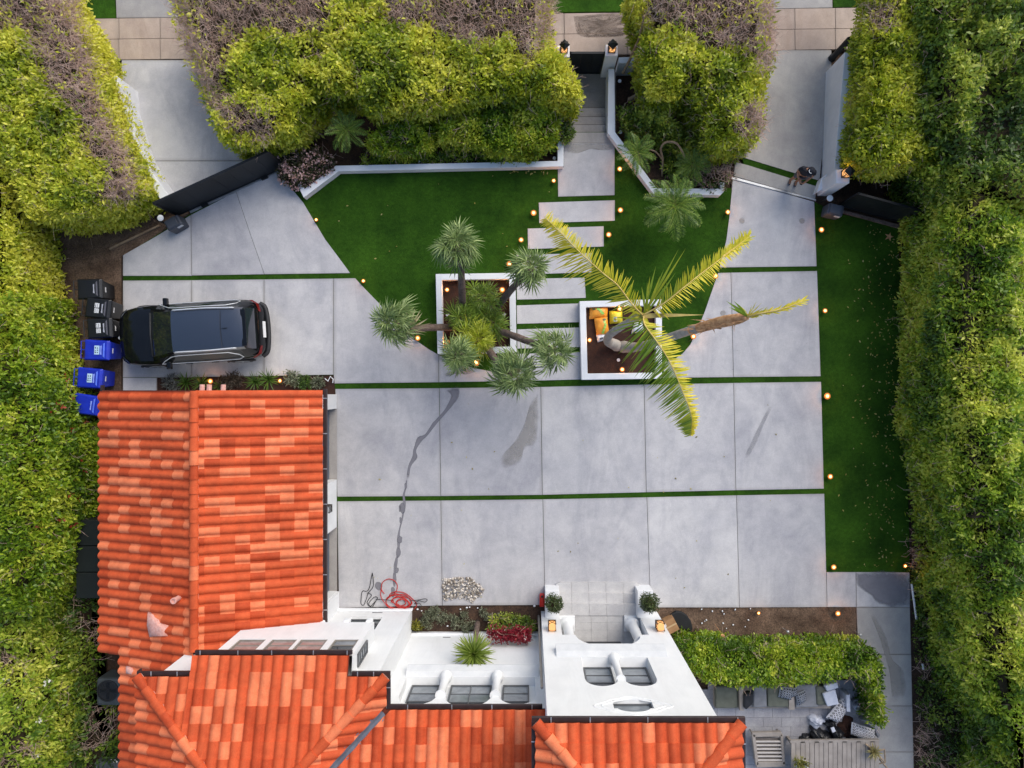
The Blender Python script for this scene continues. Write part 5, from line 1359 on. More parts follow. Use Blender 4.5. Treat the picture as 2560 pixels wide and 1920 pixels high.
# yucca in front of the middle wall
YUC = leafmat('yucca_leaf', [(0, (.05, .09, .012)), (.5, (.15, .23, .025)), (1, (.42, .46, .12))], .25)
def sword_mesh(mat, seed, L=.58, w=.05):
    rg = np.random.default_rng(seed); V = []; T = []
    for s, hw in ((0, .6), (.35, 1), (.7, .7)):
        z = -.12 * s * s * L
        V += [(L * s, -w * hw * .5, z + .012), (L * s, 0, z), (L * s, w * hw * .5, z + .012)]; t = .3 + .3 * s + rg.normal() * .08; T += [t, t + .22, t]
    V.append((L, 0, -.12 * L)); T.append(.8); Fq = []
    for i in range(2):
        for j in range(2): a = i * 3 + j; Fq.append([a, a + 3, a + 4, a + 1])
    Fq += [[6, 9, 7], [7, 9, 8]]
    me = bpy.data.meshes.new('leaf'); me.from_pydata(V, [], Fq); at = me.attributes.new('tint', 'FLOAT', 'POINT'); at.data.foreach_set('value', np.clip(np.array(T, dtype=np.float32), 0, 1)); me.materials.append(mat); return me
YM = [sword_mesh(YUC, i) for i in range(5)]
b, c = G(1194, 1556, -.02), G(1184, 1634, 2.7)
t = thing('yucca', 'round spiky green yucca on a thin trunk before the white wall', 'plant', b)
palm_trunk(t, [b, b.lerp(c, .5), c], .09, .07, M['bark_brown']); crown(t, c, (0, 0, 1), YM, 150, 1.12, lo=-40, hi=86, name='leaf', seed=31)

# strap leaved and bushy plants in the bed along the garage
STRAP = leafmat('strap_leaf', [(0, (.02, .05, .01)), (.5, (.06, .13, .018)), (1, (.18, .28, .04))], .2)
SM = [sword_mesh(STRAP, 50 + i, .42, .035) for i in range(4)]
for x, y, s_, lab in ((471, 955, 1, 'green strap leaved plant left in the garage bed beside the lit spot'), (508, 957, .9, 'green strap leaved plant just left of the lit spot in the garage bed'),
                     (642, 954, .95, 'green strap leaved plant right of the brown shrub in the garage bed'), (676, 949, 1.1, 'tallest green strap leaved plant in the garage bed'), (552, 966, .6, 'small strap leaved plant at the garage roof edge')):
    p = G(x, y, 0); t = thing('strap_plant', lab, 'plant', p, group='strap leaved plants along the garage'); crown(t, p + Vector((0, 0, .12)), (0, 0, 1), SM, 34, s_, lo=5, hi=85, name='leaf', seed=x)
GREYL = leafmat('grey_leaf', [(0, (.06, .065, .06)), (.5, (.15, .16, .15)), (1, (.30, .31, .29))]); BRNL = leafmat('brown_leaf', [(0, (.03, .022, .016)), (.5, (.09, .065, .045)), (1, (.17, .13, .09))])
SILV = leafmat('succulent_leaf', [(0, (.06, .075, .04)), (.5, (.16, .18, .11)), (1, (.30, .31, .2))], .1)
def tuft(name, label, cat, c, r, mat, seed, n=60, L=.12, Wd=.03, flat=.7, group=None, parent_name='foliage', per=6, tb=.5, trunk=None):
    t = thing(name, label, cat, Vector((c.x, c.y, 0)), group=group); rg = np.random.default_rng(seed)
    D = unit(rg.normal(size=(n, 3))); D[:, 2] = np.abs(D[:, 2]) if flat < 1 else D[:, 2]
    C = np.array(c)[None] + D * np.array((r, r, r * min(1, flat))) * rg.uniform(.75, 1.05, n)[:, None]
    V, Fq, T = leaves_from(C, D, per, L, Wd, seed, np.clip(tb + (rg.random(n) - .5) * .5, 0, 1), .6)
    np_mesh(parent_name, V, Fq, mat, t, T, 'stuff')
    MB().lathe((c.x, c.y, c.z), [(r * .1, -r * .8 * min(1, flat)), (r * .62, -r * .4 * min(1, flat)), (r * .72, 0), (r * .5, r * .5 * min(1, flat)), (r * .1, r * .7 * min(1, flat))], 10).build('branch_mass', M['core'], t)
    return t
tuft('grey_shrub', 'silvery grey shrub at the left end of the garage bed', 'plant', G(432, 958, .15), .22, GREYL, 1, 70)
tuft('brown_shrub', 'dry brown shrub in the middle of the garage bed', 'plant', G(588, 950, .2), .24, BRNL, 2, 90, L=.1)
tuft('brown_shrub', 'small dark dry shrub right of the lit spot in the garage bed', 'plant', G(560, 956, .1), .16, BRNL, 3, 50, L=.1)
tuft('grey_shrub', 'grey green shrub by the right spot light in the garage bed', 'plant', G(731, 946, .18), .2, SILV, 4, 80)
tuft('leafy_plant', 'low green plant right of the spot light in the garage bed', 'plant', G(762, 955, .1), .17, STRAP, 5, 70)
tuft('succulent', 'pale succulent clump at the right end of the garage bed', 'plant', G(796, 957, .08), .14, SILV, 6, 50)
m = MB().tube([G(812, 946, .12), G(820, 953, .12), G(826, 941, .14), G(833, 948, .14), G(832, 957, .1)], .018, 6); o = m.build('white_pipe', M['white']); tag(o, 'white bent pipe at the right end of the garage bed', 'pipe')
# succulents left of the entry
for k, (x, y, rr) in enumerate(((880, 240, 60), (1195, 200, 50), (1275, 270, 50), (1430, 300, 60), (715, 310, 55), (740, 410, 60), (860, 395, 55), (1000, 415, 52), (900, 505, 45), (560, 255, 60), (490, 330, 55), (290, 400, 52), (200, 350, 45), (330, 180, 40), (420, 170, 38), (370, 280, 36), (245, 240, 36))):
    p = G(1030 + x / 6.703, 1500 + y / 6.703, .1); tuft('succulent', 'grey green rosette succulent in the dark bed left of the entry', 'succulent', p, rr / 6.703 * .0131, SILV, 60 + k, 26, .07, .03, .8, 'grey green succulents below the white wall', 'rosette')
tuft('succulent', 'yellow green succulent at the left corner of the succulent bed', 'succulent', G(1042, 1562, .1), .16, leafmat('yellow_succulent', [(0, (.08, .09, .01)), (.5, (.2, .2, .02)), (1, (.42, .38, .05))]), 90, 50, .08, .035, .8)
hedge('ground_shrub', 'low green cover behind the red blossoms left of the entry', 'bush', [(1225, 1548, .4), (1260, 1540, .4), (1320, 1546, .4), (1342, 1568, .3), (1330, 1582, .3), (1220, 1580, .4)], .45, 0, LEAF_DRK, dens=260, tb=.5, seed=91, bump=.1, er=.2, L=.08, Wd=.04, inset=.15, zdrop=.25)
REDB = leafmat('red_blossom', [(0, (.14, .006, .015)), (.5, (.28, .014, .032)), (1, (.50, .09, .10))], .2)
hedge('flowering_shrub', 'long red flowering shrub against the white wall left of the entry', 'bush', [(1220, 1576, 1.0), (1322, 1574, 1.0), (1324, 1602, 1.25), (1250, 1604, 1.25), (1220, 1592, 1.2)], 1.3, .95, REDB, dens=420, tb=.45, seed=92, bump=.1, er=.18, L=.085, Wd=.06, inset=.14, zdrop=.3,
      flowers=(None, WHF, 10, .05))
# topiary balls in pots on the wing walls
TOP = leafmat('topiary_leaf', [(0, (.022, .04, .014)), (.5, (.065, .10, .03)), (1, (.17, .22, .07))])
for x, y, rr, lab in ((1385, 1508, .235, 'clipped round topiary ball in a pot left of the entry steps'), (1624, 1507, .26, 'clipped round topiary ball in a pot right of the entry steps')):
    c = G(x, y, 1.3); b = Vector((.78 if x < 1500 else 3.75, -6.95, .68))
    t = tuft('topiary', lab, 'potted plant', c, rr, TOP, int(x), 260, .07, .03, 1.0, 'topiary balls beside the entry steps')
    MB().lathe(b, [(.1, 0), (.15, .22), (.17, .24), (.17, .28), (.13, .28), (.12, .22)], 14).build('pot', pmat('pot_grey', '#6f7370', '#8b8e8a'), t, smooth=True, angle=40)
    MB().tube([b + Vector((0, 0, .2)), c], .02, 6).build('stem', M['bark_brown'], t)

# path and bed lights ----------------------------------------------------
LG = 'small ground spot lights of the garden'
def spot(x, y, p, label, z=0.0):
    b = G(x, y, z); t = thing('ground_light', label, 'light', b, group=LG)
    MB().lathe(b, [(.012, -.1), (.012, .06), (.05, .08), (.055, .17), (.047, .17), (.045, .15)], 12).build('housing', M['lamp_metal'], t, smooth=True, angle=40)
    q = .55 + .22 * p
    MB().lathe(b + Vector((0, 0, .160)), [(.048 * q, 0), (.036 * q, .02), (.008, .03)], 12).build('lens', M['glow'], t)
    MB().lathe(b + Vector((0, 0, .140)), [(.052, 0), (.085 * q, .01), (.092 * q, .016), (.05 * q, .02)], 14).build('bloom_ring', M['bloom'], t)  # added glowing ring that imitates bloom, not part of the fitting
    L = bpy.data.lights.new('spot_bulb', 'POINT'); L.energy = p * 1.7; L.color = (1, .38, .08); L.shadow_soft_size = .03
    o = bpy.data.objects.new('bulb_light', L); o.location = (.0, 0, .215); link(o, t)
for x, y, p, lab in ((1548, 426, 1.6, 'ground light right of the entry slab by the slanting white wall'), (1384, 455, 1.0, 'ground light left of the entry slab on the lawn'), (1334, 535, 2.2, 'ground light at the left end of the first stepping stone'),
                     (1549.5, 528, 1.8, 'ground light at the right end of the first stepping stone'), (1520.5, 589, 1.8, 'ground light at the right end of the second stepping stone'), (1303, 602, 1.6, 'ground light at the left end of the second stepping stone'),
                     (1274, 662, 2.2, 'ground light on the lawn above the top right planter corner'), (1190.5, 907, 3.2, 'bright ground light below the bottom edge of the fan palm planter'), (1046, 846, 1.8, 'ground light at the concrete edge left of the fan palm planter'),
                     (911, 704, .9, 'ground light where the curved lawn edge meets the grass strip'), (794, 552, .6, 'ground light at the far left lawn tip'), (1816.6, 533, 1.4, 'ground light at the lawn edge below the right white wall end'),
                     (1786, 692, 1.8, 'ground light at the right lawn edge beside the upper grass strip'), (1731, 842, 2.0, 'ground light at the right lawn edge under the leaning palm'), (2049, 577, 1.8, 'ground light at the top of the right lawn strip'),
                     (2058, 778, 1.4, 'second ground light from the top on the right lawn strip'), (2063.5, 990, 2.8, 'brightest ground light on the right lawn strip, level with the court'), (2071, 1190, 1.8, 'fourth ground light from the top on the right lawn strip'),
                     (2079.5, 1415, 1.8, 'ground light at the lower left corner of the right lawn strip'), (2257, 1412, .8, 'ground light at the lower right corner of the right lawn strip'), (2090, 1530, 1.8, 'orange ground light in the bare soil bed near the side path'),
                     (1893, 1529, .6, 'small ground light in the middle of the bare soil bed'), (531, 953, 1.8, 'ground light among the strap plants left in the garage bed'), (704, 952, 1.0, 'ground light right in the garage bed')):
    spot(x, y, p, lab)
for x, y, p, lab in ((1256, 726, 2.0, 'spot light in the upper right corner of the fan palm planter'), (1119, 726, 1.2, 'spot light in the upper left corner of the fan palm planter'), (1119, 856, 1.8, 'spot light in the lower left corner of the fan palm planter'),
                     (1554, 924, 1.6, 'spot light at the bottom of the bottle palm planter'), (1473, 851, 1.2, 'spot light at the left wall of the bottle palm planter'), (1548, 774, 2.0, 'spot light beside the yellow bag in the bottle palm planter')):
    spot(x, y, p, lab, .16)
# drain caps
for x, y, z, lab in ((1119, 787, .165, 'round white drain cap at the left of the fan palm planter'), (1261, 787, .165, 'round white drain cap at the right of the fan palm planter'), (1546, 900, .165, 'round white drain cap in the bottle palm planter'),
                     (1549, 203, 0, 'white drain cap in the right bed near the gate pillar'), (1551, 331, 0, 'white drain cap in the right bed by the wall bend'), (1386, 396, 0, 'white drain cap in the corner of the long bed')):
    o = MB().lathe(G(x, y, z), [(.055, 0), (.055, .03), (.03, .03), (.03, .012)], 14).build('drain_cap', M['white_low'], smooth=True, angle=30); tag(o, lab, 'drain cap', 'white drain caps in the beds')
# ------------------------------------------------------------------ the car
PAINT = pmat('black_car_paint', (.004, .0045, .006), (.006, .007, .009), 2, .10, spec=.3, coat=.15)
PAINT_R = pmat('car_roof_glass', (.012, .016, .026), (.016, .020, .032), 2, .06, spec=1.0, coat=1.0); PAINT_R.node_tree.nodes['Principled BSDF'].inputs['IOR'].default_value = 1.6; PAINT_R.node_tree.nodes['Principled BSDF'].inputs['Coat IOR'].default_value = 1.6
CGLASS = pmat('car_glass', (.012, .016, .018), (.018, .022, .024), 2, .05, spec=.5)
CHROME = pmat('satin_silver_trim', '#cfd2d6', '#e4e6e8', 2, .35, metal=.35)
RUBBER = pmat('tyre_rubber', '#17181a', '#222326', 5, .8)
PLAST = pmat('black_plastic', '#1b1c1f', '#27282b', 5, .6)
car = thing('car', 'shiny black SUV with silver roof rails parked nose to the trash bins', 'car', (-10.70, 1.70, .02), R(183.5), local=True)
car.scale = (.965, .98, 1)
def ip(s, tab): return float(np.interp(s, [a for a, b in tab], [b for a, b in tab]))
Wt = [(0, .50), (.04, .63), (.12, .765), (.3, .875), (.7, .95), (1.2, .972), (3.6, .975), (4.2, .95), (4.5, .905), (4.68, .84), (4.78, .75), (4.84, .60)]
HZ = [(0, .60), (.03, .74), (.10, .86), (.25, .95), (.6, 1.03), (1.0, 1.08), (1.27, 1.11)]
RZt = [(2.2, 1.655), (2.7, 1.71), (3.3, 1.715), (3.9, 1.685), (4.3, 1.64), (4.44, 1.60)]
TZ = [(4.66, 1.13), (4.72, 1.06), (4.80, .92), (4.84, .72)]
def sec(s):
    w = ip(s, Wt)
    low = .30 if .1 < s < 4.75 else .36
    belt = ip(s, [(0, .55), (.1, .80), (.3, .90), (.8, .99), (1.3, 1.03), (3.0, 1.06), (4.3, 1.10), (4.66, 1.06), (4.8, .84), (4.84, .66)])
    def hood(h): return [(w * .86, h - .035), (w * .74, h - .005), (w * .40, h + .018), (0, h + .028)]
    def roof(r, y=.70): return [(y, r - .15), (y - .065, r - .03), (y * .52, r + .012), (0, r + .022)]
    if s <= 1.27: top = hood(ip(s, HZ))
    elif s < 2.2:
        a, b = hood(1.11), roof(1.655); t = (s - 1.27) / .93
        top = [tuple(a[k][i] * (1 - t ** (1, .9)[i]) + b[k][i] * t ** (1, .9)[i] for i in (0, 1)) for k in range(4)]
    elif s <= 4.44: top = roof(ip(s, RZt), ip(s, [(2.2, .71), (3.4, .71), (4.44, .66)]))
    elif s < 4.66:
        a, b = roof(1.60, .66), [(w * .84, 1.13), (w * .78, 1.14), (w * .42, 1.16), (0, 1.165)]; t = (s - 4.44) / .22
        top = [tuple(a[k][i] * (1 - t) + b[k][i] * t for i in (0, 1)) for k in range(4)]
    else: top = [(w * .86, ip(s, TZ)), (w * .76, ip(s, TZ) + .01), (w * .4, ip(s, TZ) + .02), (0, ip(s, TZ) + .02)]
    b = min(belt, top[0][1] - .02)
    return [(w * .93, low), (w * .99, .50), (w, min(.76, b - .1)), (w * .985, b - .06), (w * .955, b)] + top
ST = [0, .03, .08, .16, .3, .5, .75, 1.0, 1.27, 1.5, 1.73, 1.96, 2.2, 2.5, 2.9, 3.3, 3.7, 4.05, 4.3, 4.44, 4.51, 4.585, 4.66, 4.70, 4.74, 4.79, 4.84]
rows = []
for s in ST:
    h = sec(s); rows.append([(2.42 - s, y, z) for y, z in h] + [(2.42 - s, -y, z) for y, z in h[-2::-1]])
nP = len(rows[0]); parts = {'body': MB(), 'windshield': MB(), 'rear_window': MB(), 'side_window_a': MB(), 'side_window_b': MB(), 'roof': MB(), 'hood': MB()}
for i in range(len(ST) - 1):
    s0, s1 = ST[i], ST[i + 1]
    for j in range(nP - 1):
        jj = j if j < 8 else nP - 2 - j
        k = 'body'
        if jj == 4 and 1.5 <= s0 and s1 <= 4.3: k = 'side_window_a' if j < 8 else 'side_window_b'
        elif jj >= 6 and s0 >= 1.27 and s1 <= 2.2: k = 'windshield'
        elif jj >= 6 and s0 >= 4.44 and s1 <= 4.66: k = 'rear_window'
        elif jj >= 5 and s0 >= 2.2 and s1 <= 4.44: k = 'roof'
        elif jj >= 5 and s0 >= .08 and s1 <= 1.27: k = 'hood'
        parts[k].add([rows[i][j], rows[i][j + 1], rows[i + 1][j + 1], rows[i + 1][j]], [(0, 1, 2, 3)])
for r_ in (rows[0], rows[-1]): parts['body'].add(r_, [tuple(range(nP))])
def weld(o):
    bm = bmesh.new(); bm.from_mesh(o.data); bmesh.ops.remove_doubles(bm, verts=bm.verts, dist=.0005); bmesh.ops.recalc_face_normals(bm, faces=bm.faces); bm.to_mesh(o.data); bm.free()
    o.data.polygons.foreach_set('use_smooth', [True] * len(o.data.polygons))
for k, m in parts.items():
    o = m.build(k.split('_window_')[0] + '_window' if k.startswith('side') else k, PAINT if k in ('body', 'hood') else (PAINT_R if k in ('roof', 'rear_window') else CGLASS), car); weld(o)
    try: o.data.set_sharp_from_angle(angle=R(38))
    except Exception: pass
def X(s): return 2.42 - s
for sd in (-1, 1):
    rl = MB(); rl.tube(curve_pts([(X(2.28), sd * .655, 1.655), (X(2.4), sd * .655, 1.735), (X(3.3), sd * .66, 1.765), (X(4.1), sd * .635, 1.735), (X(4.22), sd * .635, 1.66)], 5), .018, 6); rl.build('roof_rail', CHROME, car, smooth=True)
    tr = MB(); P = [(X(1.55), sd * .945, 1.075), (X(1.75), sd * .87, 1.27), (X(2.05), sd * .765, 1.45), (X(2.3), sd * .74, 1.515), (X(3.2), sd * .74, 1.565), (X(3.9), sd * .735, 1.525), (X(4.18), sd * .80, 1.35), (X(4.26), sd * .88, 1.2), (X(4.1), sd * .935, 1.12), (X(3.0), sd * .948, 1.075), (X(1.55), sd * .945, 1.055)]
    tr.tube([Vector(p) + Vector((0, sd * .012, 0)) for p in P], .014, 5, cap=False); tr.build('window_trim', CHROME, car, smooth=True)
    mr = MB(); mr.box((X(1.80), sd * 1.02, 1.12), (.15, .24, .15)); mr.box((X(1.76), sd * .93, 1.08), (.08, .14, .06)); mr.build('mirror', PAINT, car, bevel=.04)
    for s in (.98, 3.86):
        wh = MB(); C = Vector((X(s), sd * .875, .37))
        pr = [(.20, -.12), (.34, -.12), (.375, -.08), (.375, .08), (.34, .12), (.24, .12)]
        V = []; n_ = 24
        for r_, yy in pr:
            for q in range(n_): a = 2 * math.pi * q / n_; V.append((C.x + r_ * math.cos(a), C.y + sd * yy, C.z + r_ * math.sin(a)))
        wh.add(V, [(i * n_ + q, i * n_ + (q + 1) % n_, (i + 1) * n_ + (q + 1) % n_, (i + 1) * n_ + q) for i in range(len(pr) - 1) for q in range(n_)])
        w_ = wh.build('wheel', RUBBER, car, smooth=True, angle=40)
        ri = MB()
        for q in range(5):
            a = 2 * math.pi * q / 5; ri.box((C.x + .12 * math.cos(a), C.y + sd * .105, C.z + .12 * math.sin(a)), (.24, .03, .06), rot=Matrix.Rotation(-a, 3, 'Y'))
        ri.build('rim', CHROME, w_)
        ar = MB(); ar.tube([(C.x + .44 * math.cos(a), sd * .965, C.z + .44 * math.sin(a)) for a in np.linspace(.05, math.pi - .05, 15)], .035, 6); ar.build('wheel_arch', PLAST, car, smooth=True)
    tl = MB(); tl.add([(X(4.58), sd * .93, 1.02), (X(4.76), sd * .80, .98), (X(4.805), sd * .55, .955), (X(4.77), sd * .55, 1.04), (X(4.70), sd * .80, 1.09), (X(4.5), sd * .93, 1.09)], [(0, 1, 4, 5), (1, 2, 3, 4)]); tl.build('tail_light', pmat('tail_light_red', (.10, .006, .006), (.14, .008, .008), 4, .15), car)
    hl = MB(); hl.add([(X(.09), sd * .60, .80), (X(.26), sd * .84, .85), (X(.42), sd * .905, .90), (X(.40), sd * .82, .97), (X(.2), sd * .62, .94)], [(0, 1, 2, 3, 4)]); hl.build('headlight', pmat('headlight_glass', '#4a4f55', '#6a7077', 4, .08), car)
    hd = MB()
    for s in (2.35, 3.2): hd.box((X(s), sd * .985, .92), (.22, .02, .03))
    hd.build('door_handle', PAINT, car)
rb_ = MB(); rb_.tube(curve_pts([(X(4.66), .86, .62), (X(4.84), .68, .62), (X(4.9), 0, .62), (X(4.84), -.68, .62), (X(4.66), -.86, .62)], 6), .075, 8); rb_.build('rear_bumper', PLAST, car, smooth=True)
MB().box((X(4.845), .02, .86), (.02, .52, .12), rot=Matrix.Rotation(R(20), 3, 'Y')).build('number_plate', pmat('plate', '#d9dadb'), car)
MB().box((X(4.47), 0, 1.60), (.16, 1.16, .03)).build('spoiler', PAINT, car, bevel=.012)
MB().add([(X(3.75), 0, 1.71), (X(3.98), .025, 1.70), (X(3.98), -.025, 1.70), (X(3.95), 0, 1.775)], [(0, 1, 3), (0, 3, 2), (1, 2, 3)]).build('antenna_fin', PAINT, car)
MB().lathe((X(.02), 0, .74), [(.05, 0), (.05, .015), (.02, .02)], 14).build('badge', CHROME, car)
for y in (-.1, .5): MB().tube([(X(1.30), y, 1.135), (X(1.45), y - .52, 1.235)], .010, 5).build('wiper', PLAST, car)
MB().tube([(X(1.27), -.70, 1.125), (X(1.25), 0, 1.15), (X(1.27), .70, 1.125)], .03, 5).build('cowl', PLAST, car, smooth=True)
MB().tube([(X(3.80), -.60, 1.722), (X(3.78), 0, 1.735), (X(3.80), .60, 1.722)], .006, 4).build('roof_seam', PLAST, car)
MB().box((X(.04), 0, .55), (.06, 1.0, .22)).build('grille', PLAST, car, bevel=.02)

# ------------------------------------------------------------------ trash bins
def bin_(label, px, py, rz, c, dark, group, stick):
    p = G(px, py, 1.08); t = thing('trash_bin', label, 'trash bin', (p.x, p.y, -.03), rz, group, local=True)
    mt = pmat('bin_' + ('blue' if not dark else 'black'), *c, 3, .42)
    m = MB(); B = [(-.30, .26), (.26, .24)]
    V = [(-.32, -.25, .10), (.24, -.23, .10), (.24, .23, .10), (-.32, .25, .10), (-.38, -.31, 1.02), (.36, -.29, 1.02), (.36, .29, 1.02), (-.38, .31, 1.02)]
    m.add(V, [(3, 2, 1, 0), (4, 5, 6, 7), (0, 1, 5, 4), (1, 2, 6, 5), (2, 3, 7, 6), (3, 0, 4, 7)]); m.build('body', mt, t, bevel=.03)
    MB().box((.365, 0, .98), (.05, .56, .05)).build('rim', mt, t, bevel=.012)
    l = MB(); l.add([(-.40, -.335, 1.03), (.40, -.315, 1.03), (.40, .315, 1.03), (-.40, .335, 1.03), (-.36, -.29, 1.09), (.33, -.28, 1.10), (.33, .28, 1.10), (-.36, .29, 1.09)], [(3, 2, 1, 0), (4, 5, 6, 7), (0, 1, 5, 4), (1, 2, 6, 5), (2, 3, 7, 6), (3, 0, 4, 7)])
    ld = l.build('lid', mt, t, bevel=.02)
    MB().add([(.21, -.20, 1.112), (.27, -.24, 1.112), (.27, .24, 1.112), (.21, .20, 1.112), (.23, -.2, 1.125), (.26, -.22, 1.122), (.26, .22, 1.122), (.23, .2, 1.125)], [(4, 5, 6, 7), (0, 1, 5, 4), (1, 2, 6, 5), (2, 3, 7, 6), (3, 0, 4, 7)]).build('lid_ridge', pmat('bin_ridge', *((('#44444c', '#55555d')) if dark else ('#4a66d8', '#5a78e6')), 3, .4), ld)
    h = MB(); h.tube([(-.38, -.27, 1.0), (-.50, -.27, 1.06), (-.50, .27, 1.06), (-.38, .27, 1.0)], .016, 6); h.tube([(-.38, 0, 1.02), (-.5, 0, 1.06)], .014, 5); h.build('handle', mt, t)
    for sd in (-1, 1):
        w_ = MB(); V = []
        for yy in (-.03, .03):
            for q in range(14): a = 2 * math.pi * q / 14; V.append((-.34 + .13 * math.cos(a), sd * .30 + yy, .13 + .13 * math.sin(a)))
        w_.add(V, [tuple(range(14)), tuple(range(27, 13, -1))] + [(q, (q + 1) % 14, 14 + (q + 1) % 14, 14 + q) for q in range(14)]); w_.build('wheel', RUBBER, t)
    STK = pmat('sticker_white', '#c9ccd0', '#dcdfe2') if dark else pmat('sticker_pale_blue', '#9fc0dc', '#b4d2e8')
    INK = pmat('sticker_ink', '#33363c')
    def marks(x, y, w, hh, zz, par):
        m = MB(); rd = random.Random(int(px))
        for i in range(2):
            for j in range(3): m.bb(x - w * .38 + i * w * .42, x - w * .38 + i * w * .42 + w * .2, y - hh * .36 + j * hh * .27, y - hh * .36 + j * hh * .27 + hh * rd.uniform(.08, .18), zz, zz + .002)
        m.build('print', INK, par, kind='stuff')
    if stick == 2:
        for yy in (-.085, .085):
            s_ = MB().bb(-.09, .05, yy - .07, yy + .07, 1.098, 1.103); so = s_.build('sticker', STK, ld); marks(-.02, yy, .14, .14, 1.104, ld)
    elif stick == 1:
        s_ = MB().bb(-.06, .10, -.14, .14, 1.098, 1.103); s_.build('sticker', STK, ld); marks(.02, 0, .16, .26, 1.104, ld)
    MB().add([(.125, -.13, 1.106), (.175, -.15, 1.106), (.165, 0, 1.106), (.175, .15, 1.106), (.125, .13, 1.106), (.135, 0, 1.106)], [(0, 1, 2, 5), (5, 2, 3, 4)]).build('emblem', pmat('emblem_pale', *(('#9a9ca6', '#a6a8b2') if dark else ('#7f95e6', '#8da2ee'))), ld)
    MB().box((.335, 0, .78), (.012, .16, .03), rot=Matrix.Rotation(R(-6), 3, 'Y')).build('label_strip', pmat('strip_white', '#d5d6d8'), t)
BG = 'trash bins in front of the parked car'
BK, BL = ('#0d0e12', '#15171b'), ('#12249a', '#1a32b8')
bin_('black trash bin with a white oval label, topmost of the bin row', 222, 722, R(2), BK, True, BG, 0)
bin_('black trash bin with two white stickers, second from the top', 243, 770, R(-6), BK, True, BG, 2)
bin_('black trash bin with two white stickers next to the blue bins', 247, 820, R(3), BK, True, BG, 2)
bin_('blue trash bin with pale sticker next to the black bins', 240, 875, R(-2), BL, False, BG, 1)
bin_('blue trash bin with pale sticker half under the hedge', 222, 945, R(-4), BL, False, BG, 1)
bin_('blue trash bin mostly hidden at the garage roof corner', 215, 1012, R(-8), BL, False, BG, 0)

# ------------------------------------------------------------------ things lying on the court
def hose(name, label, cat, paths, r, c):
    t = thing(name, label, cat, G(paths[0][0][0], paths[0][0][1], .02))
    m = MB()
    for k, p in enumerate(paths): m.tube(spline([G(a, b, .03 + .012 * (i % 3) + .014 * k) for i, (a, b) in enumerate(p)], 5), r, 6)
    m.build('coil', c, t, smooth=True); return t
rd = random.Random(3)
def loop(cx, cy, rx, ry, a0, turns, j=2.0, rot=0): 
    out = []
    for k in range(int(turns * 10) + 1):
        a = a0 + k * .628; x, y = rx * math.cos(a) + rd.uniform(-j, j), ry * math.sin(a) + rd.uniform(-j, j)
        out.append((cx + x * math.cos(rot) - y * math.sin(rot), cy + x * math.sin(rot) + y * math.cos(rot)))
    return out
hose('garden_hose', 'coiled red garden hose on the concrete by the white house corner', 'hose',
     [loop(973, 1468, 20, 20, 2.2, .9, 1) + [(985, 1480), (1010, 1482), (1032, 1498), (1042, 1512), (1034, 1524)], loop(996, 1504, 32, 18, 0, 2.2, 2.5, .1) , loop(1002, 1506, 22, 12, 1, 3.0, 2.5, .3), loop(1003, 1507, 12, 8, 0, 2.0, 2),
      [(953, 1472), (952, 1490), (962, 1508), (975, 1520), (1000, 1524), (1016, 1520)]], .014, pmat('red_hose', '#a01d18', '#bf2a20', 6, .45))
hose('black_cable', 'tangled black cable lying beside the red hose', 'cable',
     [[(931, 1432), (928, 1446), (924, 1468), (917, 1478), (906, 1478), (903, 1496), (903, 1510), (910, 1512), (917, 1494), (921, 1484), (929, 1488), (922, 1498), (918, 1508), (926, 1516), (936, 1506), (944, 1496), (938, 1492), (928, 1500), (922, 1510), (930, 1518), (940, 1502)],
      [(931, 1432), (934, 1462), (926, 1476), (918, 1484)], [(940, 1498), (955, 1499), (970, 1500), (985, 1502)], [(1026, 1502), (1046, 1500), (1062, 1497), (1068, 1500), (1062, 1505), (1046, 1502), (1036, 1510), (1048, 1508), (1053, 1514), (1048, 1520)]], .011, PLAST)
# pile of pale cobbles
t = thing('stone_pile', 'heap of small pale cobbles on the concrete court', 'stones', G(1155, 1475, .02))
prg = np.random.default_rng(8); pp = [(1105, 1446), (1125, 1446), (1150, 1443), (1180, 1444), (1200, 1460), (1211, 1474), (1205, 1490), (1188, 1494), (1182, 1508), (1168, 1502), (1145, 1496), (1112, 1502), (1106, 1490), (1106, 1470)]
V, Fq, T = [], [], []
SV = np.array([(1, 0, 0), (-1, 0, 0), (0, 1, 0), (0, -1, 0), (0, 0, 1), (0, 0, -1)]); 
bm = bmesh.new(); bmesh.ops.create_icosphere(bm, subdivisions=1, radius=1); IV = np.array([v.co[:] for v in bm.verts]); IF = np.array([[v.index for v in f.verts] for f in bm.faces]); bm.free()
k = 0
for i in range(520):
    x, y = prg.uniform(1105, 1212), prg.uniform(1442, 1510)
    if not inpoly(np.array([x]), np.array([y]), pp)[0]: continue
    d_ = edgedist(np.array([x]), np.array([y]), pp)[0][0]; p = np.array(G(x, y, .04 + min(.1, d_ * .006) * prg.random())); s_ = prg.uniform(.022, .05)
    ax = np.diag(prg.uniform(.6, 1.1, 3)); V.append(p + (IV * prg.uniform(.85, 1.15, (len(IV), 1))) @ ax * s_); Fq.append(IF + k); k += len(IV); T += [prg.random()] * len(IV)
np_mesh('cobbles', np.concatenate(V), np.concatenate(Fq), leafmat('cobble', [(0, (.16, .13, .10)), (.5, (.42, .37, .31)), (1, (.75, .70, .64))], 0.0, .8), t, T, 'stuff')
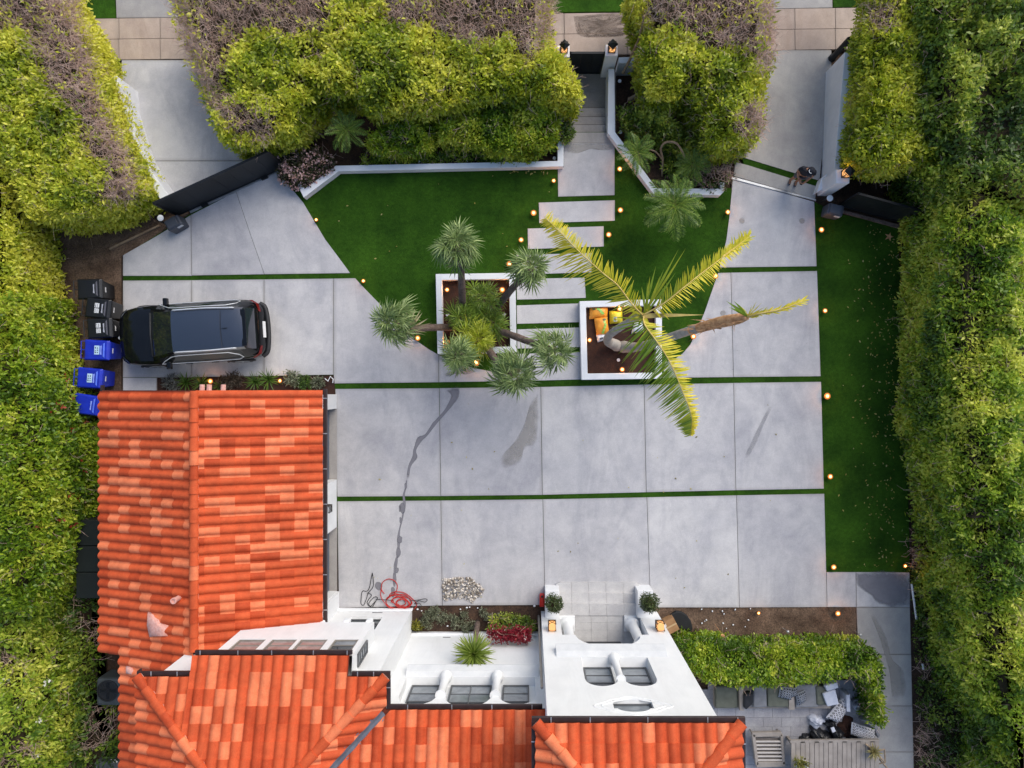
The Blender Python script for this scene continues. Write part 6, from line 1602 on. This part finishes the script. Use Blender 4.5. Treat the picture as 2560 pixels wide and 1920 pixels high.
# red fuel can
t = thing('fuel_can', 'red plastic fuel can standing by the left wing wall of the entry', 'fuel can', G(1355, 1496, .02))
c = G(1355, 1497, .02); RED = pmat('red_plastic', '#b81c10', '#cc2616', 4, .4)
MB().box(c + Vector((0, 0, .13)), (.17, .40, .26)).build('body', RED, t, bevel=.04)
MB().tube(curve_pts([c + Vector((0, -.16, .25)), c + Vector((0, -.1, .34)), c + Vector((0, .08, .34)), c + Vector((0, .14, .25))], 4), .022, 6).build('handle', RED, t, smooth=True)
MB().lathe(c + Vector((0, .15, .25)), [(.04, 0), (.04, .05), (.02, .07)], 10).build('cap', PLAST, t)
# cardboard box and black half round mat
t = thing('cardboard_box', 'brown cardboard box on the soil right of the entry tower', 'box', G(1672, 1556, 0), R(28), local=True)
CB = pmat('cardboard', '#8f6b48', '#a37e58', 5, .85)
MB().bb(-.30, .20, -.22, .22, 0, .36).build('carton', CB, t, bevel=.006)
for sy in (-1, 1): MB().bb(-.30, .20, *sorted((sy * .005, sy * .218)), .361, .366).build('flap', CB, t)
MB().bb(-.30, .20, -.025, .025, .367, .369).build('tape', pmat('tape', '#b59a74'), t)
MB().bb(-.22, -.12, .06, .16, .368, .371).build('label', pmat('box_label', '#cfc9be'), t)
m = MB(); c0 = G(1672, 1560, .0); Pts = [G(a, b, .0) for a, b in ((1668, 1552), (1674, 1536), (1688, 1526), (1702, 1527), (1716, 1536), (1726, 1550), (1730, 1566), (1728, 1577), (1692, 1566))]
m.prism([Vector((p.x, p.y, .0)) for p in Pts], 0, z1=.10)
o = m.build('half_round_tub', pmat('black_rubber', '#0f1114', '#17191d', 3, .7), bevel=.03); tag(o, 'black half round tub upside down on the soil beside the cardboard box', 'tub')
# copper garden stake light
t = thing('stake_lamp', 'tilted copper stake with a small lit cup over the soil bed', 'light', G(1787, 1560, 0))
MB().tube([G(1787, 1560, 0), G(1803, 1583, .45)], .008, 5).build('stake', M['fibre'], t); MB().lathe(G(1806, 1588, .46), [(.02, 0), (.06, .06), (.05, .07)], 10).build('cup', M['fibre'], t); MB().lathe(G(1806, 1588, .50), [(.045, 0), (.01, .02)], 10).build('lens', M['glow_lantern'], t)
for x, y, lab in ((1968, 1578, 'grey ball capped peg in the bare soil bed'), (2149, 1586, 'grey ball capped peg on the side path edge')):
    t = thing('peg', lab, 'peg', G(x - 12, y - 9, .02)); MB().tube([G(x - 12, y - 9, 0), G(x, y, .2)], .008, 5).build('rod', M['steel'], t); MB().lathe(G(x, y, .17), [(.01, 0), (.045, .02), (.055, .055), (.04, .09), (.01, .1)], 12).build('ball', M['steel'], t, smooth=True)
# white stones
rg2 = random.Random(9); bm = bmesh.new(); bmesh.ops.create_icosphere(bm, subdivisions=1, radius=.045); stm = bpy.data.meshes.new('white_stone'); bm.to_mesh(stm); bm.free(); stm.materials.append(M['white_low'])
for x, y in ((1754, 1523), (1781, 1528), (1806, 1528), (1810, 1535), (1766, 1550), (1762, 1553), (1755, 1558), (1808, 1558), (1816, 1571), (1833, 1562), (1863, 1567), (1871, 1550), (1838, 1524), (1876, 1522), (1751, 1586), (1834, 1589)):
    o = bpy.data.objects.new('white_stone', stm); link(o); o.location = G(x, y, .02); s_ = rg2.uniform(.45, .9); o.scale = (s_, s_ * rg2.uniform(.6, 1), s_ * .6); o.rotation_euler.z = rg2.uniform(0, 3)
    tag(o, 'small white stone scattered on the bare soil right of the entry', 'stone', 'white stones on the bare soil bed')
for x, y in ((1151, 1523), (1194, 1520), (1174, 1518), (1167, 1519), (1096, 1537), (1054, 1527), (1044, 1523), (1336, 1515), (1119, 1565)):
    o = bpy.data.objects.new('white_stone', stm); link(o); o.location = G(x, y, .02); s_ = rg2.uniform(.6, 1.1); o.scale = (s_, s_ * .8, s_ * .6)
    tag(o, 'small white stone in the dark succulent bed', 'stone', 'white stones in the succulent bed')
# white plastic pipes along the trees
for a, b, lab in (((2279, 1460, .08), (2291, 1548, .08), 'long white pipe lying beside the side path under the trees'), ((2306, 1660, .08), (2308, 1674, .08), 'short white pipe end in the litter by the side path')):
    o = MB().tube([G(*a), G(*b)], .035, 8).build('white_pipe', M['white_low'], smooth=True, angle=50); tag(o, lab, 'pipe')
# soil bags in the planter
def bag(label, pts, z, hgt, c, name='soil_bag'):
    P = [G(a, b, z) for a, b in pts]; t = thing(name, label, 'bag', sum(P, Vector()) / len(P))
    m = MB(); rg = random.Random(len(label))
    def fn(u, v):
        a = P[0].lerp(P[1], u); b = P[3].lerp(P[2], u); q = a.lerp(b, v); e = (4 * u * (1 - u)) ** .4 * (4 * v * (1 - v)) ** .4
        return q + Vector((rg.uniform(-.006, .006), rg.uniform(-.006, .006), hgt * e + rg.uniform(-.012, .012) * e))
    m.grid(fn, 9, 9); m.build('sack', c, t, smooth=True)
    def on(u, v, dz=.012):
        a = P[0].lerp(P[1], u); b = P[3].lerp(P[2], u); q = a.lerp(b, v); e = (4 * u * (1 - u)) ** .4 * (4 * v * (1 - v)) ** .4; return q + Vector((0, 0, hgt * e + dz))
    return t, on
def patch_on(t, on, pts, mat, nm='print', dz=.014):
    m = MB(); m.add([on(u, v, dz) for u, v in pts], [tuple(range(len(pts)))]); m.build(nm, mat, t)
OR = pmat('bag_orange', '#d98a24', '#eda53c', 9, .4, .3, 30); GRP = pmat('bag_green_print', '#6fae3a', '#a4d868', 12, .4); GRD = pmat('bag_dark_print', '#3c5a26', '#5c4a20', 12, .4); YB = pmat('bag_yellow', '#c9b81e', '#dccf3a', 9, .4, .3, 30); WB = pmat('bag_white', '#c3ccd8', '#dfe5ec', 9, .4)
t, on = bag('orange soil bag with green print in the planter corner, upper one', [(1475, 768), (1520, 768), (1518, 794), (1473, 798)], .2, .16, OR)
for q in ((.45, .2), (.55, .3), (.62, .45), (.7, .6)): patch_on(t, on, [(q[0] - .09, q[1] - .09), (q[0] + .09, q[1] - .07), (q[0] + .1, q[1] + .09), (q[0] - .07, q[1] + .1)], GRP)
patch_on(t, on, [(.12, .12), (.3, .14), (.3, .28), (.14, .3)], GRD)
t, on = bag('orange soil bag with green print and white foot, lower one in the planter', [(1485, 794), (1518, 792), (1523, 836), (1491, 838)], .24, .17, OR)
for q in ((.72, .3), (.76, .45), (.68, .6), (.58, .75), (.5, .88)): patch_on(t, on, [(q[0] - .08, q[1] - .06), (q[0] + .09, q[1] - .07), (q[0] + .08, q[1] + .06), (q[0] - .09, q[1] + .07)], GRP)
patch_on(t, on, [(.6, .1), (.85, .1), (.85, .2), (.65, .22)], GRD)
t, on = bag('white bag end with dark handle print below the orange bags', [(1490, 836), (1514, 834), (1512, 850), (1494, 856)], .2, .1, WB)
patch_on(t, on, [(.3, .55), (.7, .5), (.7, .75), (.35, .8)], pmat('print_black', '#22262c'))
t, on = bag('yellow soil bag with white label beside the orange bags', [(1523, 778), (1556, 776), (1556, 808), (1524, 810)], .2, .15, YB)
patch_on(t, on, [(.3, .5), (.55, .5), (.55, .85), (.3, .85)], WB); patch_on(t, on, [(.36, .56), (.42, .56), (.42, .8), (.36, .8)], GRD, dz=.017)
t, on = bag('white and yellow bag under the palm crown in the planter', [(1586, 806), (1606, 803), (1610, 830), (1578, 834)], .2, .14, WB)
patch_on(t, on, [(.05, .75), (.95, .72), (.95, .97), (.05, .97)], YB)

# ------------------------------------------------------------------ patio
pt = struct_empty('patio')
for r in range(12):
    for c in range(10):
        x0, y0 = 1770 + c * 46, 1700 + r * 23.5; off = 23 if r % 2 else 0
        slab(pt, [(x0 - off, y0), (x0 + 46 - off, y0), (x0 + 46 - off, y0 + 23.5), (x0 - off, y0 + 23.5)], M['patio'], z=.015, depth=.05, gap=.004, name='patio_tile')
OL, GY, DK = pmat('cushion_olive_grey', '#565950', '#666a60', 5, .9, .2, 60), pmat('cushion_grey', '#73757a', '#85878d', 5, .9, .2, 60), pmat('cushion_charcoal', '#1e2025', '#2b2d33', 5, .9, .2, 60)
WD = pmat('weathered_teak', '#837c76', '#9c948d', 3, .7, .2, 30); LB = pmat('pale_lavender_cloth', '#b6bccb', '#c6cbd8', 5, .8)
def pad(parent, name, pts, z0, z1, mat, bevel=.05, label=None): return MB().prism(GP(pts, z1), z0, z1=z1).build(name, mat, parent, bevel=bevel, label=label)
t = thing('outdoor_sofa', 'grey sectional outdoor sofa along the patio hedge', 'sofa', G(1910, 1748, 0))
pad(t, 'seat_cushion', [(1789, 1716), (1845, 1716), (1846, 1771), (1790, 1772)], .28, .45, OL)
pad(t, 'seat_cushion', [(1883, 1712), (1917, 1712), (1918, 1769), (1884, 1770)], .28, .44, GY)
pad(t, 'seat_cushion', [(1919, 1712), (1972, 1712), (1973, 1769), (1920, 1769)], .28, .45, OL)
pad(t, 'seat_cushion', [(1988, 1712), (2046, 1712), (2047, 1769), (1989, 1770)], .28, .45, GY)
pad(t, 'seat_cushion', [(2040, 1716), (2072, 1716), (2076, 1764), (2043, 1764)], .3, .5, OL)
pad(t, 'armrest', [(1847, 1700), (1857, 1700), (1861, 1777), (1850, 1777)], 0, .55, WD, .01)
pad(t, 'side_table', [(1973, 1740), (1986, 1740), (1987, 1775), (1972, 1775)], 0, .48, WD, .01)
MB().prism(GP([(1788, 1712), (2076, 1712), (2076, 1771), (1788, 1771)], .27), .0, z1=.27).build('base', WD, t)
o = pad(None, 'bolster', [(1861, 1738), (1876, 1732), (1884, 1736), (1883, 1760), (1866, 1776), (1861, 1770)], .46, .68, DK, .05); tag(o, 'black bolster cushion standing by the wooden sofa arm', 'cushion')
PATW = pmat('pillow_white_cloth', '#c9c9d0', '#dadae0', 5, .9); PATB = pmat('pillow_black_print', '#17181e', '#22232a', 5, .9); PBLU = pmat('pillow_blue_grey', '#8d939f', '#a2a8b4', 5, .9)
def pillow(label, pts, z, hgt, ground, nu, nv, outline=False):
    t, on = bag(label, pts, z, hgt, ground, 'pillow'); t['category'] = 'pillow'
    m = MB()
    for i in range(nu):
        for j in range(nv):
            for off in ((.5, .5), (1, 1)):
                u, v = (i + off[0]) / nu, (j + off[1]) / nv
                if u > .97 or v > .97: continue
                s_ = .36 if off[0] == .5 else .2; du, dv = s_ / nu, s_ / nv
                if off[0] == .5 and outline:
                    m.add([on(u - du, v), on(u, v - dv), on(u + du, v), on(u, v + dv), on(u - du * .5, v), on(u, v - dv * .5), on(u + du * .5, v), on(u, v + dv * .5)], [(0, 1, 5, 4), (1, 2, 6, 5), (2, 3, 7, 6), (3, 0, 4, 7)])
                else: m.add([on(u - du, v), on(u, v - dv), on(u + du, v), on(u, v + dv)], [(0, 1, 2, 3)])
    m.build('print', PATB, t, kind='stuff')
pillow('white pillow with black diamond print leaning left of the black bags', [(2064, 1794), (2095, 1757), (2122, 1768), (2096, 1806)], .35, .14, PATW, 6, 4, True)
pillow('white pillow with black diamond print at the corner by the side path', [(2129, 1805), (2187, 1824), (2186, 1857), (2127, 1836)], .35, .14, PATW, 8, 5, True)
pillow('blue grey dotted pillow on the olive sofa seat', [(1950, 1716), (1983, 1720), (1978, 1750), (1946, 1742)], .5, .12, PBLU, 5, 5)
pillow('blue grey dotted pillow lying on the grey sofa seat', [(1988, 1735), (2012, 1725), (2016, 1750), (1996, 1764)], .5, .12, PBLU, 5, 5)
pillow('white pillow with black diamond print on the pale board heap', [(2098, 1752), (2114, 1740), (2124, 1768), (2106, 1778)], .3, .12, PATW, 4, 4, True)
pillow('small blue grey dotted pillow against the wooden sofa side table', [(1972, 1724), (1992, 1718), (1992, 1738), (1976, 1744)], .52, .1, PBLU, 4, 4)
o = pad(None, 'square_cushion', [(2057, 1734), (2089, 1724), (2098, 1761), (2069, 1767)], .52, .60, LB, .03); tag(o, 'pale lavender square cushion on the right end of the sofa', 'cushion')
o = pad(None, 'square_cushion', [(2062, 1714), (2094, 1706), (2097, 1720), (2068, 1729)], .5, .62, LB, .03); tag(o, 'pale lavender cushion partly under the patio hedge leaves', 'cushion')
o = pad(None, 'grey_cushion', [(2150, 1800), (2166, 1796), (2195, 1815), (2204, 1838), (2196, 1848), (2186, 1822)], .1, .34, GY, .05); tag(o, 'plain grey cushion behind the patterned pillow by the side path', 'cushion')
o = pad(None, 'board', [(2116, 1738), (2125, 1736), (2126, 1780), (2117, 1779)], .02, .5, LB, .008); tag(o, 'upright pale board standing by the two small pots', 'board')
for x, y, lab in ((2133, 1749, 'small grey ring pot by the pale board'), (2136, 1764, 'small white pot with dark hole by the pale board')):
    o = MB().lathe(G(x, y, .0), [(.08, 0), (.09, .2), (.06, .2), (.05, .1)], 14).build('small_pot', GY if y < 1755 else LB, smooth=True, angle=40); tag(o, lab, 'pot')
def rumple(name, label, cat, c, rx, ry, h, mat, seed, rot=0):
    rg = np.random.default_rng(seed); m = MB(); b = G(*c)
    def fn(u, v):
        a = 2 * math.pi * u; e = 1 + .22 * math.sin(3 * a + seed) + .12 * math.sin(7 * a + seed * 2); r = math.sin(v * math.pi / 2); x, y = rx * r * e * math.cos(a), ry * r * e * math.sin(a)
        return b + Vector((x * math.cos(rot) - y * math.sin(rot), x * math.sin(rot) + y * math.cos(rot), h * math.cos(v * math.pi / 2) * (1 + .25 * math.sin(5 * a + v * 9 + seed)) + .02 * math.sin(11 * a + 14 * v)))
    m.grid(fn, 22, 7); t = thing(name, label, cat, b); m.build('sack', mat, t, smooth=True); return t
t = rumple('pouf', 'round slumped pale lavender pouf on the patio tiles', 'pouf', (2038, 1800, 0), .25, .23, .26, LB, 7)
BAGM = pmat('black_bag_plastic', '#15161a', '#222429', 8, .35, .4, 25)
rumple('black_bag', 'large crumpled black bag on the patio below the round pouf', 'bag', (2046, 1832, 0), .36, .22, .38, BAGM, 1, -.3)
t = rumple('black_bag', 'black bag with a white tag beside the patterned pillow', 'bag', (2085, 1828, 0), .22, .26, .42, BAGM, 2, .4)
MB().box(G(2083, 1824, .44), (.11, .16, .02), .4).build('tag', LB, t)
rumple('black_bag', 'small flat black bag at the edge of the slatted table', 'bag', (2013, 1842, 0), .22, .12, .2, BAGM, 3)
rumple('black_bag', 'black bag slumped against the corner pillow by the side path', 'bag', (2128, 1843, 0), .2, .14, .22, BAGM, 9)
rumple('black_bag', 'low black bag under the left patterned pillow', 'bag', (2075, 1806, 0), .2, .14, .2, BAGM, 11)
rumple('dark_heap', 'heap of dark brown leaves between the two patterned pillows', 'debris', (2114, 1818, 0), .30, .36, .16, M['mulch'], 4)
# lounge chair frame with slats
t = thing('slatted_chair', 'grey wooden lounge chair frame with bare slats on the patio', 'chair', G(1921, 1875, 0))
fr = MB()
for pts in ([(1880, 1832), (1954, 1830), (1956, 1841), (1884, 1843)], [(1892, 1905), (1963, 1905), (1964, 1917), (1892, 1919)], [(1880, 1836), (1888, 1836), (1897, 1912), (1890, 1914)], [(1951, 1836), (1957, 1836), (1964, 1910), (1957, 1912)]):
    fr.prism(GP(pts, .42), .3, z1=.42)
fr.build('frame', WD, t, bevel=.01)
for x, y in ((1884, 1838), (1953, 1838), (1895, 1910), (1960, 1910)): MB().tube([G(x, y, .4) * 1 - Vector((0, 0, .4)), G(x, y, .4)], .035, 4).build('leg', WD, t)
for k in range(6):
    y = 1852 + k * 9.3; MB().prism(GP([(1889 + k, y), (1951 + k, y), (1951.5 + k, y + 4), (1889.5 + k, y + 4)], .40), .37, z1=.40).build('slat', M['white_low'] if False else pmat('slat_pale', '#aaa49f', '#bbb5b0') if k == 0 else bpy.data.materials['slat_pale'], t)
MB().prism(GP([(1888, 1845), (1954, 1845), (1961, 1904), (1894, 1904)], .3), .27, z1=.3).build('webbing', pmat('webbing', '#5f5a58', '#6f6967', 5, .9), t)
# long slatted table
t = thing('slatted_table', 'long weathered plank table at the lower right of the patio', 'table', G(2080, 1890, 0))
for k in range(19):
    x0 = 1978 + k * 11.6; MB().prism(GP([(x0 + .6, 1854 + k * -.05), (x0 + 11.0, 1854 + k * -.05), (x0 + 11.0, 1990), (x0 + .6, 1990)], .72), .69, z1=.72 + .004 * (k % 3)).build('plank', WD, t)
MB().prism(GP([(1976, 1851), (2198, 1849), (2198, 1855.5), (1976, 1857)], .725), .64, z1=.728).build('rail', WD, t)
for x, y in ((1985, 1865), (2190, 1865)): MB().bb(G(x, y, .6).x - .04, G(x, y, .6).x + .04, G(x, y, .6).y - .04, G(x, y, .6).y + .04, 0, .63).build('leg', WD, t)
t = tuft('potted_succulent', 'white bowl of yellow green succulents on the plank table', 'potted plant', G(2003, 1908, .86), .17, leafmat('yellow_rosette', [(0, (.1, .1, .02)), (.5, (.26, .26, .06)), (1, (.42, .40, .12))]), 77, 40, .10, .05, .5)
MB().lathe(G(2001, 1909, .73), [(.12, 0), (.19, .1), (.2, .14), (.17, .14), (.15, .08)], 18).build('bowl', M['white'], t, smooth=True, angle=40)
AG = leafmat('dry_agave', [(0, (.12, .10, .04)), (.5, (.30, .26, .10)), (1, (.55, .48, .22))]); AM = [sword_mesh(AG, 90 + i, .30, .055) for i in range(3)]
p = G(2177, 1872, .74); t = thing('agave', 'dry yellowish agave in a pot at the corner of the plank table', 'potted plant', p); crown(t, p + Vector((0, 0, .18)), (0, 0, 1), AM, 26, 1, lo=0, hi=75, name='leaf', seed=4); MB().lathe(p, [(.08, 0), (.12, .14), (.12, .17), (.09, .17)], 12).build('pot', M['bark_brown'], t)
t = thing('folding_chair', 'tan wooden chair frame tipped at the right end of the plank table', 'chair', G(2195, 1890, .0)); TN = pmat('tan_wood', '#8d7a66', '#a8937d', 4, .7)
for a, b in (((2164, 1860, .8), (2188, 1880, .75)), ((2188, 1880, .75), (2211, 1873, .8)), ((2211, 1873, .8), (2213, 1906, .7)), ((2213, 1906, .7), (2188, 1880, .75)), ((2190, 1888, .6), (2222, 1925, .5)), ((2184, 1912, .5), (2213, 1906, .7))):
    MB().tube([G(*a), G(*b)], .028, 4).build('bar', TN, t)
# air conditioner in the side yard
t = thing('air_conditioner', 'dark grey air conditioner with round top fan in the shaded side yard', 'air conditioner', G(290, 1735, 0))
c = G(268, 1732, .9); cx, cy = c.x, c.y
MB().bb(cx - .38, cx + .38, cy - .44, cy + .44, .05, .86).build('cabinet', pmat('ac_grey', '#3a3f41', '#474c4e', 3, .5), t, bevel=.08)
MB().lathe((cx, cy + .05, .86), [(.34, 0), (.34, .03), (.31, .035), (.31, .005)], 24).build('fan_ring', PLAST, t)
for k in range(10): MB().box((cx, cy + .05, .885), (.62, .008, .01), k * math.pi / 10).build('grille_bar', PLAST, t)
for k in range(4): MB().box((cx + .14 * math.cos(k * 1.57), cy + .05 + .14 * math.sin(k * 1.57), .87), (.24, .1, .006), k * 1.57).build('fan_blade', M['black_metal'], t)
o = MB().bb(G(235, 1930, .5).x, G(300, 1930, .5).x, G(0, 1945, .5).y, G(0, 1906, .5).y, 0, .5).build('utility_box', pmat('box_grey', '#4e5457', '#5c6265'), bevel=.05); tag(o, 'grey utility box at the bottom left of the side yard', 'box')
# dark green roof of a low shed hidden under the left hedge
t = thing('storage_shed', 'dark green low storage shed between the left hedge and the garage', 'shed', G(225, 1420, 0)); SG = pmat('shed_green', '#0c1413', '#131c1a', 3, .7)
for k in range(3):
    y0 = 1300 + k * 66; MB().prism(GP([(190, y0), (262, y0), (262, y0 + 64), (190, y0 + 64)], 1.2), .0, z1=1.2).build('panel', SG, t, bevel=.02)
# dry leaves on the lawns (one loose litter)
rg = np.random.default_rng(77); n = 330
X_ = 2235 - np.abs(rg.normal(size=n)) * 48; Y_ = rg.uniform(560, 1425, n); X_ = np.concatenate([X_, rg.uniform(780, 1390, 14), rg.uniform(1270, 1390, 26)]); Y_ = np.concatenate([Y_, rg.uniform(430, 660, 14), rg.uniform(422, 436, 26)])
ok = (X_ > 2060); ok[n:] = True; X_, Y_ = X_[ok], Y_[ok]; X_ = np.concatenate([X_, rg.uniform(860, 2040, 34)]); Y_ = np.concatenate([Y_, rg.uniform(985, 1500, 34)]); C = np.array([G(a, b, .03 if 845 < a < 2062 and b > 970 else .012) for a, b in zip(X_, Y_)]); N = np.tile(np.array((0, 0, 1.0)), (len(C), 1))
rgx = np.random.default_rng(5); A = unit(np.stack([rgx.normal(size=len(C)), rgx.normal(size=len(C)), rgx.normal(size=len(C)) * .15], 1)); B = np.cross(N, A); l_ = rgx.uniform(.02, .05, (len(C), 1))
V = np.stack([C - A * l_, C + B * l_ * .5, C + A * l_, C - B * l_ * .5], 1).reshape(-1, 3); V[:, 2] += .012
np_mesh('fallen_leaves', V, np.arange(len(V)).reshape(-1, 4), leafmat('fallen_leaf', [(0, (.20, .16, .03)), (.5, (.42, .36, .08)), (1, (.55, .50, .22))]), None, np.repeat(rgx.random(len(C)), 4), 'stuff')
c = G(2222, 592, .02); P = []
for k in range(10): a = k * .628; r_ = .16 if k % 2 == 0 else .06; P.append(Vector((c.x + r_ * math.cos(a), c.y + r_ * math.sin(a), .03 + .02 * (k % 2))))
o = MB().add(P, [tuple(range(10))]).build('dry_leaf', M['fibre']); tag(o, 'large tan dry leaf on the upper right lawn strip', 'leaf')

# ------------------------------------------------------------------ the person by the right gate
per = thing('person', 'person in black T-shirt and dark cap looking down beside the right driveway gate', 'person', G(1981.5, 454, .02), R(-17), local=True)
def skin(name, verts, edges, mat, parent, root=0, sub=2):
    me = bpy.data.meshes.new(name); me.from_pydata([v[:3] for v in verts], edges, []); o = bpy.data.objects.new(name, me); link(o, parent)
    m = o.modifiers.new('skin', 'SKIN'); m.use_smooth_shade = True
    for i, v in enumerate(me.skin_vertices[0].data):
        r_ = verts[i][3]; v.radius = (r_, verts[i][4] if len(verts[i]) > 4 else r_); v.use_root = (i == root)
    s = o.modifiers.new('sub', 'SUBSURF'); s.levels = sub; s.render_levels = sub
    dg = bpy.context.evaluated_depsgraph_get(); ev = o.evaluated_get(dg); nm = bpy.data.meshes.new_from_object(ev)
    o.modifiers.clear(); o.data = nm; nm.materials.clear(); nm.materials.append(mat); return o
SK = pmat('skin', '#9a6a4e', '#b07d60', 8, .6)
v = [(0, 0, .95, .15, .11), (0, -.01, 1.12, .13, .10), (0, -.04, 1.32, .17, .11), (0, -.06, 1.43, .06, .06), (0, -.11, 1.53, .05, .05), (0, -.14, 1.62, .085, .10),
     (.10, .0, .86, .085, .09), (.10, -.02, .48, .055, .06), (.095, .02, .10, .04, .045), (.10, -.13, .05, .04, .03),
     (-.10, .0, .86, .085, .09), (-.10, -.03, .48, .055, .06), (-.095, .02, .10, .04, .045), (-.10, -.13, .05, .04, .03),
     (.19, -.05, 1.38, .06, .06), (.25, -.07, 1.13, .042, .042), (.12, -.27, 1.03, .032, .032), (.06, -.34, 1.04, .035, .02),
     (-.19, -.05, 1.38, .06, .06), (-.25, -.07, 1.13, .042, .042), (-.12, -.27, 1.03, .032, .032), (-.06, -.34, 1.04, .035, .02)]
e = [(0, 1), (1, 2), (2, 3), (3, 4), (4, 5), (0, 6), (6, 7), (7, 8), (8, 9), (0, 10), (10, 11), (11, 12), (12, 13), (2, 14), (14, 15), (15, 16), (16, 17), (2, 18), (18, 19), (19, 20), (20, 21)]
for hnd, sd in ((17, 1), (21, -1)):
    hx, hy, hz = v[hnd][:3]
    for q in range(4):
        k = len(v); ln = (.05, .058, .055, .042)[q]; v += [(hx - sd * .012, hy - .03 - .005 * q, hz + .03 - q * .019, .0095), (hx - sd * (.02 + ln * .6), hy - .04, hz + .03 - q * .019, .0085), (hx - sd * (.03 + ln), hy - .015, hz + .028 - q * .019, .0075)]; e += [(hnd, k), (k, k + 1), (k + 1, k + 2)]
    k = len(v); v += [(hx - sd * .004, hy + .01, hz + .035, .011), (hx - sd * .03, hy - .0, hz + .055, .009)]; e += [(hnd, k), (k, k + 1)]
skin('body', v, e, SK, per)
TS = pmat('black_tshirt', '#12141c', '#1c1f2a', 6, .9); SH = pmat('grey_shorts', '#4a4a50', '#5b5b62', 6, .9); SHO = pmat('grey_shoe', '#3a3f48', '#4b515c', 6, .7)
v = [(0, 0, .92, .175, .135), (0, -.01, 1.12, .165, .13), (0, -.04, 1.32, .20, .14), (0, -.06, 1.43, .085, .08), (.19, -.05, 1.385, .082, .082), (.235, -.065, 1.22, .072, .072), (-.19, -.05, 1.385, .082, .082), (-.235, -.065, 1.22, .072, .072)]
skin('t_shirt', v, [(0, 1), (1, 2), (2, 3), (2, 4), (4, 5), (2, 6), (6, 7)], TS, per)
v = [(0, 0, .94, .165, .125), (.10, .0, .84, .105, .11), (.105, -.015, .50, .08, .085), (-.10, .0, .84, .105, .11), (-.105, -.02, .50, .08, .085)]
skin('shorts', v, [(0, 1), (1, 2), (0, 3), (3, 4)], SH, per)
for sd in (-1, 1): skin('shoe', [(sd * .097, .05, .05, .05, .045), (sd * .10, -.06, .045, .05, .04), (sd * .10, -.17, .04, .045, .03)], [(0, 1), (1, 2)], SHO, per)
m = MB(); cc = Vector((0, -.14, 1.635)); m.lathe(cc, [(.112, 0), (.112, .03), (.095, .075), (.05, .105), (.01, .112)], 18); m.add([cc + Vector((-.09, -.06, .01)), cc + Vector((.09, -.06, .01)), cc + Vector((.07, -.20, -.02)), cc + Vector((-.07, -.20, -.02))], [(0, 1, 2, 3)])
cp = m.build('cap', TS, per, smooth=True, angle=50)
MB().tube([cc + Vector((.06 * math.cos(a) - .02, .06 * math.sin(a) - .055, .085)) for a in np.linspace(2.6, 5.2, 8)], .009, 5).build('cap_print', M['white'], cp)
fm = MB(); fm.lathe((0, -.232, 1.585), [(.012, -.02), (.016, 0), (.006, .03)], 8); fm.build('nose', SK, per, smooth=True)
for sd in (-1, 1): MB().lathe((sd * .032, -.226, 1.615), [(.004, -.008), (.011, 0), (.004, .008)], 8).build('eye', PLAST, per); MB().lathe((sd * .088, -.135, 1.6), [(.008, -.03), (.018, 0), (.008, .03)], 8).build('ear', SK, per, smooth=True)
MB().box((0, -.225, 1.55), (.045, .01, .008)).build('mouth', pmat('lips', '#7d4a40'), per)
o = MB().box(per.matrix_basis @ Vector((0, -.365, 1.06)), (.075, .012, .15), rot=Matrix.Rotation(R(-17), 3, 'Z') @ Matrix.Rotation(R(-40), 3, 'X')).build('phone', PLAST, bevel=.004); tag(o, 'dark phone held in both hands by the person at the right gate', 'phone')
